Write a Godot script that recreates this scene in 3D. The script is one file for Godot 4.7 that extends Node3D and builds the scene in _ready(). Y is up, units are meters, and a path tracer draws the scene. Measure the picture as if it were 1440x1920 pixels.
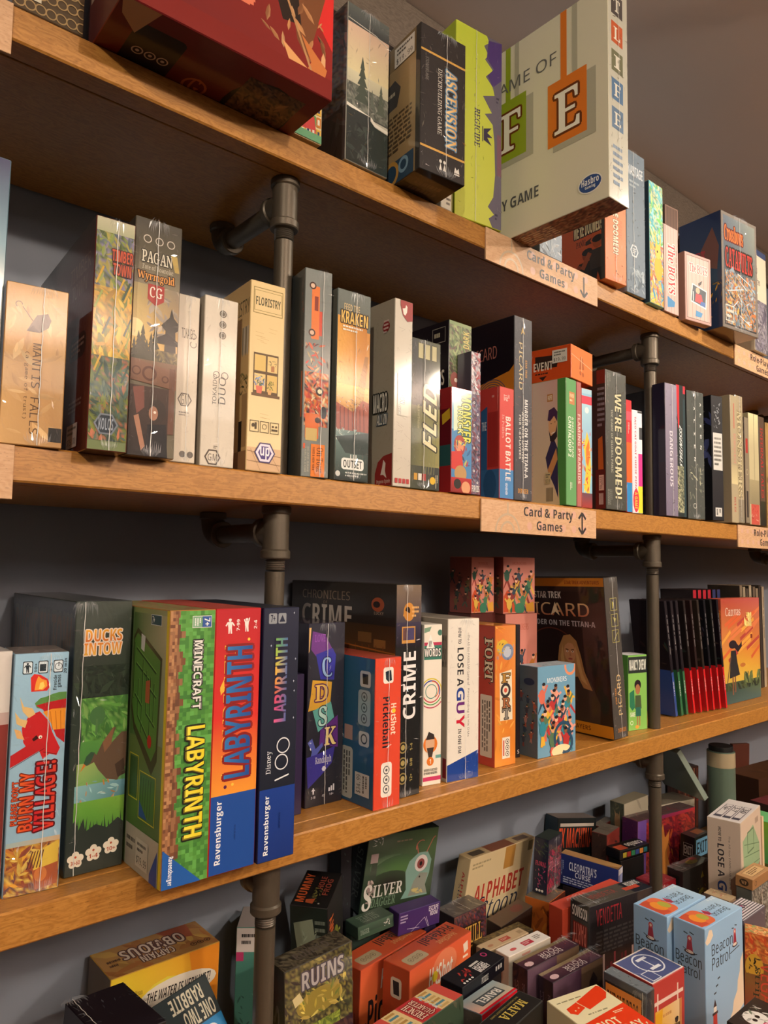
extends Node3D
# A game shop wall: three oak shelves on pipe brackets and a display table, full of boxed games.
# World: x along the wall to the right, y up, z out of the wall into the room. Camera at x=0, z=0, 1.55 m up.
const EYE := 1.55
var taken := {}
var mats := {}
var text_cache := {}
var rng := RandomNumberGenerator.new()
# state of the box being printed
var cur: Node3D
var cur_w := 0.1
var cur_h := 0.1
var cur_d := 0.1
var cur_mat: Material
# state of the face being printed
var f_on := false
var f_name := ""
var f_o := Vector3.ZERO
var f_x := Vector3.RIGHT
var f_y := Vector3.DOWN
var f_n := Vector3.BACK
var f_w := 0.1
var f_h := 0.1
var f_lay := 0.0
var f_parent: Node3D
var last_panel: Node3D
var f_mat: Material
var pv := PackedVector3Array()
var pc := PackedColorArray()

func _ready():
	rng.seed = 7
	camera_and_light()
	make_materials()
	room()
	shelves()
	posts()
	signs()
	shelf_top()
	shelf_middle()
	shelf_lower()
	magazines()
	table_front()
	table_middle()
	table_back()

# ---------------------------------------------------------------- camera, environment, lamps
func camera_and_light():
	var cam := Camera3D.new()
	cam.name = "camera"
	cam.fov = 70.5841
	cam.near = 0.02
	cam.transform = Transform3D(Basis(Vector3(0.759804, 0.015978, 0.649956), Vector3(-0.060958, 0.997045, 0.046750), Vector3(-0.647288, -0.075141, 0.758533)), Vector3(0, EYE, 0))
	add_child(cam)
	cam.current = true
	var we := WorldEnvironment.new()
	we.name = "environment"
	var e := Environment.new()
	e.background_mode = Environment.BG_COLOR
	e.background_color = Color(0.02, 0.02, 0.02)
	e.tonemap_mode = Environment.TONE_MAPPER_LINEAR
	e.tonemap_exposure = 1.0
	e.sdfgi_enabled = true
	e.ssao_enabled = true
	e.ssil_enabled = true
	we.environment = e
	add_child(we)
	# ceiling spots of the shop, all above and in front of the shelves, and two light panels over the room
	var warm := Color(1.0, 0.93, 0.84)
	spot(Vector3(0.75, 2.93, 2.1), Vector3(0.85, 1.7, -1.1), 3.3, warm, 38.0)
	spot(Vector3(2.45, 2.93, 0.0), Vector3(2.0, 1.7, -1.1), 1.5, Color(1.0, 0.95, 0.88), 58.0)
	spot(Vector3(-1.3, 2.93, 1.2), Vector3(1.0, 1.95, -1.0), 3.3, warm, 34.0)
	spot(Vector3(3.6, 2.93, 1.9), Vector3(2.6, 1.4, -1.1), 5.0, warm, 50.0)
	panel(Vector3(0.2, 2.74, 3.0), Vector2(2.4, 0.9), 1.8, 12.0, Color(1.0, 0.94, 0.89))
	panel(Vector3(3.2, 2.74, 3.0), Vector2(2.4, 0.9), 1.8, 12.0, Color(1.0, 0.94, 0.89))

func spot(at: Vector3, to: Vector3, energy: float, col: Color, cone: float):
	var root := Node3D.new()
	root.position = at
	put(root, "track_light")
	tag(root, "black ceiling spotlight of the shop, %s from the left, outside the picture" % NTH[int(at.x > -0.5) + int(at.x > 1.5) + int(at.x > 3.0)], "lamp", "ceiling spotlights")
	var dir := (to - at).normalized()
	var bas := Basis.looking_at(dir, Vector3.UP)
	var st := SurfaceTool.new()
	st.begin(Mesh.PRIMITIVE_TRIANGLES)
	lathe(st, [[0.0, 0.16], [0.03, 0.16], [0.034, 0.15], [0.034, 0.02], [0.04, 0.0], [0.036, 0.0], [0.03, 0.03]], 20)
	var can := mesh(st, "lamp_can", plain(Color(0.03, 0.03, 0.03), 0.5), root)
	can.transform = Transform3D(Basis(bas.x, -bas.z, bas.y) , Vector3.ZERO)
	can.basis = Basis(bas.x, bas.z, -bas.y)
	var s2 := SurfaceTool.new()
	s2.begin(Mesh.PRIMITIVE_TRIANGLES)
	lathe(s2, [[0.0, 0.012], [0.024, 0.012], [0.024, 0.009], [0.0, 0.009]], 20)
	var m := StandardMaterial3D.new()
	m.albedo_color = Color(1, 1, 1)
	m.emission_enabled = true
	m.emission = col
	m.emission_energy_multiplier = 4.0
	var lens := mesh(s2, "lamp_lens", m, root)
	lens.basis = can.basis
	var s3 := SurfaceTool.new()
	s3.begin(Mesh.PRIMITIVE_TRIANGLES)
	lathe(s3, [[0.0, 0.0], [0.008, 0.0], [0.008, 0.155], [0.0, 0.155]], 10)
	mesh(s3, "lamp_stem", plain(Color(0.03, 0.03, 0.03), 0.5), root)
	var l := SpotLight3D.new()
	l.name = "spotlight"
	l.light_color = col
	l.light_energy = energy
	l.light_size = 0.045
	l.spot_range = 12.0
	l.spot_attenuation = 2.0
	l.spot_angle = cone
	l.spot_angle_attenuation = 0.9
	l.shadow_enabled = true
	l.position = dir * 0.03
	root.add_child(l)
	l.look_at_from_position(at + dir * 0.03, to, Vector3.UP)

func panel(at: Vector3, size: Vector2, energy: float, upward: float, col: Color):
	var root := Node3D.new()
	root.position = at
	put(root, "ceiling_light")
	tag(root, "hanging light panel of the shop, %s, outside the picture" % ("left one" if at.x < 2 else "right one"), "lamp", "ceiling panels")
	var m := StandardMaterial3D.new()
	m.albedo_color = Color(0.9, 0.9, 0.9)
	m.emission_enabled = true
	m.emission = col
	m.emission_energy_multiplier = 1.0
	var st := SurfaceTool.new()
	st.begin(Mesh.PRIMITIVE_TRIANGLES)
	slab(st, Vector3(-size.x / 2, 0, -size.y / 2), Vector3(size.x / 2, 0.02, size.y / 2), 0.003)
	mesh(st, "diffuser", m, root)
	var l := AreaLight3D.new()
	l.name = "area_light"
	l.area_size = size
	l.light_color = col
	l.light_energy = energy
	l.area_range = 12.0
	l.shadow_enabled = true
	l.rotation_degrees.x = -90
	l.position.y = -0.02
	root.add_child(l)
	var m2 := AreaLight3D.new()   # the pendant panel also shines up at the ceiling
	m2.name = "upward_light"
	m2.area_size = size
	m2.light_color = col
	m2.light_energy = upward
	m2.area_range = 12.0
	m2.shadow_enabled = true
	m2.rotation_degrees.x = 90
	m2.position.y = 0.04
	root.add_child(m2)
	for x in [-0.9, 0.9]:
		var s := begin()
		lathe(s, [[0.0, 0.325], [0.004, 0.325], [0.004, 0.02], [0.0, 0.02]], 8, Transform3D(Basis(), Vector3(x, 0, 0)))
		mesh(s, "suspension_rod", plain(Color(0.3, 0.3, 0.3), 0.4), root)

# ---------------------------------------------------------------- bookkeeping
func put(n: Node3D, called: String, parent: Node = null):
	if parent == null:
		parent = self
		if taken.has(called):
			taken[called] += 1
			called = "%s_%03d" % [called, taken[called]]
		else:
			taken[called] = 0
	n.name = called
	parent.add_child(n, true)

func tag(n: Node, label: String, category: String, group := ""):
	n.set_meta("label", label)
	n.set_meta("category", category)
	if group != "":
		n.set_meta("group", group)

func mesh(st: SurfaceTool, called: String, mat: Material, parent: Node = null) -> MeshInstance3D:
	var mi := MeshInstance3D.new()
	mi.mesh = st.commit()
	mi.material_override = null
	for i in mi.mesh.get_surface_count():
		mi.mesh.surface_set_material(i, mat)
	put(mi, called, parent)
	return mi

func plain(c: Color, rough := 0.6, metal := 0.0) -> StandardMaterial3D:
	var k := "p%s%s%s" % [c.to_html(), rough, metal]
	if not mats.has(k):
		var m := StandardMaterial3D.new()
		m.albedo_color = c
		m.roughness = rough
		m.metallic = metal
		mats[k] = m
	return mats[k]

func noise_tex(fr: float, sd: int, as_normal := false, strength := 4.0, octaves := 3) -> NoiseTexture2D:
	var n := FastNoiseLite.new()
	n.seed = sd
	n.frequency = fr
	n.fractal_octaves = octaves
	var t := NoiseTexture2D.new()
	t.width = 512
	t.height = 512
	t.seamless = true
	t.noise = n
	t.as_normal_map = as_normal
	t.bump_strength = strength
	return t

func make_materials():
	for k in ["card", "gloss", "wrap", "film"]:
		var m := StandardMaterial3D.new()
		m.vertex_color_use_as_albedo = true
		m.roughness = 0.5
		if k != "card":
			m.roughness = 0.48
			m.metallic_specular = 0.35
			m.clearcoat_enabled = true
			m.clearcoat = 0.4
			m.clearcoat_roughness = 0.12
		if k == "wrap":
			m.clearcoat = 0.8
			m.clearcoat_roughness = 0.05
			m.normal_enabled = true
			m.normal_texture = noise_tex(0.03, 11, true, 3.0, 3)
			m.normal_scale = 0.16
			m.uv1_triplanar = true
			m.uv1_scale = Vector3(8, 5, 8)
		if k == "film":
			m.vertex_color_use_as_albedo = false
			m.albedo_color = Color(0.95, 0.97, 1.0, 0.12)
			m.transparency = BaseMaterial3D.TRANSPARENCY_ALPHA
			m.roughness = 0.12
			m.clearcoat_enabled = false
		mats[k] = m
	var crease := StandardMaterial3D.new()
	crease.albedo_color = Color(0.9, 0.92, 0.95, 0.02)
	crease.transparency = BaseMaterial3D.TRANSPARENCY_ALPHA
	crease.roughness = 0.1
	mats.crease = crease
	mats.oak = wood(Color("b27a34"), Color("8a5618"), Color("d09c50"), 3, 0.45)
	mats.sign = wood(Color("cfa57e"), Color("b88c64"), Color("dab692"), 9, 0.6)
	mats.plank = wood(Color("77695c"), Color("564a40"), Color("8d7e70"), 5, 0.7)
	var iron := StandardMaterial3D.new()
	iron.albedo_color = Color("5c5346")
	iron.metallic = 0.45
	iron.roughness = 0.42
	iron.normal_enabled = true
	iron.normal_texture = noise_tex(0.08, 4, true, 2.0, 2)
	iron.normal_scale = 0.25
	iron.uv1_triplanar = true
	iron.uv1_scale = Vector3(9, 9, 9)
	mats.iron = iron
	var paint := StandardMaterial3D.new()
	paint.albedo_color = Color("7f8997")
	paint.roughness = 0.62
	paint.normal_enabled = true
	paint.normal_texture = noise_tex(0.03, 21, true, 1.0, 3)
	paint.normal_scale = 0.12
	paint.uv1_triplanar = true
	paint.uv1_scale = Vector3(1.5, 1.5, 1.5)
	mats.paint = paint

# oak: long grain lines with pores and cathedral figure, drawn along u
func wood(mid: Color, dark: Color, light: Color, sd: int, rough: float) -> StandardMaterial3D:
	var n := FastNoiseLite.new()
	n.seed = sd
	n.frequency = 1.0
	var w := 1024
	var h := 256
	var im := Image.create(w, h, false, Image.FORMAT_RGB8)
	for y in h:
		for x in w:
			var fx := float(x) / w
			var fy := float(y) / h
			var warp := n.get_noise_2d(fx * 5.0, fy * 3.0 + 40.0)
			var fig := sin((fy * 9.0 + warp * 3.2) * TAU) * 0.5 + 0.5
			var fine := n.get_noise_2d(fx * 14.0, fy * 90.0)
			var pore := n.get_noise_2d(fx * 55.0 + 9.0, fy * 150.0 + 7.0)
			var c := mid.lerp(dark, clampf(fig * 0.35 + fine * 0.35, 0.0, 1.0)).lerp(light, clampf(0.3 - fine * 0.5 - fig * 0.2, 0.0, 1.0) * 0.6)
			if pore > 0.42:
				c = c.lerp(dark * 0.75, clampf((pore - 0.42) * 3.0, 0.0, 0.75))
			im.set_pixel(x, y, c)
	var m := StandardMaterial3D.new()
	m.albedo_texture = ImageTexture.create_from_image(im)
	m.roughness = rough
	m.uv1_scale = Vector3(1.6, 5.5, 1)
	m.clearcoat_enabled = rough < 0.5
	m.clearcoat = 0.25
	m.clearcoat_roughness = 0.3
	return m

# ---------------------------------------------------------------- shapes
# a block with chamfered edges; uv in metres, u along the longest of x and z
func slab(st: SurfaceTool, a: Vector3, b: Vector3, r: float):
	var c := (a + b) / 2.0
	var e := (b - a) / 2.0
	r = minf(r, minf(e.x, minf(e.y, e.z)) * 0.9)
	for ax in 3:
		for s in [-1.0, 1.0]:
			var n := Vector3.ZERO
			n[ax] = s
			var i := (ax + 1) % 3
			var j := (ax + 2) % 3
			var pts := []
			for k in [[-1, -1], [1, -1], [1, 1], [-1, 1]]:
				var p := Vector3.ZERO
				p[ax] = s * e[ax]
				p[i] = k[0] * (e[i] - r)
				p[j] = k[1] * (e[j] - r)
				pts.append(p)
			quad(st, pts[0] + c, pts[1] + c, pts[2] + c, pts[3] + c, n)
	for ax in 3:   # twelve chamfers
		var i := (ax + 1) % 3
		var j := (ax + 2) % 3
		for si in [-1.0, 1.0]:
			for sj in [-1.0, 1.0]:
				var p := []
				for k in [[-1, 0], [1, 0], [1, 1], [-1, 1]]:
					var v := Vector3.ZERO
					v[ax] = k[0] * (e[ax] - r)
					v[i] = si * (e[i] if k[1] == 0 else e[i] - r)
					v[j] = sj * (e[j] - r if k[1] == 0 else e[j])
					p.append(v + c)
				var n := Vector3.ZERO
				n[i] = si
				n[j] = sj
				quad(st, p[0], p[1], p[2], p[3], n.normalized())
	for sx in [-1.0, 1.0]:
		for sy in [-1.0, 1.0]:
			for sz in [-1.0, 1.0]:
				var s := Vector3(sx, sy, sz)
				var q := []
				for k in 3:
					var v := (e - Vector3.ONE * r) * s
					v[k] = e[k] * s[k]
					q.append(v + c)
				tri(st, q[0], q[1], q[2], s.normalized())

func uv_of(p: Vector3, n: Vector3) -> Vector2:
	if absf(n.y) > 0.8:
		return Vector2(p.x, p.z + 0.37)
	if absf(n.z) > 0.5:
		return Vector2(p.x, p.y)
	return Vector2(p.z, p.y)

func tri(st: SurfaceTool, a: Vector3, b: Vector3, c: Vector3, n: Vector3):
	if (b - a).cross(c - a).dot(n) > 0.0:   # front faces run clockwise
		var t := b
		b = c
		c = t
	for p in [a, b, c]:
		st.set_normal(n)
		st.set_uv(uv_of(p, n))
		st.add_vertex(p)

func quad(st: SurfaceTool, a: Vector3, b: Vector3, c: Vector3, d: Vector3, n: Vector3):
	tri(st, a, b, c, n)
	tri(st, a, c, d, n)

# a turned shape about the y axis: profile of [radius, height], from top or bottom, outside on the right when walking
func lathe(st: SurfaceTool, prof: Array, seg := 20, xf := Transform3D()):
	if prof[0][1] < prof[-1][1]:
		prof = prof.duplicate()
		prof.reverse()
	for k in prof.size() - 1:
		var r0: float = prof[k][0]
		var y0: float = prof[k][1]
		var r1: float = prof[k + 1][0]
		var y1: float = prof[k + 1][1]
		for i in seg:
			var a0 := TAU * i / seg
			var a1 := TAU * (i + 1) / seg
			var d0 := Vector3(cos(a0), 0, sin(a0))
			var d1 := Vector3(cos(a1), 0, sin(a1))
			var p: Array[Vector3] = [d0 * r0 + Vector3(0, y0, 0), d1 * r0 + Vector3(0, y0, 0), d1 * r1 + Vector3(0, y1, 0), d0 * r1 + Vector3(0, y1, 0)]
			var sl := Vector2(y0 - y1, r1 - r0).normalized()   # normal in (radius, height)
			var nn: Array[Vector3] = [d0 * sl.x + Vector3(0, sl.y, 0), d1 * sl.x + Vector3(0, sl.y, 0)]
			for t in [[0, 1, 2], [0, 2, 3]]:
				var q := [p[t[0]], p[t[1]], p[t[2]]]
				var m := [nn[0] if t[0] in [0, 3] else nn[1], nn[0] if t[1] in [0, 3] else nn[1], nn[0] if t[2] in [0, 3] else nn[1]]
				var fn: Vector3 = (q[1] - q[0]).cross(q[2] - q[0])
				if fn.length() < 1e-12:
					continue
				var order := [0, 1, 2] if fn.dot(m[0] + m[1] + m[2]) < 0.0 else [0, 2, 1]
				for o in order:
					st.set_normal(xf.basis * m[o])
					st.set_uv(Vector2(a0 / TAU, q[o].y))
					st.add_vertex(xf * q[o])

func begin() -> SurfaceTool:
	var st := SurfaceTool.new()
	st.begin(Mesh.PRIMITIVE_TRIANGLES)
	return st

# ---------------------------------------------------------------- printed boxes
func hx(c) -> Color:
	if c is Color:
		return c
	return Color(c).srgb_to_linear()

# d: x, y, z of the base centre, yaw, tilt, roll in degrees, width, height, depth
func bx(d: Array, called: String, label: String, col, finish := "gloss", category := "game box", group := "") -> Node3D:
	flush()
	cur = Node3D.new()
	cur.position = Vector3(d[0], d[1] + EYE, d[2])
	cur.rotation_degrees = Vector3(d[4], d[3], d[5])
	put(cur, called)
	tag(cur, label, category, group)
	cur_w = d[6]
	cur_h = d[7]
	cur_d = d[8]
	cur_mat = mats[finish]
	var st := begin()
	st.set_color(hx(col))
	slab(st, Vector3(-cur_w / 2, 0, -cur_d / 2), Vector3(cur_w / 2, cur_h, cur_d / 2), 0.0011)
	mesh(st, "carton", cur_mat, cur)
	return cur

const PANEL := {"F": "front_panel", "L": "side_panel", "R": "side_panel", "T": "top_panel", "B": "bottom_panel"}
func fc(side: String, base = null, called := ""):
	flush()
	f_on = true
	f_name = called if called != "" else PANEL[side]
	f_parent = cur
	f_mat = cur_mat
	f_lay = 0.0
	var w := cur_w / 2
	var d := cur_d / 2
	var h := cur_h
	match side:
		"F":
			face(Vector3(-w, h, d), Vector3.RIGHT, Vector3.DOWN, cur_w, h)
		"L":
			face(Vector3(-w, h, -d), Vector3.BACK, Vector3.DOWN, cur_d, h)
		"R":
			face(Vector3(w, h, d), Vector3.FORWARD, Vector3.DOWN, cur_d, h)
		"T":
			face(Vector3(-w, h, -d), Vector3.RIGHT, Vector3.BACK, cur_w, cur_d)
		"B":
			face(Vector3(-w, 0, d), Vector3.RIGHT, Vector3.FORWARD, cur_w, cur_d)
	if base != null:
		q(0, 0, 1, 1, base)

func face(o: Vector3, x: Vector3, y: Vector3, w: float, h: float):
	var i := 0.0011   # panels end where the rounded edges of the carton begin
	f_o = o + (x + y) * i
	f_x = x
	f_y = y
	f_w = w - 2 * i
	f_h = h - 2 * i
	f_n = y.cross(x)

# draw on a part of the face's width only (the part its neighbours leave in view)
func win(u0: float, u1 := 1.0):
	f_o += f_x * (u0 * f_w)
	f_w *= u1 - u0

func flush():
	if not f_on:
		return
	f_on = false
	if pv.size() == 0:
		return
	var a := []
	a.resize(Mesh.ARRAY_MAX)
	var nn := PackedVector3Array()
	nn.resize(pv.size())
	nn.fill(f_n)
	a[Mesh.ARRAY_VERTEX] = pv
	a[Mesh.ARRAY_NORMAL] = nn
	a[Mesh.ARRAY_COLOR] = pc
	var am := ArrayMesh.new()
	am.add_surface_from_arrays(Mesh.PRIMITIVE_TRIANGLES, a)
	am.surface_set_material(0, f_mat)
	var mi := MeshInstance3D.new()
	mi.mesh = am
	put(mi, f_name, f_parent)
	last_panel = mi
	pv = PackedVector3Array()
	pc = PackedColorArray()

func up():
	f_lay += 1

func pt(u: float, v: float) -> Vector3:
	return f_o + f_x * (clampf(u, 0, 1) * f_w) + f_y * (clampf(v, 0, 1) * f_h) + f_n * (0.00003 + f_lay * 0.000012)

func t3(a: Vector2, b: Vector2, c: Vector2, ca: Color, cb: Color, cc: Color):
	if (b - a).cross(c - a) < 0.0:   # u right, v down: positive is clockwise as seen
		pv.append_array([pt(a.x, a.y), pt(c.x, c.y), pt(b.x, b.y)])
		pc.append_array([ca, cc, cb])
	else:
		pv.append_array([pt(a.x, a.y), pt(b.x, b.y), pt(c.x, c.y)])
		pc.append_array([ca, cb, cc])

func gr(u0, v0, u1, v1, a, b, c, d):   # colours of the corners: top left, top right, bottom right, bottom left
	up()
	var p := [Vector2(u0, v0), Vector2(u1, v0), Vector2(u1, v1), Vector2(u0, v1)]
	var cc := [hx(a), hx(b), hx(c), hx(d)]
	t3(p[0], p[1], p[2], cc[0], cc[1], cc[2])
	t3(p[0], p[2], p[3], cc[0], cc[2], cc[3])

func q(u0, v0, u1, v1, c):
	gr(u0, v0, u1, v1, c, c, c, c)

func gv(u0, v0, u1, v1, a, b):
	gr(u0, v0, u1, v1, a, a, b, b)

func pl(pts: Array, c):   # polygon of u, v, u, v ...
	up()
	var p := PackedVector2Array()
	for i in pts.size() / 2:
		p.append(Vector2(pts[2 * i], pts[2 * i + 1]))
	var s := PackedVector2Array()
	for v in p:
		s.append(Vector2(v.x * f_w, v.y * f_h) * 100.0)
	var ix := Geometry2D.triangulate_polygon(s)
	var k := hx(c)
	for i in ix.size() / 3:
		t3(p[ix[3 * i]], p[ix[3 * i + 1]], p[ix[3 * i + 2]], k, k, k)

func el(u, v, ru, rv, c, n := 20, c2 = null):
	up()
	var k := hx(c)
	var k2 := k if c2 == null else hx(c2)
	for i in n:
		var a := TAU * i / n
		var b := TAU * (i + 1) / n
		t3(Vector2(u, v), Vector2(u + cos(a) * ru, v + sin(a) * rv), Vector2(u + cos(b) * ru, v + sin(b) * rv), k, k2, k2)

func ci(u, v, r, c, n := 20):   # a true circle, r in widths of the face
	el(u, v, r, r * f_w / f_h, c, n)

func ri(u, v, r, t, c, a0 := 0.0, a1 := 360.0):   # ring or arc, r and t in widths
	up()
	var k := hx(c)
	var asp := f_w / f_h
	var n := 26
	for i in n:
		var a := deg_to_rad(lerpf(a0, a1, float(i) / n))
		var b := deg_to_rad(lerpf(a0, a1, float(i + 1) / n))
		var p := []
		for g in [[a, r], [b, r], [b, r - t], [a, r - t]]:
			p.append(Vector2(u + cos(g[0]) * g[1], v + sin(g[0]) * g[1] * asp))
		t3(p[0], p[1], p[2], k, k, k)
		t3(p[0], p[2], p[3], k, k, k)

func ln(u0, v0, u1, v1, t, c):   # a line, t in widths
	up()
	var a := Vector2(u0 * f_w, v0 * f_h)
	var b := Vector2(u1 * f_w, v1 * f_h)
	var nn: Vector2 = (b - a).normalized().orthogonal() * (t * f_w / 2)
	var p := []
	for x in [a + nn, b + nn, b - nn, a - nn]:
		p.append(Vector2(x.x / f_w, x.y / f_h))
	var k := hx(c)
	t3(p[0], p[1], p[2], k, k, k)
	t3(p[0], p[2], p[3], k, k, k)

func fr(u0, v0, u1, v1, t, c):   # a frame, t in widths
	var s = t * f_w / f_h
	q(u0, v0, u1, v0 + s, c)
	q(u0, v1 - s, u1, v1, c)
	q(u0, v0, u0 + t, v1, c)
	q(u1 - t, v0, u1, v1, c)

func rr(u0, v0, u1, v1, r, c):   # rounded rectangle, r in widths
	var rv = r * f_w / f_h
	var p := []
	for k in [[u1 - r, v0 + rv, -90], [u1 - r, v1 - rv, 0], [u0 + r, v1 - rv, 90], [u0 + r, v0 + rv, 180]]:
		for i in 6:
			var a := deg_to_rad(k[2] + i * 18.0)
			p.append(k[0] + cos(a) * r)
			p.append(k[1] + sin(a) * rv)
	pl(p, c)

func font(kind: int) -> Font:
	var k := "font%d" % kind
	if not mats.has(k):
		var f := SystemFont.new()
		f.font_names = PackedStringArray([["Droid Sans", "Droid Serif", "Droid Sans Mono", "Droid Sans", "Droid Serif"][kind]])
		f.font_weight = [700, 700, 400, 400, 400][kind]
		mats[k] = f
	return mats[k]

func glyphs(s: String, kind: int) -> PackedVector2Array:   # triangles, fitted to 0..1 with v down
	var key := "%d|%s" % [kind, s]
	if not text_cache.has(key):
		var t := TextMesh.new()
		t.font = font(kind)
		t.text = s
		t.font_size = 24
		t.depth = 0.0
		t.curve_step = 2.0
		t.pixel_size = 0.01
		var vs: PackedVector3Array = t.get_mesh_arrays()[Mesh.ARRAY_VERTEX]
		var lo := Vector2(1e9, 1e9)
		var hi := Vector2(-1e9, -1e9)
		for v in vs:
			lo = lo.min(Vector2(v.x, v.y))
			hi = hi.max(Vector2(v.x, v.y))
		var out := PackedVector2Array()
		for v in vs:
			out.append(Vector2((v.x - lo.x) / (hi.x - lo.x), (hi.y - v.y) / (hi.y - lo.y)))
		text_cache[key] = out
	return text_cache[key]

# lettering stretched to a rectangle. rot: 0 upright, 90 read downwards, -90 read upwards, 180 upside down. c2: colour at the foot of the letters
func tx(s: String, u0, v0, u1, v1, c, rot := 0, kind := 0, edge = null, c2 = null, slant := 0.0):
	var g := glyphs(s, kind)
	if edge != null:
		var e := minf((u1 - u0) * f_w, (v1 - v0) * f_h) * 0.09
		for k in 8:
			up()
			lay_text(g, u0, v0, u1, v1, hx(edge), hx(edge), rot, Vector2(cos(k * PI / 4) * e / f_w, sin(k * PI / 4) * e / f_h), slant)
	up()
	lay_text(g, u0, v0, u1, v1, hx(c), hx(c) if c2 == null else hx(c2), rot, Vector2.ZERO, slant)

func lay_text(g: PackedVector2Array, u0, v0, u1, v1, c: Color, c2: Color, rot: int, off: Vector2, slant: float):
	for i in g.size() / 3:
		var p := []
		var k := []
		for j in 3:
			var a := g[3 * i + j]
			k.append(c.lerp(c2, a.y))
			a.x += slant * (0.5 - a.y)
			match rot:
				90:
					a = Vector2(1.0 - a.y, a.x)
				-90:
					a = Vector2(a.y, 1.0 - a.x)
				180:
					a = Vector2(1.0 - a.x, 1.0 - a.y)
			p.append(Vector2(lerpf(u0, u1, a.x), lerpf(v0, v1, a.y)) + off)
		t3(p[0], p[1], p[2], k[0], k[1], k[2])

func sm(u0, v0, u1, v1, n: int, c, vertical := false):   # small print too fine to read
	for i in n:
		var a := 0.0
		while a < 0.97:
			var b := minf(1.0, a + rng.randf_range(0.04, 0.16))
			var y0 := (i + 0.2) / n
			var y1 := (i + 0.7) / n
			if i == n - 1 and a > 0.6:
				break
			if vertical:
				q(lerpf(u0, u1, y0), lerpf(v0, v1, a), lerpf(u0, u1, y1), lerpf(v0, v1, b), c)
			else:
				q(lerpf(u0, u1, a), lerpf(v0, v1, y0), lerpf(u0, u1, b), lerpf(v0, v1, y1), c)
			a = b + 0.03

# painted art: a soft marbled ground in the palette (when the area is large), then tapered brush strokes
func bl(u0, v0, u1, v1, cols: Array, n: int, size: float, stretch := 1.0):
	var lin := []
	for c in cols:
		lin.append(hx(c))
	var n2 := FastNoiseLite.new()
	n2.seed = rng.randi() % 1000
	n2.frequency = 1.0
	var wm: float = (u1 - u0) * f_w
	var hm: float = (v1 - v0) * f_h
	var sc := 0.7 / maxf(size * f_w, 0.003)
	if n >= 40:
		up()
		var nx := clampi(int(wm / 0.004), 4, 40)
		var ny := clampi(int(hm / 0.004), 4, 70)
		var grid := []
		for j in ny + 1:
			for i in nx + 1:
				var x := wm * i / nx * sc
				var y := hm * j / ny * sc / stretch
				var w := n2.get_noise_2d(x * 0.6 + 30, y * 0.6)
				var t := clampf(n2.get_noise_2d(x + w * 2.0, y + w * 1.4) * 1.1 + 0.5, 0, 0.999) * lin.size()
				var k := int(t)
				grid.append(lin[k].lerp(lin[(k + 1) % lin.size()], smoothstep(0.55, 1.0, t - k)) * (0.85 + 0.5 * w))
		for j in ny:
			for i in nx:
				var a := Vector2(lerpf(u0, u1, float(i) / nx), lerpf(v0, v1, float(j) / ny))
				var b := Vector2(lerpf(u0, u1, float(i + 1) / nx), lerpf(v0, v1, float(j + 1) / ny))
				var g := j * (nx + 1) + i
				t3(a, Vector2(b.x, a.y), b, grid[g], grid[g + 1], grid[g + nx + 2])
				t3(a, b, Vector2(a.x, b.y), grid[g], grid[g + nx + 2], grid[g + nx + 1])
	for i in n:
		var u := rng.randf_range(u0, u1)
		var v := rng.randf_range(v0, v1)
		var r: float = size * f_w * rng.randf_range(0.5, 1.3)
		var k: Color = lin[rng.randi() % lin.size()] * rng.randf_range(0.75, 1.2)
		var k2 := k.lerp(lin[rng.randi() % lin.size()], 0.45)
		var ang := n2.get_noise_2d(u * f_w * sc * 0.5, v * f_h * sc * 0.5) * 3.0 + 1.2 + rng.randf_range(-0.3, 0.3)
		var d := Vector2(cos(ang), sin(ang) * stretch)
		var p := d.orthogonal() * rng.randf_range(0.22, 0.4)
		f_lay += 0.3
		var ring := []
		for s in [d * 1.2, d * 0.4 + p, d * -0.5 + p * 0.8, d * -1.1, d * -0.5 - p * 0.7, d * 0.4 - p]:
			ring.append(Vector2(clampf(u + s.x * r / f_w, u0, u1), clampf(v + s.y * r / f_h, v0, v1)))
		for j in 6:
			t3(Vector2(u, v), ring[j], ring[(j + 1) % 6], k, k2 if j < 3 else k, k2 if j < 3 else k)

func mo(u0, v0, u1, v1, nx: int, ny: int, cols: Array):   # pixel mosaic
	up()
	for i in nx:
		for j in ny:
			var k := hx(cols[rng.randi() % cols.size()])
			var a := Vector2(lerpf(u0, u1, float(i) / nx), lerpf(v0, v1, float(j) / ny))
			var b := Vector2(lerpf(u0, u1, float(i + 1) / nx), lerpf(v0, v1, float(j + 1) / ny))
			t3(a, Vector2(b.x, a.y), b, k, k, k)
			t3(a, b, Vector2(a.x, b.y), k, k, k)

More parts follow.
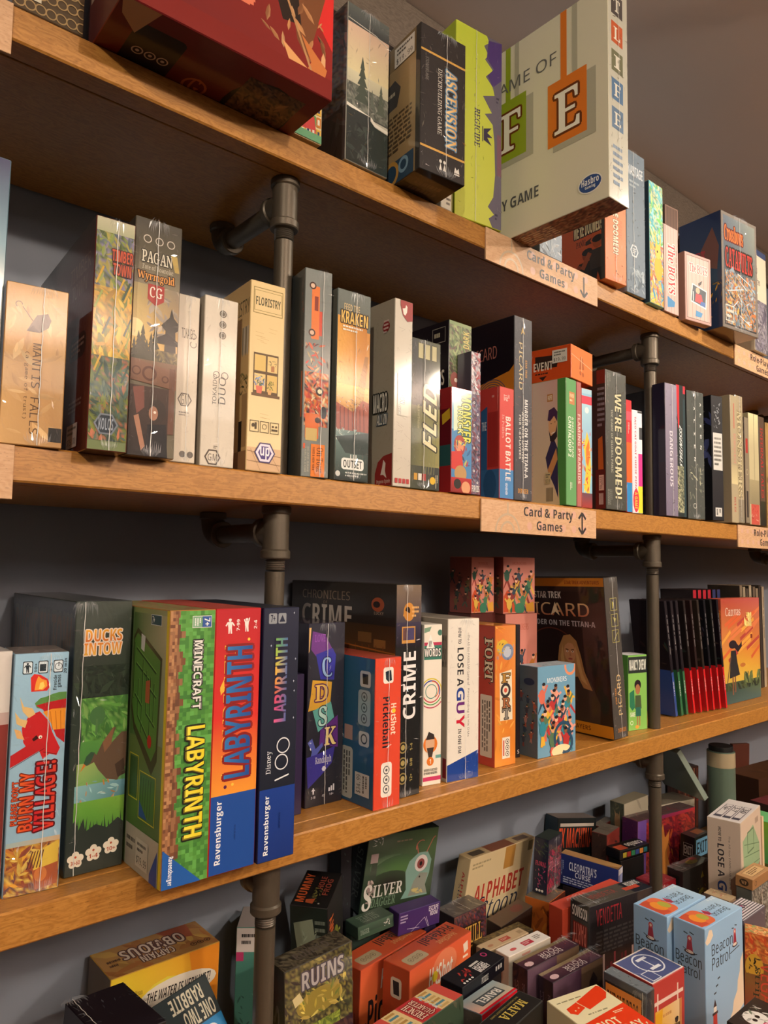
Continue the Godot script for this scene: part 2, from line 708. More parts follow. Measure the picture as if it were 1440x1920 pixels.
func man(u, v, s, skin, top, legs, arm := 0.0):   # small printed figure, s its height in heights of the face
	var w = s * f_h / f_w
	pl([u - w * 0.1, v + s, u - w * 0.13, v + s * 0.5, u + w * 0.13, v + s * 0.5, u + w * 0.16, v + s, u + w * 0.05, v + s, u, v + s * 0.62, u - w * 0.03, v + s], legs)
	pl([u - w * 0.17, v + s * 0.24, u + w * 0.17, v + s * 0.24, u + w * 0.14, v + s * 0.56, u - w * 0.14, v + s * 0.56], top)
	ln(u - w * 0.15, v + s * 0.27, u - w * (0.3 - arm * 0.1), v + s * (0.5 - arm * 0.4), w * 0.09, skin)
	ln(u + w * 0.15, v + s * 0.27, u + w * (0.32 - arm * 0.1), v + s * (0.5 - arm * 0.5), w * 0.09, skin)
	ci(u, v + s * 0.13, w * 0.1, skin, 12)
	el(u, v + s * 0.08, w * 0.11, s * 0.06, legs, 10)

func pine(u, v, h, c):   # foot at v
	var w = h * f_h / f_w * 0.2
	for i in 5:
		var a = v - h + h * 0.18 * i
		pl([u, a, u + w * (0.3 + i * 0.18), a + h * 0.28, u - w * (0.3 + i * 0.18), a + h * 0.28], c)
	q(u - w * 0.06, v - h * 0.1, u + w * 0.06, v, c)

func icons(u0, v0, u1, v1, c, down := false):   # three little round icons in a row
	for i in 3:
		var t := (i + 0.5) / 3.0
		var u = (u0 + u1) / 2 if down else lerpf(u0, u1, t)
		var v = lerpf(v0, v1, t) if down else (v0 + v1) / 2
		var r = (v1 - v0) / 6 * f_h / f_w if down else minf((u1 - u0) / 6, (v1 - v0) / 2 * f_h / f_w)
		ri(u, v, r * 0.9, r * 0.22, c)
		ci(u, v, r * 0.32, c, 8)

func hexa(u, v, r, c):
	var p := []
	for i in 6:
		p.append(u + cos(PI / 3 * i) * r)
		p.append(v + sin(PI / 3 * i) * r * f_w / f_h)
	pl(p, c)

# a price sticker lying on the face that is being printed
func sticker(u0, v0, u1, v1, price: String, c = "e6e2d8", rot := 0):
	var keep := [f_o, f_x, f_y, f_n, f_w, f_h]
	flush()
	var lift := 0.0016
	f_on = true
	f_name = "price_sticker"
	f_parent = last_panel
	f_o = keep[0] + keep[1] * (u0 * keep[4]) + keep[2] * (v0 * keep[5]) + keep[3] * lift
	f_w = (u1 - u0) * keep[4]
	f_h = (v1 - v0) * keep[5]
	f_lay = 0.0
	f_mat = mats.card
	q(0, 0, 1, 1, c)
	if rot == 0:
		sm(0.12, 0.1, 0.88, 0.5, 2, "55524c")
		tx(price, 0.1, 0.6, 0.9, 0.9, "2a2826", 0, 2)
	else:
		sm(0.5, 0.1, 0.9, 0.9, 2, "55524c", true)
		tx(price, 0.1, 0.1, 0.42, 0.9, "2a2826", rot, 2)
	flush()

# shrink wrap: a welded seam line down a face and the crimped film at its ends
func shrink(side := "F", u := 0.5, top := true, foot := true):
	flush()
	fc(side)
	f_on = false
	var o := f_o + f_x * (u * f_w)
	var st := begin()
	st.set_color(hx("d9d8d2"))
	var z := f_n * 0.0024
	var k := 26
	for i in k:
		var a := o + f_y * (f_h * i / k) + z + f_x * (0.0005 * sin(i * 1.7))
		var b := o + f_y * (f_h * (i + 1) / k) + z + f_x * (0.0005 * sin((i + 1) * 1.7))
		quad(st, a - f_x * 0.0005, a + f_x * 0.0005, b + f_x * 0.0005, b - f_x * 0.0005, f_n)
	mesh(st, "wrap_seam", mats.wrap, cur)
	# small creases of the film that catch the lamps
	st = begin()
	var nw := clampi(int(f_w * f_h * 5000.0), 16, 120)
	for i in nw:
		var cu := rng.randf()
		var cv := rng.randf()
		if i % 3 == 0:
			cu = u + rng.randf_range(-0.08, 0.08)
		elif i % 3 == 1:
			cu = rng.randf_range(0.0, 0.1) if rng.randf() < 0.5 else rng.randf_range(0.9, 1.0)
		var c := f_o + f_x * (f_w * clampf(cu, 0.02, 0.98)) + f_y * (f_h * lerpf(0.03, 0.97, cv)) + f_n * 0.0026
		var ang := rng.randf_range(-0.5, 0.5) + (0.0 if rng.randf() < 0.65 else PI / 2)
		var d := (f_y * cos(ang) + f_x * sin(ang)) * rng.randf_range(0.002, 0.008)
		var s := (f_x * cos(ang) - f_y * sin(ang)) * rng.randf_range(0.0006, 0.0016)
		var nn := (f_n + f_x * rng.randf_range(-0.6, 0.6) + f_y * rng.randf_range(-0.75, 0.35)).normalized()
		tri(st, c - s, c + s, c + d, nn)
		tri(st, c - s, c + s, c - d, nn)
	mesh(st, "wrap_creases", mats.crease, cur).set_meta("kind", "stuff")
	if top:
		crimp(o + f_y * 0.004, -f_y)
	if foot:
		crimp(o + f_y * (f_h - 0.006), f_y)

func crimp(at: Vector3, away: Vector3):
	var st := begin()
	var n := 11
	var size := f_w * 0.42
	for i in n:
		var a := at + f_x * (size * (float(i) / n - 0.5)) + f_n * rng.randf_range(0.0024, 0.005)
		var b := at + f_x * (size * (float(i + 1) / n - 0.5)) + f_n * rng.randf_range(0.0024, 0.005)
		var c := at + f_x * (size * ((i + 0.5) / n - 0.5) * 1.2) - away * rng.randf_range(0.006, 0.018) + f_n * 0.0025
		var d := at + f_x * (size * ((i + 0.5) / n - 0.5) * 0.6) + away * rng.randf_range(0.003, 0.008) + f_n * rng.randf_range(0.001, 0.006)
		for t in [[a, b, c], [b, a, d]]:
			var nn: Vector3 = (t[1] - t[0]).cross(t[2] - t[0]).normalized()
			if nn.dot(f_n) < 0:
				nn = -nn
			tri(st, t[0], t[1], t[2], nn)
	mesh(st, "wrap_crimp", mats.film, cur)

# ---------------------------------------------------------------- the setting
func structure(st: SurfaceTool, called: String, mat: Material, label: String):
	var m := mesh(st, called, mat)
	m.set_meta("kind", "structure")
	m.set_meta("label", label)
	m.set_meta("category", called.get_slice("_", 0))

func room():
	var st := begin()
	slab(st, Vector3(-3.2, 0, -1.53), Vector3(6.2, 3.085, -1.41), 0.002)
	structure(st, "wall_back", mats.paint, "blue-grey painted wall behind the shelves")
	st = begin()
	slab(st, Vector3(-3.2, 3.085, -1.53), Vector3(6.2, 3.2, 4.2), 0.002)
	structure(st, "ceiling", plain(Color("ecdcd2"), 0.85), "plain pale ceiling above the top shelf")
	st = begin()
	slab(st, Vector3(-3.2, -0.12, -1.53), Vector3(6.2, 0, 4.2), 0.002)
	structure(st, "floor", plain(Color("1e1a17"), 0.6), "brown shop floor below the table")
	st = begin()
	slab(st, Vector3(-3.32, 0, -1.53), Vector3(-3.2, 3.085, 4.2), 0.002)
	structure(st, "wall_left", plain(Color("7d756c"), 0.8), "cream wall at the far left end of the shop")
	st = begin()
	slab(st, Vector3(6.2, 0, -1.53), Vector3(6.32, 3.085, 4.2), 0.002)
	structure(st, "wall_right", plain(Color("8a7264"), 0.8), "warm beige wall at the far right end of the shop")
	st = begin()
	slab(st, Vector3(-3.2, 0, 4.2), Vector3(6.2, 3.085, 4.32), 0.002)
	structure(st, "wall_front", plain(Color("7d756c"), 0.8), "cream wall behind the photographer")
	st = begin()
	slab(st, Vector3(-3.2, 2.93, -1.41), Vector3(6.2, 3.083, -1.385), 0.003)
	structure(st, "trim_1", mats.plank, "weathered grey-brown board along the wall under the ceiling")

func shelves():
	var tops := [0.7243, 0.1476, -0.4325]
	var unders := [0.6771, 0.0998, -0.4784]
	var lab := ["top oak shelf, its dark underside seen from below", "middle oak shelf of the wall unit at eye level", "lower oak shelf of the wall unit, its top seen from above"]
	for i in 3:
		var s := Node3D.new()
		s.position = Vector3(0, EYE + unders[i], 0)
		put(s, "wall_shelf")
		tag(s, lab[i], "shelf")
		var h: float = tops[i] - unders[i]
		var st := begin()
		slab(st, Vector3(-1.6, 0, -1.4), Vector3(4.4, h, -1.0425), 0.001)
		mesh(st, "shelf_board", mats.oak, s)
		st = begin()
		slab(st, Vector3(-1.6, 0, -1.0415), Vector3(4.4, h, -1.0), 0.0025)
		mesh(st, "front_edging", mats.oak, s)
	var t := Node3D.new()
	t.position = Vector3(0, 0, 0)
	put(t, "display_table")
	tag(t, "deep wooden table under the shelves carrying the pile of small boxes", "table")
	var st := begin()
	slab(st, Vector3(-1.6, EYE - 1.045, -1.4), Vector3(4.4, EYE - 1.0005, -0.5), 0.003)
	mesh(st, "tabletop", mats.oak, t)
	for x in [-1.5, 1.35, 4.2]:
		for z in [-1.33, -0.6]:
			st = begin()
			slab(st, Vector3(x, 0, z), Vector3(x + 0.07, EYE - 1.045, z + 0.07), 0.003)
			mesh(st, "leg", mats.oak, t)

func posts():
	var n := 0
	for x in [0.661, 1.896, 3.131]:
		var p := Node3D.new()
		p.position = Vector3(x, 0, -1.058)
		put(p, "pipe_post")
		tag(p, ["black iron pipe post in front of the left part of the wall", "black iron pipe post standing right of the picture's middle", "black iron pipe post at the right edge, only its bracket in view"][n], "pipe post", "")
		n += 1
		var unders := [0.6771, 0.0998, -0.4784]
		var feet := [0.1476, -0.4325, -1.0]
		for i in 3:
			var y: float = EYE + unders[i]
			# tee: beaded ends, body, and a branch towards the wall
			var st := begin()
			lathe(st, [[0.0, 0.0], [0.024, 0.0], [0.0255, -0.002], [0.0255, -0.012], [0.0225, -0.0145], [0.0225, -0.074], [0.0255, -0.077], [0.0255, -0.088], [0.024, -0.09], [0.0, -0.09]], 28)
			var back := Transform3D(Basis(Vector3.RIGHT, Vector3.FORWARD, Vector3.UP), Vector3(0, -0.044, 0))
			lathe(st, [[0.0225, 0.0], [0.0225, 0.03], [0.0255, 0.032], [0.0255, 0.043], [0.024, 0.045], [0.0, 0.045]], 28, back)
			var tee := mesh(st, "tee_fitting", mats.iron, p)
			tee.position.y = y
			# nipple towards the wall
			st = begin()
			lathe(st, [[0.0, 0.04], [0.0167, 0.04], [0.0167, 0.205], [0.0, 0.205]], 24, back)
			mesh(st, "pipe_nipple", mats.iron, p).position.y = y
			# elbow that carries the shelf at the back
			st = begin()
			for k in 8:
				var a0 := PI / 2 * k / 8
				var a1 := PI / 2 * (k + 1) / 8
				bend(st, a0, a1)
			var e := Transform3D(Basis(Vector3.RIGHT, Vector3.FORWARD, Vector3.UP), Vector3(0, -0.044, 0))
			lathe(st, [[0.0, 0.186], [0.024, 0.186], [0.0255, 0.188], [0.0255, 0.199], [0.0225, 0.201]], 28, e)
			lathe(st, [[0.0, 0.0], [0.024, 0.0], [0.0255, -0.002], [0.0255, -0.012], [0.0225, -0.0145]], 28, Transform3D(Basis(), Vector3(0, 0, -0.23)))
			mesh(st, "elbow_fitting", mats.iron, p).position.y = y
			# threads below the tee, then the pipe down to the next shelf
			st = begin()
			var prof := [[0.0, -0.09]]
			for k in 6:
				prof.append([0.0172, -0.0905 - k * 0.0034])
				prof.append([0.0158, -0.0922 - k * 0.0034])
			prof.append([0.0, -0.112])
			lathe(st, prof, 24)
			mesh(st, "pipe_thread", plain(Color("6a6258"), 0.35, 0.7), p).position.y = y
			st = begin()
			lathe(st, [[0.0, unders[i] - 0.1115], [0.0167, unders[i] - 0.1115], [0.0167, feet[i] + 0.0005], [0.0, feet[i] + 0.0005]], 28)
			mesh(st, "pipe", mats.iron, p).position.y = EYE

func bend(st: SurfaceTool, a0: float, a1: float):   # a slice of the elbow: from running back to running up
	var R := 0.0295
	var c := Vector3(0, -0.0145, -0.2005)   # centre of the bend
	var seg := 24
	for i in seg:
		var q4 := []
		var n4 := []
		for g in [[a0, i], [a0, i + 1], [a1, i + 1], [a1, i]]:
			var t: float = TAU * g[1] / seg
			var out := Vector3(0, -cos(g[0]), -sin(g[0]))
			var nrm := out * cos(t) + Vector3.RIGHT * sin(t)
			q4.append(c + out * R + nrm * 0.0225)
			n4.append(nrm)
		for t in [[0, 1, 2], [0, 2, 3]]:
			var fn: Vector3 = (q4[t[1]] - q4[t[0]]).cross(q4[t[2]] - q4[t[0]])
			var order := [t[0], t[1], t[2]] if fn.dot(n4[t[0]]) < 0 else [t[0], t[2], t[1]]
			for o in order:
				st.set_normal(n4[o])
				st.set_uv(Vector2(0.5, 0.5))
				st.add_vertex(q4[o])

func sign_board(d: Array, label: String):
	flush()
	cur = Node3D.new()
	cur.position = Vector3(d[0], d[1] + EYE, -0.9978)
	put(cur, "shelf_sign")
	tag(cur, label, "sign")
	cur_w = d[6]
	cur_h = d[7]
	cur_d = 0.004
	cur_mat = mats.card
	var st := begin()
	slab(st, Vector3(-cur_w / 2, 0, -0.002), Vector3(cur_w / 2, cur_h, 0.002), 0.0006)
	mesh(st, "sign_board", mats.sign, cur)
	fc("F", null, "sign_print")

func signs():
	for k in 2:
		sign_board([[1.3299, 0.6523, -0.9975, -0.0113, -0.0001, 0.0006, 0.4157, 0.071, 0.004], [1.3191, 0.0752, -0.9975, -0.0101, -0, 0.0028, 0.4134, 0.0674, 0.004]][k], ["wooden sign reading Card & Party Games with one arrow down, on top shelf edge", "wooden sign reading Card & Party Games with a double arrow, on middle shelf edge"][k])
		for i in 12:
			ci(0.36 + (i % 6) * 0.1 + 0.02, 0.22 + (i / 6) * 0.52, 0.022, Color(0.62, 0.36, 0.26), 14)
		ri(0.2, 1.0, 0.1, 0.012, "b8a184", 180, 360)
		ri(0.2, 1.0, 0.06, 0.012, "b8a184", 180, 360)
		ln(0.2, 0.02, 0.2, 0.4, 0.012, "b8a184")
		tx("Card & Party", 0.33, 0.08, 0.77, 0.52, "2b2622", 0, 0)
		tx("Games", 0.44, 0.55, 0.67, 0.86, "2b2622", 0, 0)
		ln(0.86, 0.16, 0.86, 0.84, 0.014, "2b2622")
		ln(0.86, 0.88, 0.825, 0.66, 0.015, "2b2622")
		ln(0.86, 0.88, 0.895, 0.66, 0.015, "2b2622")
		if k == 1:
			ln(0.86, 0.12, 0.825, 0.34, 0.015, "2b2622")
			ln(0.86, 0.12, 0.895, 0.34, 0.015, "2b2622")
	for k in 2:
		sign_board([[2.505, 0.658, 0, 0, 0, 0, 0.4, 0.067, 0], [2.502, 0.078, 0, 0, 0, 0, 0.4, 0.07, 0]][k], ["wooden sign reading Role-Playing Games, cut off at right, on top shelf edge", "wooden sign reading Role-Playing Games, cut off at right, on middle shelf edge"][k])
		for i in 10:
			q(0.05 + (i % 5) * 0.1, 0.15 + (i / 5) * 0.5, 0.09 + (i % 5) * 0.1, 0.34 + (i / 5) * 0.5, Color(0.6, 0.36, 0.26))
		tx("Role-Playing", 0.29, 0.1, 0.76, 0.55, "2b2622", 0, 0)
		tx("Games", 0.4, 0.56, 0.64, 0.88, "2b2622", 0, 0)
	sign_board([0.033, 0.653, 0, 0, 0, 0, 0.34, 0.07, 0], "wooden sign cut off at the upper left corner, on top shelf edge")
	sign_board([0.063, 0.077, 0, 0, 0, 0, 0.34, 0.069, 0], "blank end of a wooden sign at left, on middle shelf edge")
	flush()
# ---------------------------------------------------------------- top shelf
func shelf_top():
	bx([0.2477, 0.7259, -1.1026, -0.0579, -0, 0, 0.09, 0.25, 0.2], "game_box", "brown box with gold honeycomb pattern at the left end of the top shelf", "5a4632", "wrap")
	fc("F", "54432f")
	for i in 7:
		for j in 12:
			var u := 0.08 + i * 0.15
			var v := 0.05 + j * 0.083
			ri(u, v, 0.085, 0.02, "a98d5f")
	q(0.0, 0.55, 0.35, 0.86, "e0b548")
	pl([0.02, 0.56, 0.3, 0.58, 0.24, 0.8, 0.1, 0.84], "3b3550")
	q(0.0, 0.84, 0.38, 0.93, "d8cfb8")
	tx("LONE WOLVES", 0.02, 0.855, 0.36, 0.915, "2a2a33", 0, 0)
	bx([0.4695, 0.7241, -1.0138, -0.7597, 0, -0, 0.328, 0.3161, 0.26], "game_box", "large dark red box with axe art, jutting out over the top shelf", "6d1a18", "gloss")
	fc("F", "b5322c")
	gr(0, 0, 1, 1, "7a2220", "b82a26", "84241f", "6d1f1d")
	q(0, 0, 1, 0.03, "5c1412")
	pl([0.62, 0.3, 1, 0.2, 1, 0.75, 0.9, 0.62, 0.78, 0.4], "d9302e")
	pl([0.6, 0.05, 0.8, 0.1, 0.95, 0.5, 0.86, 0.86, 0.8, 0.78, 0.74, 0.5], "7a4a2c")
	pl([0.66, 0.35, 0.78, 0.42, 0.82, 0.7, 0.72, 0.72, 0.66, 0.55], "2c1d18")
	bl(0.58, 0.1, 0.96, 0.86, ["a9744a", "7f5233", "d2a071", "3a241a", "c98f5c"], 39, 0.035)
	pl([0.82, 0.74, 0.97, 0.86, 0.94, 0.98, 0.86, 0.9, 0.88, 0.86], "c9763e")
	pl([0.72, 0.82, 0.86, 0.9, 0.9, 0.97, 0.78, 0.95], "e0a268")
	ln(0.74, 0.6, 0.88, 0.9, 0.012, "b98a5c")
	tx("ARENA", 0.02, 0.42, 0.55, 0.72, "26130f", 0, 1, "e07a5a")
	q(0, 0.9, 1, 1, "7c1f1c")
	fc("L", "6a3026")
	gv(0, 0, 1, 1, "7d4434", "5a2620")
	q(0.5, 0.55, 0.72, 0.8, "b59a86")
	fc("B", "5d1512")
	gr(0, 0, 1, 1, "6b1712", "7a1f10", "4d100e", "5a1512")
	rr(0.1, 0.12, 0.32, 0.62, 0.03, "1a0f0d")
	icons(0.13, 0.26, 0.3, 0.42, "b9a898")
	icons(0.13, 0.42, 0.25, 0.54, "9c8c80")
	ri(0.45, 0.42, 0.06, 0.012, "a9572c")
	tx("G", 0.425, 0.34, 0.475, 0.5, "a9572c", 0, 1)
	el(0.76, 0.4, 0.17, 0.3, "1c0f0c")
	bl(0.62, 0.12, 0.92, 0.66, ["5a3a24", "7f5a3a", "2a1710", "6d4a30"], 40, 0.03)
	pl([0.0, 0.0, 0.16, 0.0, 0.11, 0.22, 0.03, 0.12], "b8906a")
	bx([0.668, 0.731, -1.0993, -0.3074, -0, 0, 0.056, 0.2, 0.2], "game_box", "small box printed with bright town houses, low behind the large dark red box", "d9c79a", "wrap")
	fc("F", "e8d9a8")
	for i in 9:
		for j in 5:
			q(j * 0.2, i * 0.11, j * 0.2 + 0.17, i * 0.11 + 0.09, ["d8503c", "4d74b5", "f0c04a", "5da45c", "efe6cc", "d98a3c"][(i * 3 + j * 2) % 6])
			q(j * 0.2 + 0.04, i * 0.11 + 0.02, j * 0.2 + 0.12, i * 0.11 + 0.07, "f4efe0" if (i + j) % 2 else "33476e")
	pl([0.3, 0.8, 0.7, 0.78, 0.78, 0.9, 0.25, 0.92], "d24a48")
	q(0, 0.93, 1, 1, "6fae82")
	bx([0.7938, 0.7252, -1.1355, 0.2603, 0, -0, 0.1001, 0.2996, 0.28], "game_box", "tall shrink-wrapped box with misty pine forest art and a dark lower half", "9a9a90", "wrap")
	fc("F", "c9c6b4")
	gv(0, 0, 1, 0.12, "5d625f", "44494a")
	gv(0, 0.12, 1, 0.42, "d8b9a2", "e2d7ab")
	gv(0, 0.42, 1, 0.6, "d9d4b4", "a9ab9c")
	gv(0, 0.6, 1, 0.68, "8d9187", "4a4f4c")
	bl(0, 0.5, 1, 0.67, ["777c72", "5f655f", "8e9186"], 40, 0.06)
	pine(0.36, 0.6, 0.3, "4d564c")
	pine(0.82, 0.62, 0.2, "5d665b")
	pine(0.6, 0.6, 0.12, "6b736a")
	pl([0, 0.64, 0.6, 0.665, 0.68, 0.69, 1, 0.7, 1, 0.72, 0.66, 0.71, 0.58, 0.685, 0, 0.66], "e6e3d6")
	gv(0, 0.665, 0.57, 1, "343a38", "232826")
	pl([0.57, 0.69, 0.68, 0.715, 1, 0.725, 1, 1, 0.5, 1], "2e3533")
	bl(0, 0.74, 1, 0.98, ["2a302e", "3b4340", "474d48"], 24, 0.12)
	ln(0, 0.1, 0.66, 0.115, 0.015, "d8d5c8")
	ln(0.66, 0.115, 1, 0.15, 0.015, "d8d5c8")
	fc("L", "6e5f58")
	bl(0, 0, 1, 1, ["8a5f58", "5d4a48", "6a6f80", "8d7f72", "4a3c3a"], 70, 0.07)
	q(0, 0.66, 1, 1, "463a38")
	bl(0, 0.68, 1, 1, ["5a4340", "3a302f", "55504e"], 30, 0.06)
	shrink("F", 0.5)
	bx([1.01, 0.7249, -1.0524, -0.0042, -0, 0, 0.034, 0.13, 0.1], "game_box", "small white box mostly hidden behind the black deckbuilding box", "dcd6c6", "wrap")
	fc("F", "e4dfd0")
	sm(0.45, 0.8, 0.85, 0.95, 2, "55504a")
	q(0.88, 0, 1, 1, "a8a06a")
	bx([0.9259, 0.7242, -1.0206, -5.6289, 0, -0, 0.1094, 0.2819, 0.2], "game_box", "black box with blue and gold sideways title, jutting out over the top shelf", "262322", "wrap")
	fc("F", "2b2928")
	q(0, 0.17, 1, 0.185, "c99a4a")
	q(0, 0.83, 1, 0.845, "c99a4a")
	tx("ASCENSION", 0.56, 0.24, 0.8, 0.79, "d9a25a", 90, 1, "5a86a8", "f0d59a")
	tx("DECKBUILDING GAME", 0.38, 0.26, 0.47, 0.72, "cfcac0", 90, 4)
	tx("STONEBLADE", 0.1, 0.22, 0.17, 0.38, "6f6a66", 90, 0)
	ci(0.45, 0.9, 0.03, "d8d4cc")
	ci(0.54, 0.9, 0.03, "d8d4cc")
	pl([0.42, 0.96, 0.45, 0.91, 0.48, 0.96], "d8d4cc")
	pl([0.51, 0.96, 0.54, 0.91, 0.57, 0.96], "d8d4cc")
	pl([0.76, 0.94, 0.78, 0.9, 0.82, 0.92, 0.86, 0.9, 0.88, 0.94], "d8d4cc")
	q(0.76, 0.945, 0.88, 0.955, "d8d4cc")
	fc("L", "a88f66")
	win(0.2)
	q(0, 0, 1, 0.17, "8a7450")
	q(0.92, 0, 1, 1, "33302c")
	pl([0.1, 0.3, 0.5, 0.25, 0.62, 0.33, 0.55, 0.45, 0.1, 0.46], "4c4a48")
	sm(0.14, 0.32, 0.5, 0.42, 2, "c9c0a8")
	sm(0.1, 0.5, 0.85, 0.78, 9, "5a4a34")
	q(0, 0.84, 0.9, 1, "2f4c66")
	ri(0.45, 0.92, 0.16, 0.05, "c99a4a")
	ri(0.7, 0.9, 0.1, 0.04, "7fa6c0")
	sticker(0.5, 0.03, 0.9, 0.17, "$19.99")
	fc("B", "201a17")
	sm(0.2, 0.15, 0.8, 0.6, 4, "4f443a")
	shrink("F", 0.56, true, true)
	bx([1.1064, 0.7246, -1.0478, -6.6364, 0, -0, 0.1304, 0.426, 0.1], "game_box", "tall lime green box with torn purple right edge and a small crown", "b8c93e", "gloss")
	fc("F", "c0cf48")
	gv(0, 0, 1, 1, "c2d244", "cdd25c")
	pl([0.66, 0, 1, 0, 1, 1, 0.8, 1, 0.72, 0.96, 0.84, 0.93, 0.7, 0.9, 0.82, 0.84, 0.86, 0.72, 0.84, 0.55, 0.8, 0.46, 0.62, 0.42, 0.78, 0.4, 0.58, 0.33, 0.84, 0.3, 0.8, 0.26, 0.64, 0.22, 0.8, 0.17, 0.62, 0.13, 0.7, 0.1, 0.6, 0.06, 0.72, 0.03], "6a6474")
	pl([0.7, 0.02, 1, 0, 1, 0.2, 0.8, 0.26, 0.68, 0.21, 0.82, 0.16, 0.66, 0.12], "4f3a78")
	q(0.9, 0.5, 1, 0.72, "7d5a6a")
	tx("REGICIDE", 0.4, 0.41, 0.52, 0.61, "3c3a52", 90, 1)
	pl([0.6, 0.5, 0.78, 0.48, 0.68, 0.515, 0.8, 0.53, 0.68, 0.54, 0.78, 0.575, 0.6, 0.56], "3c3a52")
	ln(0.58, 0.49, 0.58, 0.57, 0.02, "3c3a52")
	sm(0.88, 0.3, 0.94, 0.34, 2, "3c3a52")
	sm(0.86, 0.92, 0.92, 0.96, 2, "3c3a52")
	fc("L", "b7c83c")
	q(0.1, 0.1, 0.4, 0.14, "d4e05a")
	shrink("F", 0.42, false, false)
	bx([1.2382, 0.7232, -1.002, 0.1298, 0.0001, -0, 0.0706, 0.444, 0.5], "game_box", "large cream box with hanging orange and green letter squares, jutting out at the upper right", "d6d2bc", "gloss")
	fc("L", "ddd9c2")
	var cols := ["c03a30", "3f78a8", "93a82a", "e07b28"]
	for i in 4:
		var u := [0.1, 0.28, 0.422, 0.712][i] as float
		var v := [0.34, 0.3, 0.28, 0.33][i] as float
		var w := [0.16, 0.13, 0.175, 0.192][i] as float
		q(u + w * 0.34 , 0, u + w * 0.5, v, cols[i])
		q(u + w * 0.64, 0, u + w * 0.77, v, "b3b09c")
		q(u + w * 0.14, v + 0.03, u + w * 1.22, v + 0.345, "b3b09c")
		q(u, v, u + w, v + 0.315, cols[i])
		tx("LIFE"[i], u + w * 0.18, v + 0.065, u + w * 0.82, v + 0.265, "f4f0e2", 0, 1, "6a3410")
	tx("THE GAME OF", 0.2, 0.175, 0.757, 0.235, "6a6a68", 0, 3)
	tx("A FAMILY GAME", 0.24, 0.795, 0.664, 0.85, "55555a", 0, 0)
	el(0.917, 0.905, 0.056, 0.045, "e9e7dc")
	el(0.917, 0.905, 0.051, 0.039, "33518c")
	tx("Hasbro", 0.877, 0.875, 0.957, 0.908, "f0f0ee", 0, 0)
	tx("Gaming", 0.893, 0.912, 0.941, 0.93, "f0f0ee", 0, 0)
	fc("F", "b9b6a6")
	for i in 5:
		q(0.15, 0.03 + i * 0.135, 0.75, 0.13 + i * 0.135, ["4a4440", "b8552c", "6a6a4e", "4d6f92", "55708c"][i])
		tx(["T", "L", "I", "F", "E"][i], 0.28, 0.05 + i * 0.135, 0.62, 0.11 + i * 0.135, "d8d4c4", 0, 1)
	sm(0.2, 0.74, 0.7, 0.94, 6, "6f86a0")
	fc("B", "8a5236")
	bl(0, 0, 1, 1, ["a4603a", "7a4026", "c08a5c", "55301e"], 40, 0.12)
	sm(0.2, 0.3, 0.8, 0.75, 5, "d8b890", true)
	shrink("F", 0.5, false, true)
	bx([1.3505, 0.7248, -1.0475, 0.019, -0, -0, 0.0855, 0.09, 0.1], "game_box", "low grey shrink-wrapped box behind the arrow sign on the top shelf", "7f8a96", "wrap")
	fc("F", "8a97a4")
	bl(0, 0, 1, 1, ["c6ccd2", "6a7684", "39424e", "a9b3bd"], 26, 0.12)
	fc("L", "3b3f46")
	shrink("F", 0.5)
	bx([1.5998, 0.7243, -1.0761, -5.147, 0, 0, 0.0852, 0.26, 0.2], "game_box", "orange and black box with two silhouetted heads, under the jutting cream box", "c9622f", "wrap")
	fc("F", "d87c48")
	tx("WE'RE DOOMED!", 0.38, 0.12, 0.62, 0.72, "f0e2c4", 90, 0, "8a4a26")
	tx("PANIC", 0.66, 0.36, 0.8, 0.56, "c96a34", 90, 0)
	fc("L", "c0562a")
	win(0.5)
	q(0, 0, 1, 0.3, "35302c")
	tx("WE'RE DOOMED!", 0.02, 0.34, 0.9, 0.49, "efe0b8", 0, 0, "2c1a10")
	tx("PANIC", 0.1, 0.53, 0.4, 0.59, "3a2216", 0, 1)
	pl([0.4, 0.56, 0.6, 0.54, 0.55, 0.57, 0.6, 0.6, 0.4, 0.6], "3a2216")
	man(0.45, 0.62, 0.6, "8a3a1c", "2a1a14", "20140f")
	man(0.78, 0.52, 0.62, "9a4a26", "3a2c28", "18110e")
	q(0.9, 0, 1, 1, "2b2522")
	shrink("F", 0.5)
	bx([1.7179, 0.7263, -1.1305, -2.4844, 0, -0, 0.0864, 0.3918, 0.28], "game_box", "tall blue-grey box in crumpled shrink wrap right of the cream box", "6f8290", "wrap")
	fc("F", "71828f")
	tx("VANTAGE", 0.1, 0.1, 0.9, 0.17, "d6dce0", 0, 0)
	sm(0.15, 0.2, 0.7, 0.26, 2, "aab6bf")
	hexa(0.4, 0.7, 0.22, "d6dce0")
	hexa(0.4, 0.7, 0.17, "71828f")
	sm(0.3, 0.68, 0.5, 0.72, 3, "d6dce0")
	bl(0.1, 0.82, 1, 1, ["8fa0ac", "5c6c79", "a6b4bd"], 30, 0.14)
	shrink("F", 0.35)
	bx([1.8088, 0.7222, -1.1096, -0.9087, 0, -0, 0.0703, 0.3425, 0.25], "game_box", "bright watercolour box with a yellow rabbit on turquoise, on the top shelf", "7ec3c6", "gloss")
	fc("F", "8fd0cc")
	gr(0, 0, 1, 1, "d6ecd0", "7cc86a", "d98a6a", "3f9cc8")
	bl(0, 0, 1, 0.5, ["7cc86a", "4fb8c8", "f0e6a0", "9ad8e0"], 40, 0.2)
	bl(0, 0.5, 1, 1, ["f0a63c", "f0d060", "4fa0c8", "d85a48", "e8e0c0"], 50, 0.18)
	el(0.62, 0.7, 0.3, 0.1, "efb64a")
	el(0.6, 0.56, 0.22, 0.06, "f2c860")
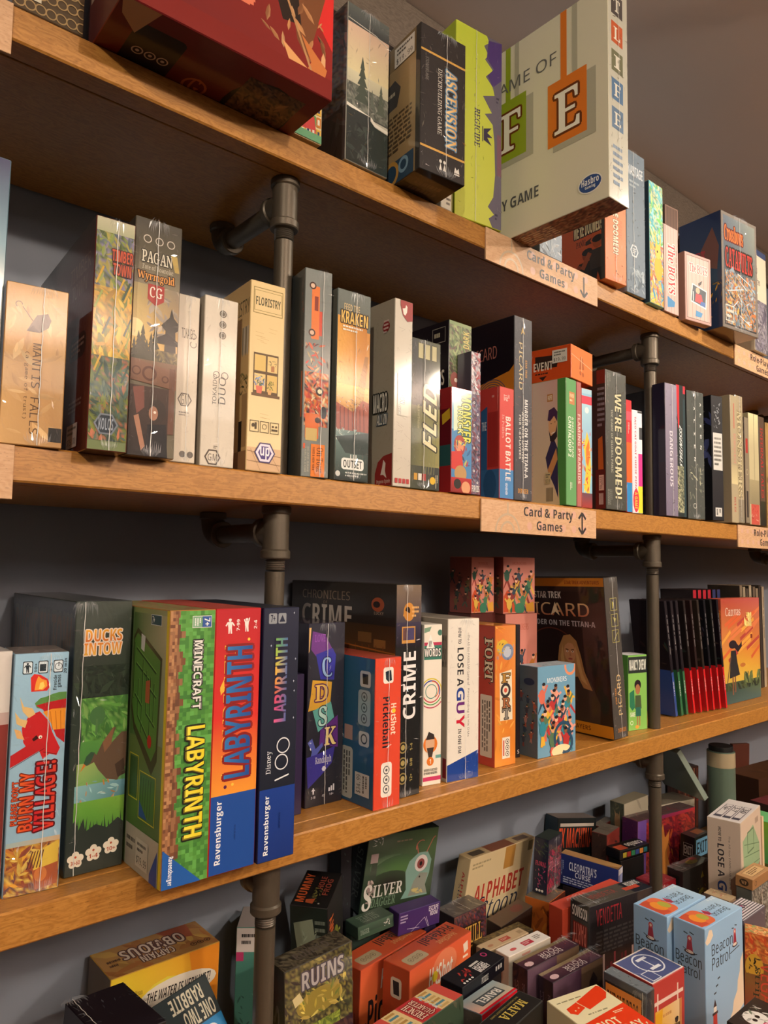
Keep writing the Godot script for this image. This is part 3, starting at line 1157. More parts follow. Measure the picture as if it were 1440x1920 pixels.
	pl([0.45, 0.54, 0.36, 0.4, 0.5, 0.44, 0.56, 0.53], "f2c860")
	pl([0.68, 0.54, 0.78, 0.4, 0.84, 0.45, 0.76, 0.55], "f2c860")
	ci(0.55, 0.56, 0.05, "3a2a1a")
	fc("L", "2e3a44")
	bx([1.9029, 0.7238, -1.0421, -2.9835, 0, -0, 0.0726, 0.2524, 0.1], "game_box", "tall narrow box printed as pale wooden planks with red sideways lettering", "b48f84", "card")
	fc("F", "d2aea4")
	for i in 5:
		ln(0.1 + i * 0.2, 0, 0.1 + i * 0.2, 1, 0.015, "8f6a60")
	q(0.06, 0.0, 0.1, 1, "8d6a62")
	tx("The BOYS", 0.28, 0.2, 0.8, 0.78, "c9202c", 90, 1, "f0d8cf")
	sm(0.84, 0.25, 0.92, 0.7, 1, "7a5a52", true)
	pl([0.2, 0.82, 0.75, 0.86, 0.7, 0.92, 0.2, 0.95], "3f86b8")
	fc("L", "6a4e48")
	bx([2.1563, 0.7244, -1.1692, -5.9974, 0, 0, 0.0713, 0.4457, 0.1], "game_box", "dark wooden-plank box standing behind the tall narrow plank box", "5d4438", "card")
	fc("F", "6a4f42")
	for i in 4:
		ln(0.2 + i * 0.22, 0, 0.2 + i * 0.22, 1, 0.02, "3f2c24")
	fr(0, 0, 1, 1, 0.06, "8a6a5a")
	bx([2.2928, 0.7243, -1.1288, -11.3234, 0, 0, 0.1237, 0.3825, 0.06], "game_box", "dark wooden-plank box behind the small plank box with a photo on it", "5d4438", "card")
	fc("F", "6e5344")
	for i in 6:
		ln(0.12 + i * 0.15, 0, 0.12 + i * 0.15, 1, 0.012, "3f2c24")
	fr(0, 0, 1, 1, 0.04, "96745f")
	bx([2.0207, 0.7194, -0.9843, -10.0507, 0, -0, 0.1176, 0.2022, 0.0238], "game_box", "small box printed as pink wooden planks with a photo and red title", "b48f84", "card")
	fc("F", "cfa99f")
	for i in 6:
		ln(0.12 + i * 0.15, 0.04, 0.12 + i * 0.15, 0.96, 0.01, "93685e")
	fr(0.0, 0.0, 1, 1, 0.045, "b98d82")
	fr(0.045, 0.03, 0.955, 0.97, 0.02, "7a544b")
	tx("The BOYS", 0.16, 0.14, 0.86, 0.27, "c9202c", 0, 1, "f0d8cf")
	pl([0.26, 0.44, 0.85, 0.5, 0.8, 0.78, 0.2, 0.72], "e9e5dc")
	pl([0.29, 0.46, 0.81, 0.515, 0.77, 0.755, 0.23, 0.7], "39424c")
	ci(0.48, 0.53, 0.08, "d9a88a")
	pl([0.4, 0.58, 0.62, 0.58, 0.7, 0.72, 0.36, 0.7], "b8323a")
	pl([0.6, 0.68, 0.76, 0.68, 0.76, 0.75, 0.56, 0.74], "3a64a8")
	ln(0.3, 0.56, 0.3, 0.7, 0.03, "d8d8d8")
	pl([0.5, 0.42, 0.66, 0.36, 0.62, 0.42, 0.52, 0.46], "3a3a3a")
	pl([0.4, 0.83, 0.66, 0.85, 0.6, 0.92, 0.38, 0.92], "3f86b8")
	fc("L", "a07a6e")
	bx([2.2164, 0.7241, -1.003, -7.0451, 0, -0, 0.1913, 0.3586, 0.14], "game_box", "large dark fantasy box with a stone frame and lightning, far right of the top shelf", "6b6158", "wrap")
	fc("F", "2f3238")
	gr(0, 0, 1, 1, "5d6a78", "8a8f86", "23262b", "3a3230")
	fr(0, 0, 1, 1, 0.05, "7b7268")
	tx("Crossbows", 0.08, 0.1, 0.6, 0.24, "e0762e", 0, 1, "5a1c10")
	tx("CATAPULTS", 0.1, 0.3, 0.86, 0.47, "c8342a", 0, 1, "2a0d0a")
	pl([0.1, 0.55, 0.3, 0.45, 0.45, 0.6, 0.4, 0.8, 0.15, 0.75], "8a9aa4")
	pl([0.5, 0.5, 0.66, 0.66, 0.7, 0.95, 0.45, 0.9], "b86a34")
	bl(0.08, 0.5, 0.94, 0.96, ["9fb4c0", "5f7482", "c0703a", "d8a050", "30363c", "7f929c"], 90, 0.06)
	for i in 7:
		ln(0.3 + rng.randf() * 0.3, 0.5 + i * 0.06, 0.1 + rng.randf() * 0.8, 0.56 + i * 0.06, 0.012, "d4e4ec")
	fr(0.07, 0.8, 0.3, 0.94, 0.015, "d8d4c8")
	sm(0.1, 0.83, 0.28, 0.92, 2, "d8d4c8")
	fc("L", "2a3a5c")
	gv(0, 0, 1, 0.6, "22335c", "3a4a66")
	pl([0.35, 0.4, 0.8, 0.12, 0.95, 0.3, 0.9, 0.5], "7a4c40")
	tx("CATAPULTS", 0.1, 0.3, 0.62, 0.42, "c8283a", 0, 1)
	bl(0.5, 0.55, 1, 0.9, ["d8a030", "6a5a3a", "2c2c30"], 20, 0.06)
	fc("B", "7a5a48")
	shrink("F", 0.5)
	bx([2.4749, 0.7281, -1.0821, 0.1563, 0, -0, 0.1, 0.3482, 0.2], "game_box", "cream box with grey brush strokes, cut off at the right on the top shelf", "c9bda6", "gloss")
	fc("F", "cfc3ac")
	q(0, 0, 1, 0.06, "3a4668")
	tx("Legion", -0.02, 0.16, 0.3, 0.26, "6a5a6c", 0, 1)
	tx("Series", 0.04, 0.28, 0.5, 0.35, "4a444c", 0, 1)
	bl(0, 0.5, 1, 1, ["8d8692", "6f6878", "a9a2a6", "55505c"], 50, 0.16)
	flush()

# ---------------------------------------------------------------- middle shelf
func shelf_middle():
	bx([0.1843, 0.144, -1.1381, 0.0163, -0, 0.0001, 0.06, 0.3781, 0.25], "game_box", "blue and tan box edge at the far left of the middle shelf", "5f7f8e", "gloss")
	fc("F", "6f95a4")
	gv(0, 0, 1, 0.3, "4a4a6a", "7fa4b4")
	gv(0, 0.3, 1, 1, "7fa4b4", "c9a070")
	bx([0.2566, 0.1472, -1.0451, -6.5731, -0, 0, 0.0742, 0.2101, 0.1], "game_box", "golden tan shrink-wrapped box with a dark umbrella drawn on it", "b98d58", "wrap")
	fc("F", "c79c66")
	gr(0, 0, 1, 1, "c49860", "d6b078", "b98d58", "cda36a")
	bl(0, 0, 1, 1, ["cfa56e", "c0955f", "d8b47f"], 30, 0.16)
	ri(0.2, 0.13, 0.06, 0.014, "4a3a2a", 120, 360)
	ln(0.26, 0.14, 0.5, 0.25, 0.014, "4a3a2a")
	pl([0.34, 0.29, 0.5, 0.18, 0.68, 0.16, 0.74, 0.2, 0.7, 0.25, 0.56, 0.29], "4f4844")
	pl([0.34, 0.29, 0.56, 0.29, 0.44, 0.25], "2f2a28")
	tx("MANTIS FALLS", 0.46, 0.36, 0.6, 0.93, "5a3e26", 90, 2)
	tx("(a game of trust)", 0.33, 0.42, 0.41, 0.84, "5a3e26", 90, 2)
	q(0.78, 0.88, 1.0, 0.97, "1c1a1a")
	fc("L", "5a3e48")
	shrink("F", 0.6)
	bx([0.3432, 0.1461, -1.1181, -3.0419, -0, 0.0001, 0.052, 0.3158, 0.3184], "game_box", "tall box with dark red side and green and yellow jungle leaves on its spine", "5d2420", "wrap")
	fc("F", "6b7a4e")
	gv(0, 0, 1, 0.1, "b9b79a", "9aa07a")
	bl(0, 0.06, 1, 0.5, ["7f8f3e", "a9a04a", "5d6a78", "8f86a0", "4a5a2c"], 80, 0.12, 1.6)
	bl(0, 0.3, 1, 0.68, ["c99a2c", "a9801e", "6f7a30", "d8b03c"], 70, 0.13, 1.8)
	bl(0, 0.6, 1, 0.96, ["3f5a4e", "2c4238", "6f7a30", "5a6a58", "b06a4a"], 90, 0.11, 1.6)
	for i in 16:
		var u := rng.randf()
		var v := 0.25 + rng.randf() * 0.5
		ln(u, v, u + 0.18, v - 0.08, 0.05, ["2f4a38", "c9a030", "8a9a3a"][i % 3])
	tx("TIMBER", 0.42, 0.13, 0.98, 0.18, "c8502c", 0, 0, "4a2016")
	tx("TOWN", 0.46, 0.19, 0.94, 0.24, "c8502c", 0, 0, "4a2016")
	hexa(0.45, 0.89, 0.32, "6f7a86")
	hexa(0.45, 0.89, 0.27, "1f2c38")
	tx("KOLOS", 0.26, 0.865, 0.64, 0.915, "8f9caa", 0, 0)
	fc("L", "571f1c")
	gv(0, 0, 1, 0.3, "4a4442", "571f1c")
	tx("TIMBER", 0.62, 0.13, 0.95, 0.2, "7a5c50", 0, 3)
	tx("TOWN", 0.66, 0.22, 0.9, 0.29, "7a5c50", 0, 3)
	rr(0.66, 0.47, 0.93, 0.58, 0.05, "2e1412")
	sm(0.7, 0.49, 0.9, 0.56, 3, "8a6a60")
	rr(0.66, 0.74, 0.93, 0.84, 0.05, "2e1412")
	sm(0.7, 0.76, 0.9, 0.82, 3, "8a6a60")
	sticker(0.7, 0.87, 0.87, 0.975, "$75.00", "b9a8a4")
	fc("B", "3a1a16")
	shrink("F", 0.55)
	bx([0.4063, 0.147, -1.115, -2, -0, 0.0001, 0.068, 0.3401, 0.28], "game_box", "tall olive-grey box with a pagoda at sunset and a wooden pillory on its spine", "5d5648", "wrap")
	fc("F", "6a6252")
	gv(0, 0, 1, 0.12, "4a463e", "55513f")
	gv(0, 0.12, 1, 0.3, "55513f", "8a7f6a")
	gr(0, 0.28, 1, 0.56, "b0a070", "8a7f72", "c9a060", "e8c878")
	ci(0.06, 0.47, 0.2, "f0dc9c")
	bl(0.3, 0.28, 1, 0.5, ["a3988a", "b9aa92", "8d8276"], 26, 0.14)
	for i in 3:
		ri(0.25 + i * 0.26, 0.085, 0.09, 0.02, "c8beb0")
	tx("PAGAN", 0.14, 0.135, 0.82, 0.185, "d8d2be", 0, 1, "37322a")
	pl([0.78, 0.13, 0.92, 0.13, 0.98, 0.2, 0.88, 0.2], "b9a05a")
	tx("Fate of Roanoke", 0.16, 0.195, 0.84, 0.215, "c9c2ae", 0, 4)
	tx("Wyrmgold", 0.06, 0.225, 0.88, 0.27, "e09a4a", 0, 1, "3a2a1a")
	pl([0.3, 0.275, 0.66, 0.275, 0.66, 0.34, 0.48, 0.365, 0.3, 0.34], "a83a34")
	tx("CG", 0.34, 0.285, 0.62, 0.33, "e8e0d2", 0, 1)
	pl([0.62, 0.44, 0.8, 0.4, 0.84, 0.36, 0.9, 0.4, 1, 0.42, 1, 0.45, 0.94, 0.46, 0.97, 0.58, 0.7, 0.58, 0.72, 0.46], "3c3833")
	pl([0.5, 0.5, 0.76, 0.47, 1, 0.5, 1, 0.52, 0.5, 0.52], "2f2c28")
	for i in 6:
		pine(0.05 + i * 0.09, 0.6, 0.09 + 0.03 * (i % 3), "4a4a3c")
	bl(0.5, 0.55, 1, 0.64, ["6a6248", "8a7c50", "4a4638"], 40, 0.05)
	q(0, 0.6, 1, 0.63, "7a5f4a")
	pl([0, 0.6, 1, 0.63, 1, 0.71, 0, 0.69], "7d5a48")
	ri(0.4, 0.655, 0.16, 0.05, "5a3d30")
	ri(0.12, 0.65, 0.1, 0.03, "5a3d30")
	ri(0.75, 0.67, 0.08, 0.03, "5a3d30")
	q(0.84, 0.62, 0.97, 0.9, "6d4c3e")
	gv(0, 0.71, 0.84, 1, "4a3a34", "2a2426")
	pl([0.06, 0.72, 0.3, 0.71, 0.32, 0.8, 0.16, 0.83], "7a4c44")
	el(0.6, 0.81, 0.2, 0.05, "3a302c")
	el(0.52, 0.82, 0.1, 0.03, "a87a62")
	ci(0.55, 0.815, 0.03, "e8ddd0")
	pl([0.1, 0.84, 0.2, 0.83, 0.36, 0.96, 0.28, 0.98], "a87a62")
	pl([0.4, 0.87, 0.8, 0.86, 0.86, 1, 0.36, 1], "262428")
	fc("L", "4a443a")
	shrink("F", 0.48)
	bx([0.4655, 0.1491, -1.1052, -2, -0, 0, 0.04, 0.2548, 0.2], "game_box", "white box with thin line lettering, half hidden behind the pagoda box", "c9bfae", "wrap")
	fc("F", "d6ccba")
	tx("TOKAIDO", 0.3, 0.2, 0.85, 0.26, "5a5048", 0, 3)
	ri(0.8, 0.24, 0.12, 0.025, "5a5048")
	ri(0.8, 0.29, 0.14, 0.025, "5a5048", -40, 230)
	hexa(0.52, 0.63, 0.3, "6a6058")
	hexa(0.52, 0.63, 0.25, "d6ccba")
	tx("GM", 0.36, 0.6, 0.68, 0.66, "6a6058", 0, 3)
	sm(0.3, 0.7, 0.7, 0.73, 2, "8a8078")
	ci(0.5, 0.955, 0.13, "6a625a")
	ci(0.82, 0.955, 0.13, "6a625a")
	shrink("F", 0.6)
	bx([0.5195, 0.1474, -1.0999, -2, -0, 0, 0.0559, 0.2639, 0.2], "game_box", "white box with thin swirling line lettering, next to the cream window box", "cbc2b2", "wrap")
	fc("F", "d8cfbf")
	for i in 3:
		ci(0.55, 0.09 + i * 0.065, 0.11, "6a6258")
		ri(0.55, 0.09 + i * 0.065, 0.08, 0.02, "b5ac9e")
	tx("TOKAIDO", 0.3, 0.46, 0.42, 0.64, "4d453e", -90, 3)
	ri(0.4, 0.46, 0.1, 0.02, "4d453e")
	tx("DUO", 0.48, 0.47, 0.7, 0.63, "4d453e", -90, 3)
	ri(0.66, 0.46, 0.11, 0.022, "4d453e")
	sm(0.38, 0.88, 0.5, 0.9, 2, "5a5048")
	hexa(0.36, 0.95, 0.25, "5a5048")
	hexa(0.36, 0.95, 0.2, "d8cfbf")
	tx("GM", 0.22, 0.93, 0.5, 0.97, "5a5048", 0, 3)
	fc("L", "b5ac9c")
	shrink("F", 0.5)
	bx([0.605, 0.1476, -1.1214, -4, -0, 0, 0.062, 0.3083, 0.25], "game_box", "cream box with a drawn window and flower pots, left of the pipe post", "d8bc86", "card")
	fc("F", "e2c892")
	gv(0, 0, 1, 0.88, "dcc28a", "ecd6a4")
	gv(0, 0.88, 1, 1, "d8b48a", "d2ac84")
	fr(0.07, 0.03, 0.95, 0.17, 0.02, "8a7434")
	fr(0.1, 0.045, 0.92, 0.155, 0.012, "8a7434")
	tx("FLORISTRY", 0.14, 0.08, 0.88, 0.125, "4a4018", 0, 0)
	for k in [[0.15, 0.27], [0.2, 0.29], [0.3, 0.3], [0.35, 0.7], [0.4, 0.72], [0.55, 0.24]]:
		ln(k[0], k[1], k[0] + 0.25, k[1] + 0.004, 0.008, "c9a870")
		ln(k[0], k[1] + 0.02, k[0] + 0.2, k[1] + 0.024, 0.008, "c9a870")
	q(0.12, 0.38, 0.86, 0.595, "5a4020")
	q(0.15, 0.39, 0.48, 0.475, "d8b86a")
	q(0.53, 0.39, 0.83, 0.475, "e0c480")
	q(0.15, 0.49, 0.48, 0.58, "e0c480")
	q(0.53, 0.49, 0.83, 0.58, "d8b86a")
	q(0.08, 0.595, 0.92, 0.61, "6a4a28")
	bl(0.14, 0.5, 0.46, 0.555, ["6a7aa8", "8fa0c8", "4f6a4a"], 26, 0.05)
	pl([0.2, 0.555, 0.4, 0.555, 0.37, 0.595, 0.23, 0.595], "d8705a")
	bl(0.5, 0.52, 0.74, 0.57, ["7a7a3a", "9a9440", "5a5a2c"], 20, 0.045)
	pl([0.54, 0.57, 0.68, 0.57, 0.65, 0.595, 0.57, 0.595], "d8a86a")
	bl(0.56, 0.41, 0.8, 0.44, ["6a5a3a", "8a7a50"], 14, 0.03)
	q(0.64, 0.44, 0.74, 0.47, "b0784a")
	for i in 3:
		fr(0.06 + i * 0.3, 0.74, 0.32 + i * 0.3, 0.8, 0.015, "4a3a1c")
	ci(0.16, 0.765, 0.05, "4a3a1c")
	q(0.2, 0.75, 0.26, 0.785, "4a3a1c")
	ri(0.49, 0.768, 0.07, 0.014, "4a3a1c")
	ci(0.74, 0.762, 0.03, "4a3a1c")
	ci(0.84, 0.762, 0.03, "4a3a1c")
	q(0.7, 0.775, 0.88, 0.785, "4a3a1c")
	for k in [[0, 0.9, 1, 0.92], [0, 0.95, 1, 0.965], [0.1, 0.89, 0.4, 1], [0.66, 0.9, 0.98, 1]]:
		ln(k[0], k[1], k[2], k[3], 0.008, "8a6248")
	hexa(0.52, 0.905, 0.31, "3d3064")
	hexa(0.52, 0.905, 0.27, "e6dcea")
	hexa(0.52, 0.905, 0.2, "4a3a80")
	tx("up", 0.38, 0.875, 0.66, 0.94, "f0eaf2", 0, 0)
	fc("L", "cfae78")
	win(0.6)
	tx("FLORISTRY", 0.2, 0.09, 0.99, 0.17, "4a4018", 0, 3)
	for i in 4:
		pl([0.74 + i * 0.06, 0.24, 0.79 + i * 0.06, 0.24, 0.79 + i * 0.06, 0.38, 0.765 + i * 0.06, 0.4, 0.74 + i * 0.06, 0.38], "b9b4a8" if i % 2 else "8a8270")
	bl(0.7, 0.48, 1, 0.6, ["6a6a3a", "4a4a28", "8a7a48"], 24, 0.05)
	q(0.8, 0.6, 0.98, 0.88, "a8865a")
	q(0.7, 0.74, 0.82, 0.92, "241c14")
	q(0, 0.9, 1, 1, "9a7450")
	bx([0.7045, 0.1479, -1.048, -9, -0, 0, 0.052, 0.3596, 0.1], "game_box", "grey box with orange and red band van pictures, right of the left pipe post", "5d625f", "wrap")
	fc("F", "7d8480")
	var oranges := ["d8603a", "e08a3c", "c8443c", "2f2f33", "d8c8a0"]
	rr(0.25, 0.08, 0.55, 0.34, 0.04, "e07a38")
	ci(0.28, 0.08, 0.13, "4a3028")
	ci(0.28, 0.08, 0.08, "d8b8a0")
	ci(0.28, 0.31, 0.13, "4a3028")
	ci(0.28, 0.31, 0.08, "d8b8a0")
	q(0.36, 0.13, 0.5, 0.2, "8a3a2c")
	q(0.55, 0.2, 0.66, 0.32, "d2503c")
	bl(0.05, 0.36, 0.95, 0.5, ["d2443c", "e0683c", "2f3036", "c9b890"], 26, 0.12)
	pl([0.05, 0.5, 0.45, 0.5, 0.5, 0.58, 0.05, 0.58], "e07a38")
	bl(0.05, 0.5, 0.95, 0.76, oranges, 46, 0.1)
	ci(0.62, 0.59, 0.15, "2f2f33")
	ci(0.62, 0.59, 0.08, "efe2c0")
	el(0.78, 0.69, 0.12, 0.03, "2a2a2e")
	rr(0.1, 0.7, 0.6, 0.82, 0.03, "d8703c")
	ci(0.56, 0.73, 0.1, "3a2a26")
	rr(0.12, 0.77, 0.55, 0.83, 0.03, "c9b070")
	q(0.05, 0.845, 0.12, 0.87, "d8603a")
	tx("BOARD GAME", 0.2, 0.86, 0.27, 0.98, "a9ab9a", 90, 0)
	tx("TABLES.COM", 0.1, 0.86, 0.17, 0.98, "a9ab9a", 90, 0)
	q(0.34, 0.845, 0.86, 1, "e07c2c")
	tx("On Tour", 0.56, 0.86, 0.8, 0.98, "33231a", 90, 4)
	tx("PARIS & NEW YORK", 0.4, 0.86, 0.48, 0.97, "5a2c14", 90, 0)
	fc("L", "3f4444")
	win(0.6)
	q(0.86, 0.5, 0.98, 0.72, "c8642c")
	bl(0.8, 0.1, 0.98, 0.4, ["8a3a2c", "5a2a24"], 12, 0.06)
	shrink("F", 0.68)
	bx([0.7785, 0.1483, -1.1219, -2, -0, 0, 0.0735, 0.34, 0.25], "game_box", "box with a glowing orange sail and ship on a dark green sea", "4f5a58", "wrap")
	fc("F", "b0823e")
	gv(0, 0, 1, 0.2, "6f7672", "5d625a")
	gv(0, 0.2, 1, 0.7, "c9862f", "b58a4a")
	pl([0, 0.14, 1, 0.32, 1, 0.6, 0.0, 0.58], "c98a34")
	gr(0, 0.14, 0.9, 0.5, "d99a3c", "b87424", "c9883a", "e0a848")
	gv(0, 0.5, 1, 0.62, "d8b04a", "c08a44")
	for i in 9:
		ln(0.55 + i * 0.03, 0.62, 0.86 + i * 0.012, 0.33, 0.006, "6a4a24")
	for i in 8:
		ln(0.5 + i * 0.045, 0.58 - i * 0.03, 0.8 + i * 0.02, 0.6 - i * 0.03, 0.006, "6a4a24")
	pl([0, 0.6, 0.5, 0.64, 0.8, 0.57, 1, 0.58, 1, 0.74, 0.6, 0.78, 0, 0.74], "9a4a34")
	for i in 8:
		ln(i * 0.12, 0.62, i * 0.12 + 0.02, 0.76, 0.02, "5a2a20")
	bl(0.0, 0.57, 0.95, 0.63, ["4a3a30", "7a5a44", "c9b8a0"], 26, 0.03)
	gr(0, 0.74, 1, 1, "6f8a84", "4a5a58", "26302e", "1c2423")
	bl(0, 0.73, 1, 0.8, ["b9c0b4", "7f9a94", "d8d4c4"], 26, 0.06)
	pl([0, 0.78, 1, 0.74, 1, 0.86, 0.3, 0.86], "33423f")
	tx("FEED THE", 0.18, 0.07, 0.66, 0.105, "c9b48a", 0, 0)
	tx("KRAKEN", 0.1, 0.11, 0.92, 0.175, "e0b85a", 0, 0, "37281a")
	sm(0.15, 0.185, 0.75, 0.22, 2, "e8e4d6")
	rr(0.18, 0.885, 0.86, 0.945, 0.08, "e4e6e0")
	tx("OUTSET", 0.24, 0.895, 0.8, 0.935, "2f3836", 0, 0)
	for i in 3:
		ln(0.46 + i * 0.08, 0.885, 0.46 + i * 0.08, 0.865, 0.03, "e4e6e0")
	ci(0.08, 0.97, 0.07, "d0d2cc")
	sm(0.3, 0.955, 0.95, 0.985, 2, "c0c4bc")
	fc("L", "6a6a60")
	shrink("F", 0.55)
	bx([0.893, 0.1484, -1.1071, 0, -0, 0, 0.0452, 0.3557, 0.22], "game_box", "pale grey box covered in fine city line drawings, with dark red corner emblems", "b8b0a0", "gloss")
	fc("F", "c6bfb0")
	for i in 60:
		var u := rng.randf_range(0.04, 0.96)
		var v := rng.randf_range(0.04, 0.94)
		ln(u, v, clampf(u + rng.randf_range(-0.3, 0.3), 0, 1), v + rng.randf_range(-0.02, 0.02), 0.012, "a29a8c")
	pl([0.28, 0, 1, 0, 1, 0.1, 0.7, 0.11, 0.42, 0.08, 0.28, 0.03], "96302e")
	pl([0.4, 0.045, 0.55, 0.04, 0.6, 0.02, 0.68, 0.03, 0.66, 0.06, 0.56, 0.08, 0.46, 0.075], "e8dcd0")
	q(0.18, 0.4, 0.82, 0.625, "cec8ba")
	tx("MACRO", 0.34, 0.43, 0.58, 0.56, "f4f0e6", -90, 0, "2a2826")
	tx("MICRO", 0.24, 0.57, 0.36, 0.62, "f4f0e6", -90, 0, "2a2826")
	tx("ALL IN", 0.6, 0.42, 0.74, 0.51, "4a4a4c", -90, 0)
	for i in 4:
		q(0.08 + i * 0.22, 0.96, 0.24 + i * 0.22, 0.985, "b0383a")
	fc("L", "a89e8c")
	win(0.63)
	for i in 90:
		var u := rng.randf_range(0.04, 0.96)
		var v := rng.randf_range(0.04, 0.94)
		ln(u, v, clampf(u + rng.randf_range(-0.12, 0.12), 0, 1), v + rng.randf_range(-0.03, 0.03), 0.005, "8c8272")
	ci(0.72, 0.14, 0.13, "8f2a28")
	sm(0.63, 0.1, 0.81, 0.18, 4, "e0c8c0")
	tx("MACRO", 0.3, 0.5, 0.8, 0.6, "e9e4d6", 0, 0, "2a2826")
	tx("ALL IN", 0.45, 0.615, 0.8, 0.67, "e9e4d6", 0, 0, "33485a", null, 0.1)
	pl([0.4, 1, 0.4, 0.93, 0.5, 0.87, 0.7, 0.84, 1, 0.83, 1, 1], "93302e")
	pl([0.6, 0.94, 0.66, 0.9, 0.7, 0.86, 0.78, 0.88, 0.76, 0.92, 0.82, 0.96, 0.7, 0.94], "e8dcd0")
	tx("Pegasus Spiele", 0.46, 0.965, 0.94, 0.99, "e8dcd0", 0, 4)
	bx([0.956, 0.148, -1.0925, -1.4884, -0, 0, 0.0753, 0.2914, 0.19], "game_box", "olive green shrink-wrapped box with a big slanted cream sideways title", "4a4e38", "wrap")
	fc("F", "6a6c46")
	gr(0, 0, 1, 1, "3f4240", "5a5c48", "3a3d38", "4a4c38")
	gr(0, 0.45, 1, 0.85, "5c5e44", "8a8750", "8f8a52", "5d5e40")
	for i in 5:
		ln(0.4 + i * 0.1, 0.9, 0.8 + i * 0.04, 0.3, 0.02, "7a7c50")
	for i in 3:
		q(0.2 + i * 0.24, 0.02, 0.4 + i * 0.24, 0.13, "b9b288")
		fr(0.2 + i * 0.24, 0.02, 0.4 + i * 0.24, 0.13, 0.02, "4a4a30")
	tx("FLED", 0.4, 0.3, 0.88, 0.72, "ded6ac", -90, 0, "3c3d2a", null, 0.12)
	tx("DUBLIN 1916 TO FREEDOM", 0.2, 0.44, 0.27, 0.6, "b0ac86", 90, 0)
	q(0.1, 0.9, 0.22, 0.945, "c8963a")
	q(0.25, 0.9, 0.37, 0.945, "d8d4c8")
	q(0.4, 0.9, 0.52, 0.945, "a83a34")
	ci(0.76, 0.94, 0.1, "d8b030")
	sm(0.86, 0.9, 0.95, 0.99, 2, "d8d0b0", true)
	fc("L", "33352c")
	shrink("F", 0.42)
	bx([1.0917, 0.1477, -1.1698, 0.498, 0, -0, 0.0695, 0.3705, 0.26], "game_box", "tall black box whose spine shows green ghoul faces, behind the blue comic box", "1c1a1c", "gloss")
	fc("F", "5f7048")
	gr(0, 0, 1, 0.6, "7a8f5c", "8c9a6a", "3a4638", "4a5a40")
	el(0.4, 0.12, 0.3, 0.07, "7f9458")
	el(0.45, 0.11, 0.18, 0.035, "8a5f5c")
	bl(0, 0.02, 1, 0.42, ["6a7f4c", "4a5a3a", "93a06c", "6a4a4a"], 50, 0.12)
	el(0.25, 0.34, 0.2, 0.045, "a8625a")
	el(0.3, 0.34, 0.08, 0.012, "efe2d4")
	el(0.7, 0.27, 0.26, 0.06, "2a2c2e")
	tx("DARK", 0.62, 0.04, 0.9, 0.14, "c9b86a", -90, 0)
	fc("L", "171517")
	win(0.53)
	fr(0.6, 0.03, 0.92, 0.12, 0.012, "8a867c")
	sm(0.65, 0.05, 0.88, 0.1, 1, "b0a890")
	sm(0.1, 0.12, 0.3, 0.16, 1, "b0a890")
	tx("MONSTERS", 0.1, 0.28, 0.9, 0.37, "d8d0c0", 0, 0)
	bx([1.051, 0.1487, -1.014, -2, 0, -0, 0.0584, 0.2122, 0.04], "game_box", "blue and red comic box with a scared face, in front of the ghoul box", "a82c2c", "gloss")
	fc("F", "4a86b8")
	gv(0, 0, 1, 0.4, "3a7ab0", "8fc4dc")
	pl([0.1, 0.1, 0.95, 0.14, 0.9, 0.35, 0.1, 0.42], "cfe0c0")
	tx("MONSTER", 0.5, 0.04, 0.95, 0.52, "d8d85a", 90, 0, "33502c")
	tx("TRUCK", 0.3, 0.16, 0.56, 0.44, "e8e08a", 90, 0, "33502c")
	el(0.4, 0.55, 0.28, 0.1, "a8403a")
	el(0.4, 0.56, 0.2, 0.06, "d8906a")
	bl(0.1, 0.5, 0.95, 0.75, ["3a6a9c", "a83a34", "c9c25a", "33485c"], 26, 0.12)
	pl([0, 0.62, 0.5, 0.6, 0.6, 0.8, 0, 0.78], "c83a34")
	el(0.45, 0.82, 0.3, 0.08, "b8905a")
	gv(0, 0.86, 1, 1, "b82c2c", "8a2420")
	ci(0.3, 0.92, 0.18, "2a2420")
	el(0.72, 0.95, 0.22, 0.06, "d89a70")
	fc("L", "a02a2c")
	q(0, 0.2, 1, 0.55, "6a1a24")
	pl([0.3, 0.25, 0.9, 0.2, 0.95, 0.3, 0.35, 0.35], "d8b030")
	q(0, 0.55, 1, 0.75, "2f5a5c")
	bx([1.0964, 0.1493, -1.0185, 0.034, 0, -0, 0.0292, 0.2974, 0.04], "game_box", "narrow box crowded with purple and grey cartoon monsters", "4f4a58", "gloss")
	fc("F", "5d5766")
	bl(0, 0, 1, 0.3, ["b0a8b4", "a83a40", "d8d4d8", "4a4456"], 40, 0.22)
	bl(0, 0.3, 1, 1, ["5a4a6a", "8a4a54", "6f6a84", "3a3444", "9a94a8"], 90, 0.2)
	for i in 10:
		ci(0.3 + 0.4 * (i % 2), 0.2 + i * 0.08, 0.1, "d8d4d8")
		ci(0.3 + 0.4 * (i % 2), 0.2 + i * 0.08, 0.04, "1a1a20")
	tx("FOR KIDS", 0.08, 0.94, 0.92, 0.985, "e8e4e0", 0, 0)
	bx([1.194, 0.1476, -1.0728, 0, -0, 0, 0.047, 0.241, 0.15], "game_box", "red box with a blue foot, in front of the dark grey book-like box", "b83a34", "wrap")
	fc("F", "cf4a44")
	q(0, 0.74, 1, 1, "4a86bc")
	tx("The", 0.28, 0.06, 0.7, 0.12, "e8d0c8", 90, 4)
	tx("BALLOT BATTLE", 0.42, 0.26, 0.78, 0.84, "efdcd4", 90, 0)
	tx("In Politics", 0.16, 0.25, 0.32, 0.46, "e0b0a8", 90, 4)
	icons(0.36, 0.86, 0.62, 0.97, "e0e4ea", true)
	fc("L", "c03e38")
	win(0.65)
	pl([0, 0.2, 0.35, 0.16, 0.35, 1, 0, 1], "2f5e8c")
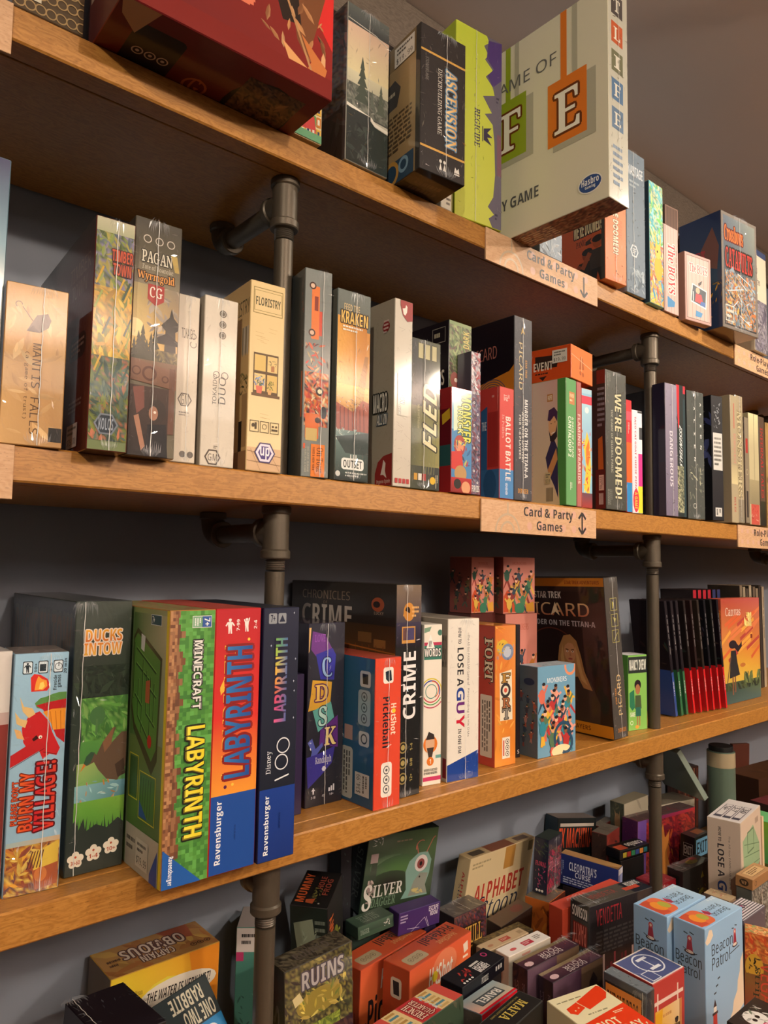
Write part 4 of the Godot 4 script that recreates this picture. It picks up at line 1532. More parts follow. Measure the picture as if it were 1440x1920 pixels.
	tx("THE", 0.05, 0.3, 0.3, 0.38, "c8d0d8", 0, 0)
	q(0.38, 0.22, 0.95, 0.72, "a8302c")
	for i in 6:
		ln(0.45 + i * 0.08, 0.24, 0.45 + i * 0.08, 0.7, 0.012, "8a2624")
	q(0, 0.74, 1, 1, "3a6a9a")
	el(0.5, 0.88, 0.35, 0.14, "2c5580")
	sm(0.6, 0.06, 0.8, 0.1, 1, "e0a8a0")
	bx([1.2488, 0.1481, -1.1322, 0, 0, -0, 0.0615, 0.4073, 0.27], "game_box", "tall dark grey book-like box with a gold arrowhead and spaced letters on its spine", "3c3c40", "wrap")
	fc("F", "4b4b50")
	pl([0.45, 0.05, 0.6, 0.09, 0.47, 0.08, 0.36, 0.095], "c9a860")
	tx("PICARD", 0.26, 0.14, 0.46, 0.4, "d2bd8e", 90, 3)
	tx("STAR TREK", 0.62, 0.23, 0.72, 0.33, "c08a3c", 90, 0)
	tx("MURDER ON THE TITAN-A", 0.58, 0.45, 0.76, 0.88, "e4e2de", 90, 0)
	tx("A MURDER MYSTERY", 0.42, 0.52, 0.53, 0.8, "d0cec8", 90, 0)
	tx("FOR 1-6 PLAYERS", 0.26, 0.54, 0.37, 0.78, "d0cec8", 90, 0)
	tx("DERNIER", 0.2, 0.94, 0.8, 0.965, "c08a3c", 0, 0)
	fc("L", "1a1416")
	win(0.52)
	tx("PICARD", 0.05, 0.14, 0.62, 0.21, "a8685c", 0, 3)
	pl([0, 0.36, 0.9, 0.3, 1, 0.27, 1, 0.5, 0, 0.5], "c07a22")
	for i in 6:
		ri(0.5, 0.44, 0.36 - i * 0.04, 0.015, "4a4660", 180, 330)
	el(0.5, 0.45, 0.2, 0.06, "3a3450")
	q(0, 0.5, 1, 1, "2a2030")
	shrink("F", 0.45)
	bx([1.4193, 0.1491, -1.0863, 4.2432, 0, -0, 0.0456, 0.3009, 0.18], "game_box", "green-spined box with a bearded man leaning on its pinkish cover, under the orange box", "4f8a4c", "gloss")
	fc("F", "6aa46a")
	q(0.3, 0.1, 0.85, 0.2, "c8885a")
	tx("PAPER", 0.36, 0.115, 0.8, 0.145, "e0d8b0", 0, 0)
	sm(0.36, 0.155, 0.8, 0.185, 1, "e0d8b0")
	tx("CANTALOOP 2", 0.2, 0.3, 0.5, 0.62, "eef2e4", 90, 0)
	tx("A HACK OF A PLAN", 0.58, 0.3, 0.74, 0.62, "dfe8d4", 90, 0)
	sm(0.35, 0.82, 0.6, 0.88, 2, "dfe8d4", true)
	fc("L", "d8b09a")
	win(0.49)
	gr(0, 0, 1, 1, "d2b8a8", "cf9a94", "d8bc90", "d8c098")
	pl([0.76, 0, 1, 0, 1, 1, 0.82, 1, 0.76, 0.7], "4f8a44")
	q(0.45, 0.11, 0.62, 0.17, "b8783a")
	tx("PAPER", 0.47, 0.12, 0.6, 0.16, "f0e4c8", 0, 0)
	pl([0.4, 0.62, 0.62, 0.45, 0.76, 0.55, 0.78, 0.95, 0.66, 0.85, 0.48, 0.74], "3a3050")
	pl([0.46, 0.72, 0.72, 0.55, 0.76, 0.64, 0.55, 0.78], "c98a54")
	el(0.62, 0.36, 0.13, 0.12, "e0a878")
	pl([0.5, 0.4, 0.56, 0.45, 0.7, 0.42, 0.74, 0.36, 0.75, 0.46, 0.64, 0.5, 0.54, 0.49], "3a2a2c")
	pl([0.46, 0.32, 0.5, 0.24, 0.66, 0.22, 0.76, 0.26, 0.75, 0.34, 0.66, 0.29, 0.54, 0.33], "4a2c4c")
	ln(0.58, 0.43, 0.68, 0.42, 0.02, "f0e8e0")
	ln(0.55, 0.35, 0.59, 0.35, 0.012, "2a1a1c")
	ln(0.66, 0.34, 0.7, 0.34, 0.012, "2a1a1c")
	for i in 12:
		ln(0.42 + i * 0.018, 0.86, 0.42 + i * 0.018, 0.97, 0.008, "3a3020")
	sticker(0.4, 0.74, 0.56, 0.83, "$27.99", "c8b080")
	bx([1.4616, 0.1483, -1.0894, 0.1823, 0, -0, 0.0187, 0.3013, 0.18], "game_box", "thin dusky red box with tiny sideways text, right of the green-spined box", "a8605c", "gloss")
	fc("F", "b56a64")
	tx("FLAMING PYRAMIDS", 0.2, 0.26, 0.8, 0.82, "e8c8c0", 90, 0)
	bx([1.5004, 0.1479, -1.0896, -3.7555, 0, -0, 0.0406, 0.2908, 0.18], "game_box", "narrow box with a red and yellow dragon under a pale blue sky", "c85a48", "gloss")
	fc("F", "8fc4dc")
	q(0, 0, 1, 0.04, "a8d0e0")
	q(0, 0.06, 1, 0.13, "d83a50")
	gv(0, 0.13, 1, 0.5, "a8d4e4", "8fb8d8")
	ci(0.5, 0.18, 0.2, "e0e8ec")
	pl([0.2, 0.5, 0.5, 0.36, 0.8, 0.46, 0.9, 0.7, 0.7, 0.9, 0.2, 0.85, 0.4, 0.66], "f0c83c")
	pl([0.4, 0.5, 0.7, 0.42, 0.8, 0.56, 0.6, 0.66, 0.4, 0.62], "e07a2c")
	bl(0, 0.35, 1, 1, ["e8b030", "d8503a", "f0d860", "c83a3a"], 36, 0.16)
	gv(0, 0.88, 1, 1, "6a4a58", "a83a34")
	fc("L", "3a3038")
	bx([1.6143, 0.1502, -1.0953, 1.0349, 0, -0, 0.0973, 0.3519, 0.2], "game_box", "grey-black box with big cream sideways title, dark red cover with bar code", "2d2c2a", "wrap")
	fc("F", "565850")
	gv(0, 0, 1, 1, "5f615c", "4d4f47")
	tx("WE'RE DOOMED!", 0.44, 0.15, 0.76, 0.92, "dfdab2", 90, 0, "3a3c34")
	tx("THE GAME OF GLOBAL PANIC", 0.24, 0.28, 0.34, 0.74, "a9a998", 90, 0)
	sm(0.06, 0.02, 0.24, 0.12, 3, "8a8c84", true)
	sm(0.06, 0.86, 0.28, 0.97, 4, "8a8c84", true)
	fc("L", "2a2226")
	win(0.8)
	q(0.4, 0, 1, 0.1, "6a2420")
	sm(0.45, 0.12, 0.95, 0.42, 8, "7a7a84")
	pl([0.5, 0.5, 0.8, 0.48, 0.9, 0.8, 0.5, 0.82], "a85a24")
	gv(0.3, 0.72, 1, 1, "4a1a16", "5a201a")
	for i in 9:
		ln(0.55 + i * 0.035, 0.89, 0.55 + i * 0.035, 0.97, 0.015, "e0d8d0")
	sticker(0.55, 0.76, 0.9, 0.87, "$39.99", "cdb2a4", 90)
	shrink("F", 0.5)
	bx([1.6847, 0.1489, -1.0737, -2.0271, 0, -0, 0.0258, 0.2928, 0.15], "game_box", "thin red, orange and blue striped box next to the grey-black box", "c8343a", "gloss")
	fc("F", "d8363c")
	q(0, 0.1, 1, 0.18, "d8586a")
	q(0, 0.38, 1, 0.74, "e8672e")
	q(0, 0.74, 1, 1, "2f8ccc")
	sm(0.3, 0.2, 0.6, 0.3, 2, "f0d0c8", true)
	bx([1.7241, 0.1483, -1.0571, -4.981, 0, -0, 0.0438, 0.2712, 0.12], "game_box", "white box with black, pink and yellow blocks left of the right pipe post", "e8e4ea", "card")
	fc("F", "e6e0ec")
	q(0.55, 0, 1, 0.02, "2a2c34")
	q(0.55, 0.02, 1, 0.16, "f2f0f2")
	q(0.7, 0.16, 1, 0.28, "2a2c34")
	q(0.55, 0.28, 1, 0.42, "f2f0f2")
	q(0.6, 0.42, 1, 0.74, "e8168a")
	q(0.55, 0.74, 1, 1, "e0dc1e")
	tx("TACO CAT GOAT CHEESE PIZZA", 0.24, 0.06, 0.4, 0.78, "a8303c", 90, 0)
	el(0.34, 0.88, 0.3, 0.115, "d8243e", 14)
	tx("A GAME", 0.2, 0.8, 0.48, 0.96, "f0c83c", 90, 0)
	bx([1.8971, 0.1509, -1.016, -4.9961, 0, -0, 0.0576, 0.3715, 0.04], "game_box", "navy box with a lilac shrink-wrapped spine, right of the right pipe post", "2c2638", "wrap")
	fc("F", "8d84a0")
	gv(0, 0, 1, 1, "9a92a8", "7a7288")
	tx("DANGEROUS", 0.36, 0.36, 0.62, 0.78, "dcd8e4", 90, 0)
	fc("L", "231e33")
	win(0.5)
	q(0, 0.6, 1, 1, "2a1a2c")
	shrink("F", 0.55)
	bx([1.9604, 0.1512, -1.1011, -4.9546, 0, -0, 0.0474, 0.3771, 0.21], "game_box", "black box with a red wedge and white slanted lettering on the middle shelf", "23262a", "wrap")
	fc("F", "26302f")
	pl([0.02, 0, 0.35, 0, 0.32, 0.3, 0.2, 0.34], "d82a34")
	q(0.75, 0, 1, 0.06, "c83040")
	q(0.74, 0.1, 0.95, 1, "274048")
	tx("ESSENTIALS", 0.32, 0.32, 0.6, 0.62, "e8f0f0", 90, 0, null, null, 0.1)
	bl(0, 0.62, 0.75, 0.97, ["8f967a", "c9c8a0", "4a5048", "6a705c"], 60, 0.12)
	bx([2.052, 0.1504, -1.1013, -7.4622, 0, -0, 0.0812, 0.3744, 0.21], "game_box", "silver-grey shrink-wrapped box with widely spaced small white letters", "454a46", "wrap")
	fc("F", "4d524e")
	for i in 5:
		tx("ALIEN"[i], 0.4, 0.12 + i * 0.1, 0.48, 0.15 + i * 0.1, "e4e6e2", 90, 0)
		tx("ALIEN"[i], 0.78, 0.08 + i * 0.085, 0.86, 0.11 + i * 0.085, "e4e6e2", 90, 0)
	ri(0.4, 0.9, 0.1, 0.03, "b0b4ac")
	bl(0.1, 0.55, 0.95, 0.85, ["8a8f80", "b5b69a", "5d625a"], 36, 0.08)
	fc("L", "2a2d30")
	shrink("F", 0.45)
	bx([2.1899, 0.1532, -1.0924, -11.7935, 0, -0, 0.0512, 0.3805, 0.2], "game_box", "dark navy box with a hand of dice and a white text label", "14141c", "gloss")
	fc("F", "17171d")
	bl(0.2, 0.05, 0.85, 0.26, ["8a8f96", "6f747c", "a0a4a8"], 22, 0.1)
	q(0.1, 0.3, 0.95, 0.6, "cfcec8")
	sm(0.18, 0.33, 0.85, 0.57, 7, "77756f")
	q(0.2, 0.9, 0.8, 0.97, "cfcec8")
	sm(0.25, 0.91, 0.75, 0.96, 2, "3a3a3a", true)
	fc("L", "16161f")
	bl(0.3, 0.1, 1, 0.25, ["4a5490", "3a4274"], 8, 0.14)
	bl(0.6, 0.35, 1, 0.6, ["5a649c", "3a4274"], 8, 0.14)
	bx([2.27, 0.1514, -1.0869, -2, 0, -0, 0.0424, 0.3984, 0.2], "game_box", "tan shrink-wrapped box with red sideways lettering on the middle shelf", "a4977c", "wrap")
	fc("F", "b0a284")
	tx("HEROQUEST", 0.3, 0.3, 0.75, 0.54, "c88a7c", 90, 1)
	q(0.45, 0.06, 0.6, 0.26, "c07060")
	gv(0, 0.55, 1, 0.7, "b9aa86", "d8cc9c")
	tx("RULES", 0.36, 0.8, 0.62, 0.92, "b84a44", 90, 1)
	bx([2.3225, 0.1541, -1.0934, -1.5, 0, -0, 0.05, 0.4046, 0.2], "game_box", "tan shrink-wrapped box with spiky gold lettering, right of the one with red lettering", "a4977c", "wrap")
	fc("F", "ad9f82")
	tx("MONSTERS", 0.2, 0.12, 0.8, 0.8, "c9bc94", 90, 1, "837656")
	q(0, 0.82, 1, 1, "8f8672")
	shrink("F", 0.5)
	bx([2.37, 0.1556, -1.0921, -1.1457, 0, -0, 0.026, 0.3408, 0.2], "game_box", "thin brown box with a tiny red label behind the lettered tan boxes", "6a5d50", "gloss")
	fc("F", "8a7d68")
	q(0.2, 0.2, 0.8, 0.34, "a83a34")
	ri(0.5, 0.52, 0.4, 0.1, "b0a284")
	q(0.2, 0.7, 0.7, 0.95, "3a3230")
	bx([2.4331, 0.1531, -1.0944, -3.0587, 0, -0, 0.0662, 0.3645, 0.2], "game_box", "pale gold box with a red foot near the right edge of the middle shelf", "b5aa88", "wrap")
	fc("F", "c2b68f")
	gv(0, 0, 1, 0.3, "e0d8a8", "c2b68f")
	q(0.5, 0, 0.54, 1, "8a8068")
	gv(0, 0.6, 1, 0.82, "a89c78", "8f8668")
	q(0.1, 0.82, 0.95, 1, "c8584a")
	bl(0.1, 0.83, 0.95, 1, ["d8a08c", "b03a34"], 12, 0.12)
	bx([2.4911, 0.1535, -1.0942, -0.9289, 0, -0, 0.0402, 0.3626, 0.2], "game_box", "dark brown box with red sideways letters at the right edge of the middle shelf", "4a3a30", "gloss")
	fc("F", "5d4a3c")
	tx("INFERNAL TALES", 0.25, 0.1, 0.7, 0.75, "b8302c", 90, 1)
	gv(0, 0.78, 1, 1, "3a3a2a", "2c2a22")
	bx([2.555, 0.1476, -1.094, 0, 0, 0, 0.07, 0.355, 0.2], "game_box", "ochre box cut off by the right picture edge on the middle shelf", "9a7a4c", "gloss")
	fc("F", "a8864f")
	bl(0, 0, 1, 1, ["c9a860", "8a6a3c", "6a5030"], 30, 0.14)
	bx([1.461, 0.4516, -1.0984, 8.1765, 0, -0, 0.1137, 0.0817, 0.2], "game_box", "bright orange box lying across the green-spined box, with a price sticker", "d2622c", "gloss")
	fc("F", "e58048")
	pl([0.42, 0.25, 0.54, 0.28, 0.6, 0.62, 0.36, 0.66], "b5643c")
	ln(0.48, 0.24, 0.48, 0.7, 0.03, "e8a478")
	ci(0.42, 0.76, 0.05, "b5643c")
	ci(0.54, 0.78, 0.05, "b5643c")
	ln(0, 0.28, 1, 0.52, 0.012, "f0c0a0")
	fc("L", "c2481c")
	win(0.47)
	pl([0.1, 0.2, 0.7, 0.25, 0.66, 0.62, 0.1, 0.6], "33201a")
	tx("EVENT", 0.06, 0.4, 0.55, 0.66, "d8ccb8", 0, 0)
	sm(0.1, 0.72, 0.6, 0.8, 1, "33201a")
	pl([0.2, 0.86, 0.4, 0.84, 0.3, 0.98], "33201a")
	sticker(0.55, 0.1, 0.92, 0.5, "$19.99", "cfc8bc")
	# stack of black booklets deep behind the right post
	var keep := []
	for i in 7:
		bx([1.815 + 0.004 * (i % 3), 0.1476 + i * 0.043, -1.29, 0, 0, 0, 0.16, 0.0425, 0.2], "notebook", "black booklet, %s from the bottom of the dark stack behind the right pipe post" % NTH[i], "17161a", "card", "booklet", "stacked black booklets")
		fc("F", "1c1b1f", "page_edge")
		q(0, 0.15, 1, 0.3, "b9b0a6")
		q(0, 0.6, 1, 0.68, "8a827a")
	flush()
# ---------------------------------------------------------------- lower shelf
func shelf_lower():
	bx([0.2218, -0.4325, -1.1992, 0, -0, 0.0001, 0.07, 0.3138, 0.3], "game_box", "white box edge at the far left of the lower shelf", "c9c4bc", "wrap")
	fc("F", "d6d0c8")
	q(0, 0.25, 1, 1, "c0a8a0")
	q(0.6, 0.3, 1, 1, "8a3a34")
	bx([0.2945, -0.4325, -1.083, -5, -0, 0.0001, 0.067, 0.3103, 0.09], "game_box", "light blue box with a red dragon and burning huts on its spine", "8fb4cc", "wrap")
	fc("F", "9cc0d6")
	gv(0, 0, 1, 1, "9cc4dc", "8fb4c8")
	for i in 3:
		rr(0.14 + i * 0.29, 0.03, 0.33 + i * 0.29, 0.085, 0.03, "26303a")
		rr(0.155 + i * 0.29, 0.034, 0.315 + i * 0.29, 0.081, 0.025, "d8e4ea")
	man(0.23, 0.036, 0.042, "26303a", "26303a", "26303a")
	q(0.46, 0.045, 0.58, 0.075, "26303a")
	ri(0.82, 0.058, 0.075, 0.012, "26303a")
	ln(0.82, 0.058, 0.82, 0.04, 0.014, "26303a")
	tx("10+", 0.36, 0.04, 0.41, 0.08, "26303a", -90, 0)
	tx("3-5", 0.65, 0.04, 0.7, 0.08, "26303a", -90, 0)
	tx("20 min", 0.92, 0.025, 0.98, 0.09, "26303a", -90, 0)
	pl([0.32, 0.16, 0.3, 0.1, 0.36, 0.085, 0.48, 0.09, 0.62, 0.11, 0.68, 0.14, 0.62, 0.16], "d8342c")
	pl([0.38, 0.155, 0.4, 0.12, 0.44, 0.095, 0.52, 0.11, 0.6, 0.115, 0.62, 0.14, 0.54, 0.155], "f0a03c")
	pl([0.46, 0.15, 0.48, 0.125, 0.54, 0.12, 0.57, 0.14, 0.52, 0.152], "f8d86a")
	tx("fireside", 0.73, 0.095, 0.8, 0.16, "22303a", -90, 0)
	tx("games", 0.82, 0.095, 0.9, 0.15, "22303a", -90, 0)
	pl([0.4, 0.21, 0.5, 0.19, 0.62, 0.185, 0.74, 0.175, 0.86, 0.17, 1, 0.17, 1, 0.23, 0.6, 0.24, 0.44, 0.23], "5d8f4a")
	pl([0.42, 0.22, 0.64, 0.21, 1, 0.2, 1, 0.39, 0.84, 0.36, 0.72, 0.3, 0.56, 0.24], "b81f26")
	pl([0.56, 0.25, 0.74, 0.24, 1, 0.24, 1, 0.33, 0.78, 0.33, 0.7, 0.29], "e8962c")
	for i in 3:
		ln(0.7 + i * 0.1, 0.25, 0.76 + i * 0.08, 0.33, 0.012, "b8641c")
	pl([0.18, 0.31, 0.3, 0.26, 0.5, 0.245, 0.68, 0.29, 0.76, 0.34, 0.92, 0.41, 0.86, 0.44, 0.72, 0.43, 0.6, 0.45, 0.5, 0.4, 0.36, 0.42, 0.22, 0.37], "c4242a")
	pl([0.3, 0.27, 0.18, 0.24, 0.12, 0.18, 0.2, 0.22, 0.36, 0.23, 0.42, 0.255], "e0bd7c")
	pl([0.24, 0.31, 0.08, 0.29, 0.04, 0.24, 0.14, 0.27, 0.28, 0.28], "e0bd7c")
	pl([0.24, 0.36, 0.1, 0.35, 0.04, 0.31, 0.16, 0.32], "e0b070")
	pl([0.38, 0.36, 0.46, 0.345, 0.5, 0.36, 0.44, 0.38], "3a1014")
	ci(0.535, 0.355, 0.035, "f0e8d8")
	ci(0.54, 0.357, 0.014, "1a1010")
	ln(0.6, 0.42, 0.86, 0.435, 0.012, "5a0f14")
	pl([0, 0.42, 0.5, 0.36, 0.64, 0.4, 0.1, 0.46, 0, 0.47], "bb2228")
	ln(0, 0.475, 0.62, 0.405, 0.012, "5a0f14")
	tx("PLEASE DON'T", 0.06, 0.53, 0.17, 0.71, "d8562c", -90, 0, "6a2418")
	tx("BURN MY", 0.2, 0.5, 0.46, 0.74, "e2642a", -90, 0, "7a2a18", "d8402c")
	tx("VILLAGE!", 0.49, 0.46, 0.86, 0.75, "c9262c", -90, 0, "5a1216", "d8402c")
	gr(0, 0.78, 1, 1, "9fb8b8", "c9ae8a", "c08a54", "d8a84a")
	bl(0, 0.8, 1, 1, ["d8a03c", "b8763a", "e0c060", "8f4a34", "6a4a50"], 60, 0.11)
	pl([0.5, 0.84, 0.98, 0.8, 0.98, 0.89, 0.52, 0.91], "d8b84a")
	pl([0.5, 0.91, 0.98, 0.89, 0.98, 0.98, 0.56, 0.99], "a85a3a")
	for i in 5:
		ln(0.4 + i * 0.06, 0.9, 0.5 + i * 0.05, 0.83, 0.02, "5a3430")
	el(0.66, 0.93, 0.12, 0.03, "c87a44")
	fc("T", "8a7f78")
	bl(0, 0, 1, 1, ["9a8f88", "7a6f6a", "a89a90"], 14, 0.2)
	shrink("F", 0.66)
	bx([0.3765, -0.4316, -1.2219, 0, -0, 0.0001, 0.08, 0.3757, 0.3338], "game_box", "dark green box with a duck by a forest stream and a duck family title", "3f4640", "wrap")
	fc("F", "3d4a38")
	gr(0, 0, 1, 0.3, "454d47", "3f463f", "3a4438", "363f36")
	tx("DUCKS", 0.18, 0.105, 0.84, 0.15, "f0b03c", 0, 0, "f2dcc8", "d8702c")
	tx("INTOW", 0.16, 0.155, 0.84, 0.2, "e88a34", 0, 0, "f2dcc8", "f0b84a")
	gr(0.12, 0.3, 1, 0.5, "3a5a34", "8aa06a", "6a9a4a", "4f8a3c")
	gr(0.12, 0.45, 1, 0.68, "5a9a44", "7ab055", "5a9a54", "4a7f48")
	bl(0.15, 0.33, 1, 0.52, ["5d9a48", "6fae50", "4a7f3e", "8fbf68"], 46, 0.13)
	bl(0.1, 0.24, 1, 0.36, ["2f3a30", "364236", "2a342c"], 50, 0.12)
	el(0.45, 0.43, 0.14, 0.035, "4d7a48")
	q(0.42, 0.44, 0.46, 0.5, "55804c")
	pl([0, 0.3, 0.14, 0.36, 0.18, 0.5, 0.12, 0.66, 0.14, 0.8, 0, 0.84], "333f36")
	gr(0.12, 0.6, 1, 0.68, "a8c070", "7fae58", "5a9a60", "8ab868")
	gr(0.1, 0.68, 1, 0.77, "8fc4c8", "6a9aae", "4a7f84", "7ab0b8")
	bl(0.1, 0.67, 1, 0.76, ["a8d4d4", "7fb0b4", "c08a5a"], 16, 0.08)
	gr(0.1, 0.74, 1, 0.86, "6fae44", "86b84a", "5d9a3c", "4f8a38")
	pl([0, 0.84, 0.14, 0.8, 0.2, 0.84, 0.28, 0.8, 0.32, 0.85, 0.5, 0.83, 0.7, 0.85, 0.9, 0.82, 1, 0.84, 1, 1, 0, 1], "343d36")
	for i in 14:
		var u := 0.04 + i * 0.07
		pl([u - 0.02, 0.86, u + 0.05 * (rng.randf() - 0.5), 0.79 + rng.randf() * 0.03, u + 0.02, 0.86], "343d36")
	pl([0.24, 0.6, 0.3, 0.585, 0.36, 0.56, 0.42, 0.565, 0.46, 0.575, 0.56, 0.53, 0.74, 0.48, 0.8, 0.48, 0.66, 0.55, 0.9, 0.5, 1, 0.5, 1, 0.63, 0.86, 0.68, 0.66, 0.67, 0.5, 0.63, 0.42, 0.6, 0.36, 0.605, 0.3, 0.61], "6a5344")
	pl([0.24, 0.6, 0.28, 0.575, 0.36, 0.56, 0.43, 0.565, 0.36, 0.6, 0.28, 0.61], "3d5a44")
	pl([0.18, 0.63, 0.24, 0.6, 0.28, 0.608], "d8843a")
	pl([0.56, 0.53, 0.76, 0.475, 0.72, 0.54, 0.6, 0.57], "8a6248")
	pl([0.8, 0.62, 0.96, 0.6, 1, 0.66, 0.86, 0.67], "4a3a30")
	ln(0.6, 0.67, 0.62, 0.69, 0.025, "c98a4a")
	ln(0.68, 0.67, 0.7, 0.685, 0.025, "c98a4a")
	for i in 3:
		var u := 0.17 + i * 0.31
		var v := 0.945 - i * 0.012
		for j in 5:
			var a := TAU * j / 5 - PI / 2
			ci(u + cos(a) * 0.085, v + sin(a) * 0.085 * f_w / f_h, 0.062, "ece4d0")
		ci(u, v, 0.07, "ece4d0")
		tx(["30-60", "1-4", "10+"][i], u - 0.08, v + 0.003, u + 0.08, v + 0.018, "b8502c", 0, 0)
		ci(u, v - 0.01, 0.02, "b8502c")
	fc("L", "3a4148")
	gv(0, 0, 1, 1, "454c54", "3a3f42")
	tx("DUCKS IN TOW", 0.06, 0.06, 0.96, 0.26, "6a5a54", 0, 0, "565a5c")
	for i in 10:
		ln(0.1 + i * 0.09, 0.14, 0.1 + i * 0.09, 0.26 + 0.05 * (i % 2), 0.01, "6a625e")
	gv(0, 0.26, 1, 1, "4a3a38", "333830")
	shrink("F", 0.14, true, false)
	bx([0.457, -0.4325, -1.0733, 0, 0, -0, 0.0684, 0.3683, 0.27], "game_box", "tall box with pixel dirt and grass spine, a maze on its side", "a8763c", "card")
	fc("F", "4f8a3c")
	mo(0, 0, 1, 1, 12, 64, ["4f8f3a", "5a9a44", "468236", "63a84e", "3f7a34"])
	mo(0, 0, 0.16, 1, 3, 80, ["8a5a3c", "a8764e", "6f4630", "946848", "b5875c"])
	for j in 40:
		var w := rng.randf_range(0.02, 0.2)
		mo(0.16, j / 40.0, 0.16 + w, (j + 1) / 40.0, 2, 1, ["7a4e34", "946848", "6a4430"])
	fr(0.48, 0.02, 0.92, 0.065, 0.012, "e8e8e4")
	q(0.49, 0.022, 0.7, 0.063, "7fae8a")
	q(0.71, 0.022, 0.91, 0.063, "2f58a0")
	tx("7+", 0.75, 0.028, 0.88, 0.058, "f0f0f0", 90, 0)
	sm(0.52, 0.028, 0.68, 0.058, 3, "f0f0f0", true)
	tx("MINECRAFT", 0.52, 0.11, 0.74, 0.37, "dcdcd6", 90, 2, "2a2a28")
	tx("MINECRAFT", 0.54, 0.112, 0.72, 0.368, "e4e4de", 90, 0, "33332f")
	tx("LABYRINTH", 0.42, 0.43, 0.82, 0.84, "8a7a18", 90, 0, "1f1f10")
	tx("LABYRINTH", 0.45, 0.43, 0.84, 0.835, "e6d222", 90, 0, null, "f2e24a")
	pl([0, 0.86, 0.85, 1, 0, 1], "1f5aa8")
	tx("Ravensburger", 0.1, 0.888, 0.24, 0.99, "f0f2f4", 90, 0, null, null, -0.0)
	fc("L", "6f8a54")
	win(0.55)
	gr(0, 0, 1, 1, "8a9a5a", "a3a57a", "3f6a34", "4a7a34")
	gr(0, 0.02, 0.96, 0.5, "5a7a40", "b5b08c", "8a9a80", "4f7a3a")
	q(0.94, 0, 1, 1, "e0cc2c")
	fr(0.5, 0.02, 0.8, 0.06, 0.008, "dfe6e8")
	q(0.51, 0.022, 0.79, 0.058, "2f5560")
	tx("7+", 0.53, 0.026, 0.6, 0.054, "e8ecec", 0, 0)
	pl([0.0, 0.12, 0.12, 0.08, 0.85, 0.18, 0.8, 0.56, 0.66, 0.62, 0.1, 0.48, 0, 0.4], "4a4a2c")
	pl([0.02, 0.13, 0.12, 0.1, 0.8, 0.19, 0.76, 0.52, 0.64, 0.57, 0.12, 0.45, 0.02, 0.38], "5a8a3c")
	for k in [[0.1, 0.16, 0.7, 0.24], [0.1, 0.22, 0.5, 0.27], [0.2, 0.28, 0.2, 0.42], [0.32, 0.2, 0.32, 0.48], [0.44, 0.24, 0.44, 0.4], [0.56, 0.26, 0.56, 0.5], [0.66, 0.28, 0.66, 0.44], [0.1, 0.34, 0.32, 0.38], [0.44, 0.4, 0.7, 0.44], [0.2, 0.42, 0.6, 0.51], [0.5, 0.3, 0.72, 0.33], [0.06, 0.14, 0.06, 0.36]]:
		ln(k[0], k[1], k[2], k[3], 0.03, "2f4a24")
		ln(k[0] + 0.012, k[1] - 0.004, k[2] + 0.012, k[3] - 0.004, 0.012, "7ab054")
	pl([0.42, 0.28, 0.54, 0.27, 0.54, 0.36, 0.42, 0.36], "b8603c")
	el(0.58, 0.5, 0.06, 0.025, "c82c24")
	pl([0.24, 0.1, 0.36, 0.11, 0.34, 0.17, 0.24, 0.16], "c9d0d0")
	fr(0.03, 0.57, 0.3, 0.74, 0.012, "d8d03a")
	q(0.05, 0.58, 0.28, 0.73, "466a38")
	fr(0.34, 0.62, 0.8, 0.8, 0.012, "d8d03a")
	q(0.36, 0.63, 0.78, 0.79, "4f7a3c")
	for i in 5:
		ln(0.4 + i * 0.07, 0.64, 0.38 + i * 0.07, 0.78, 0.012, "2c4424")
	pl([0.36, 0.73, 0.6, 0.79, 0.36, 0.79], "2f58a0")
	gv(0, 0.84, 0.94, 1, "b9b4a2", "a8a494")
	sm(0.04, 0.88, 0.3, 0.94, 2, "55524a")
	pl([0.72, 0.97, 0.92, 0.87, 0.92, 1, 0.72, 1], "1f4a98")
	sticker(0.34, 0.87, 0.68, 0.975, "$79.99", "c4c0b2")
	fc("T", "a9865f")
	mo(0, 0, 1, 1, 10, 30, ["8a6a4a", "7a8a54", "9a7a58"])
	bx([0.5285, -0.4325, -1.0739, 0, 0, -0, 0.0735, 0.3687, 0.27], "game_box", "red-to-orange box with blue sideways title and a blue foot, second of the three tall ones", "b8201f", "card")
	fc("F", "c8201f")
	gv(0, 0, 1, 0.42, "b81724", "d8302a")
	gv(0, 0.42, 1, 0.71, "d8302a", "ee9a34")
	q(0, 0.71, 1, 1, "184a98")
	man(0.3, 0.035, 0.06, "f0e8e0", "f0e8e0", "f0e8e0")
	man(0.68, 0.035, 0.055, "f0e8e0", "f0e8e0", "f0e8e0", 1.0)
	tx("7-99", 0.45, 0.04, 0.52, 0.085, "f0e8e0", -90, 0)
	tx("2-4", 0.85, 0.045, 0.92, 0.08, "f0e8e0", -90, 0)
	tx("LABYRINTH", 0.2, 0.14, 0.76, 0.645, "f0c23c", -90, 0)
	tx("LABYRINTH", 0.26, 0.145, 0.83, 0.65, "2f78b8", -90, 0, "8a1a1c", "1f4a94")
	ri(0.17, 0.31, 0.05, 0.02, "f0b83a")
	pl([0.12, 0.3, 0.2, 0.27, 0.22, 0.31, 0.14, 0.33], "f0b83a")
	ci(0.3, 0.68, 0.035, "5a1a4a")
	ci(0.46, 0.675, 0.03, "f0c84a")
	ci(0.74, 0.12, 0.03, "f0c84a")
	tx("Ravensburger", 0.1, 0.73, 0.28, 0.965, "eef0f4", -90, 0)
	sm(0.52, 0.83, 0.58, 0.92, 1, "103a80", true)
	fc("T", "a84a40")
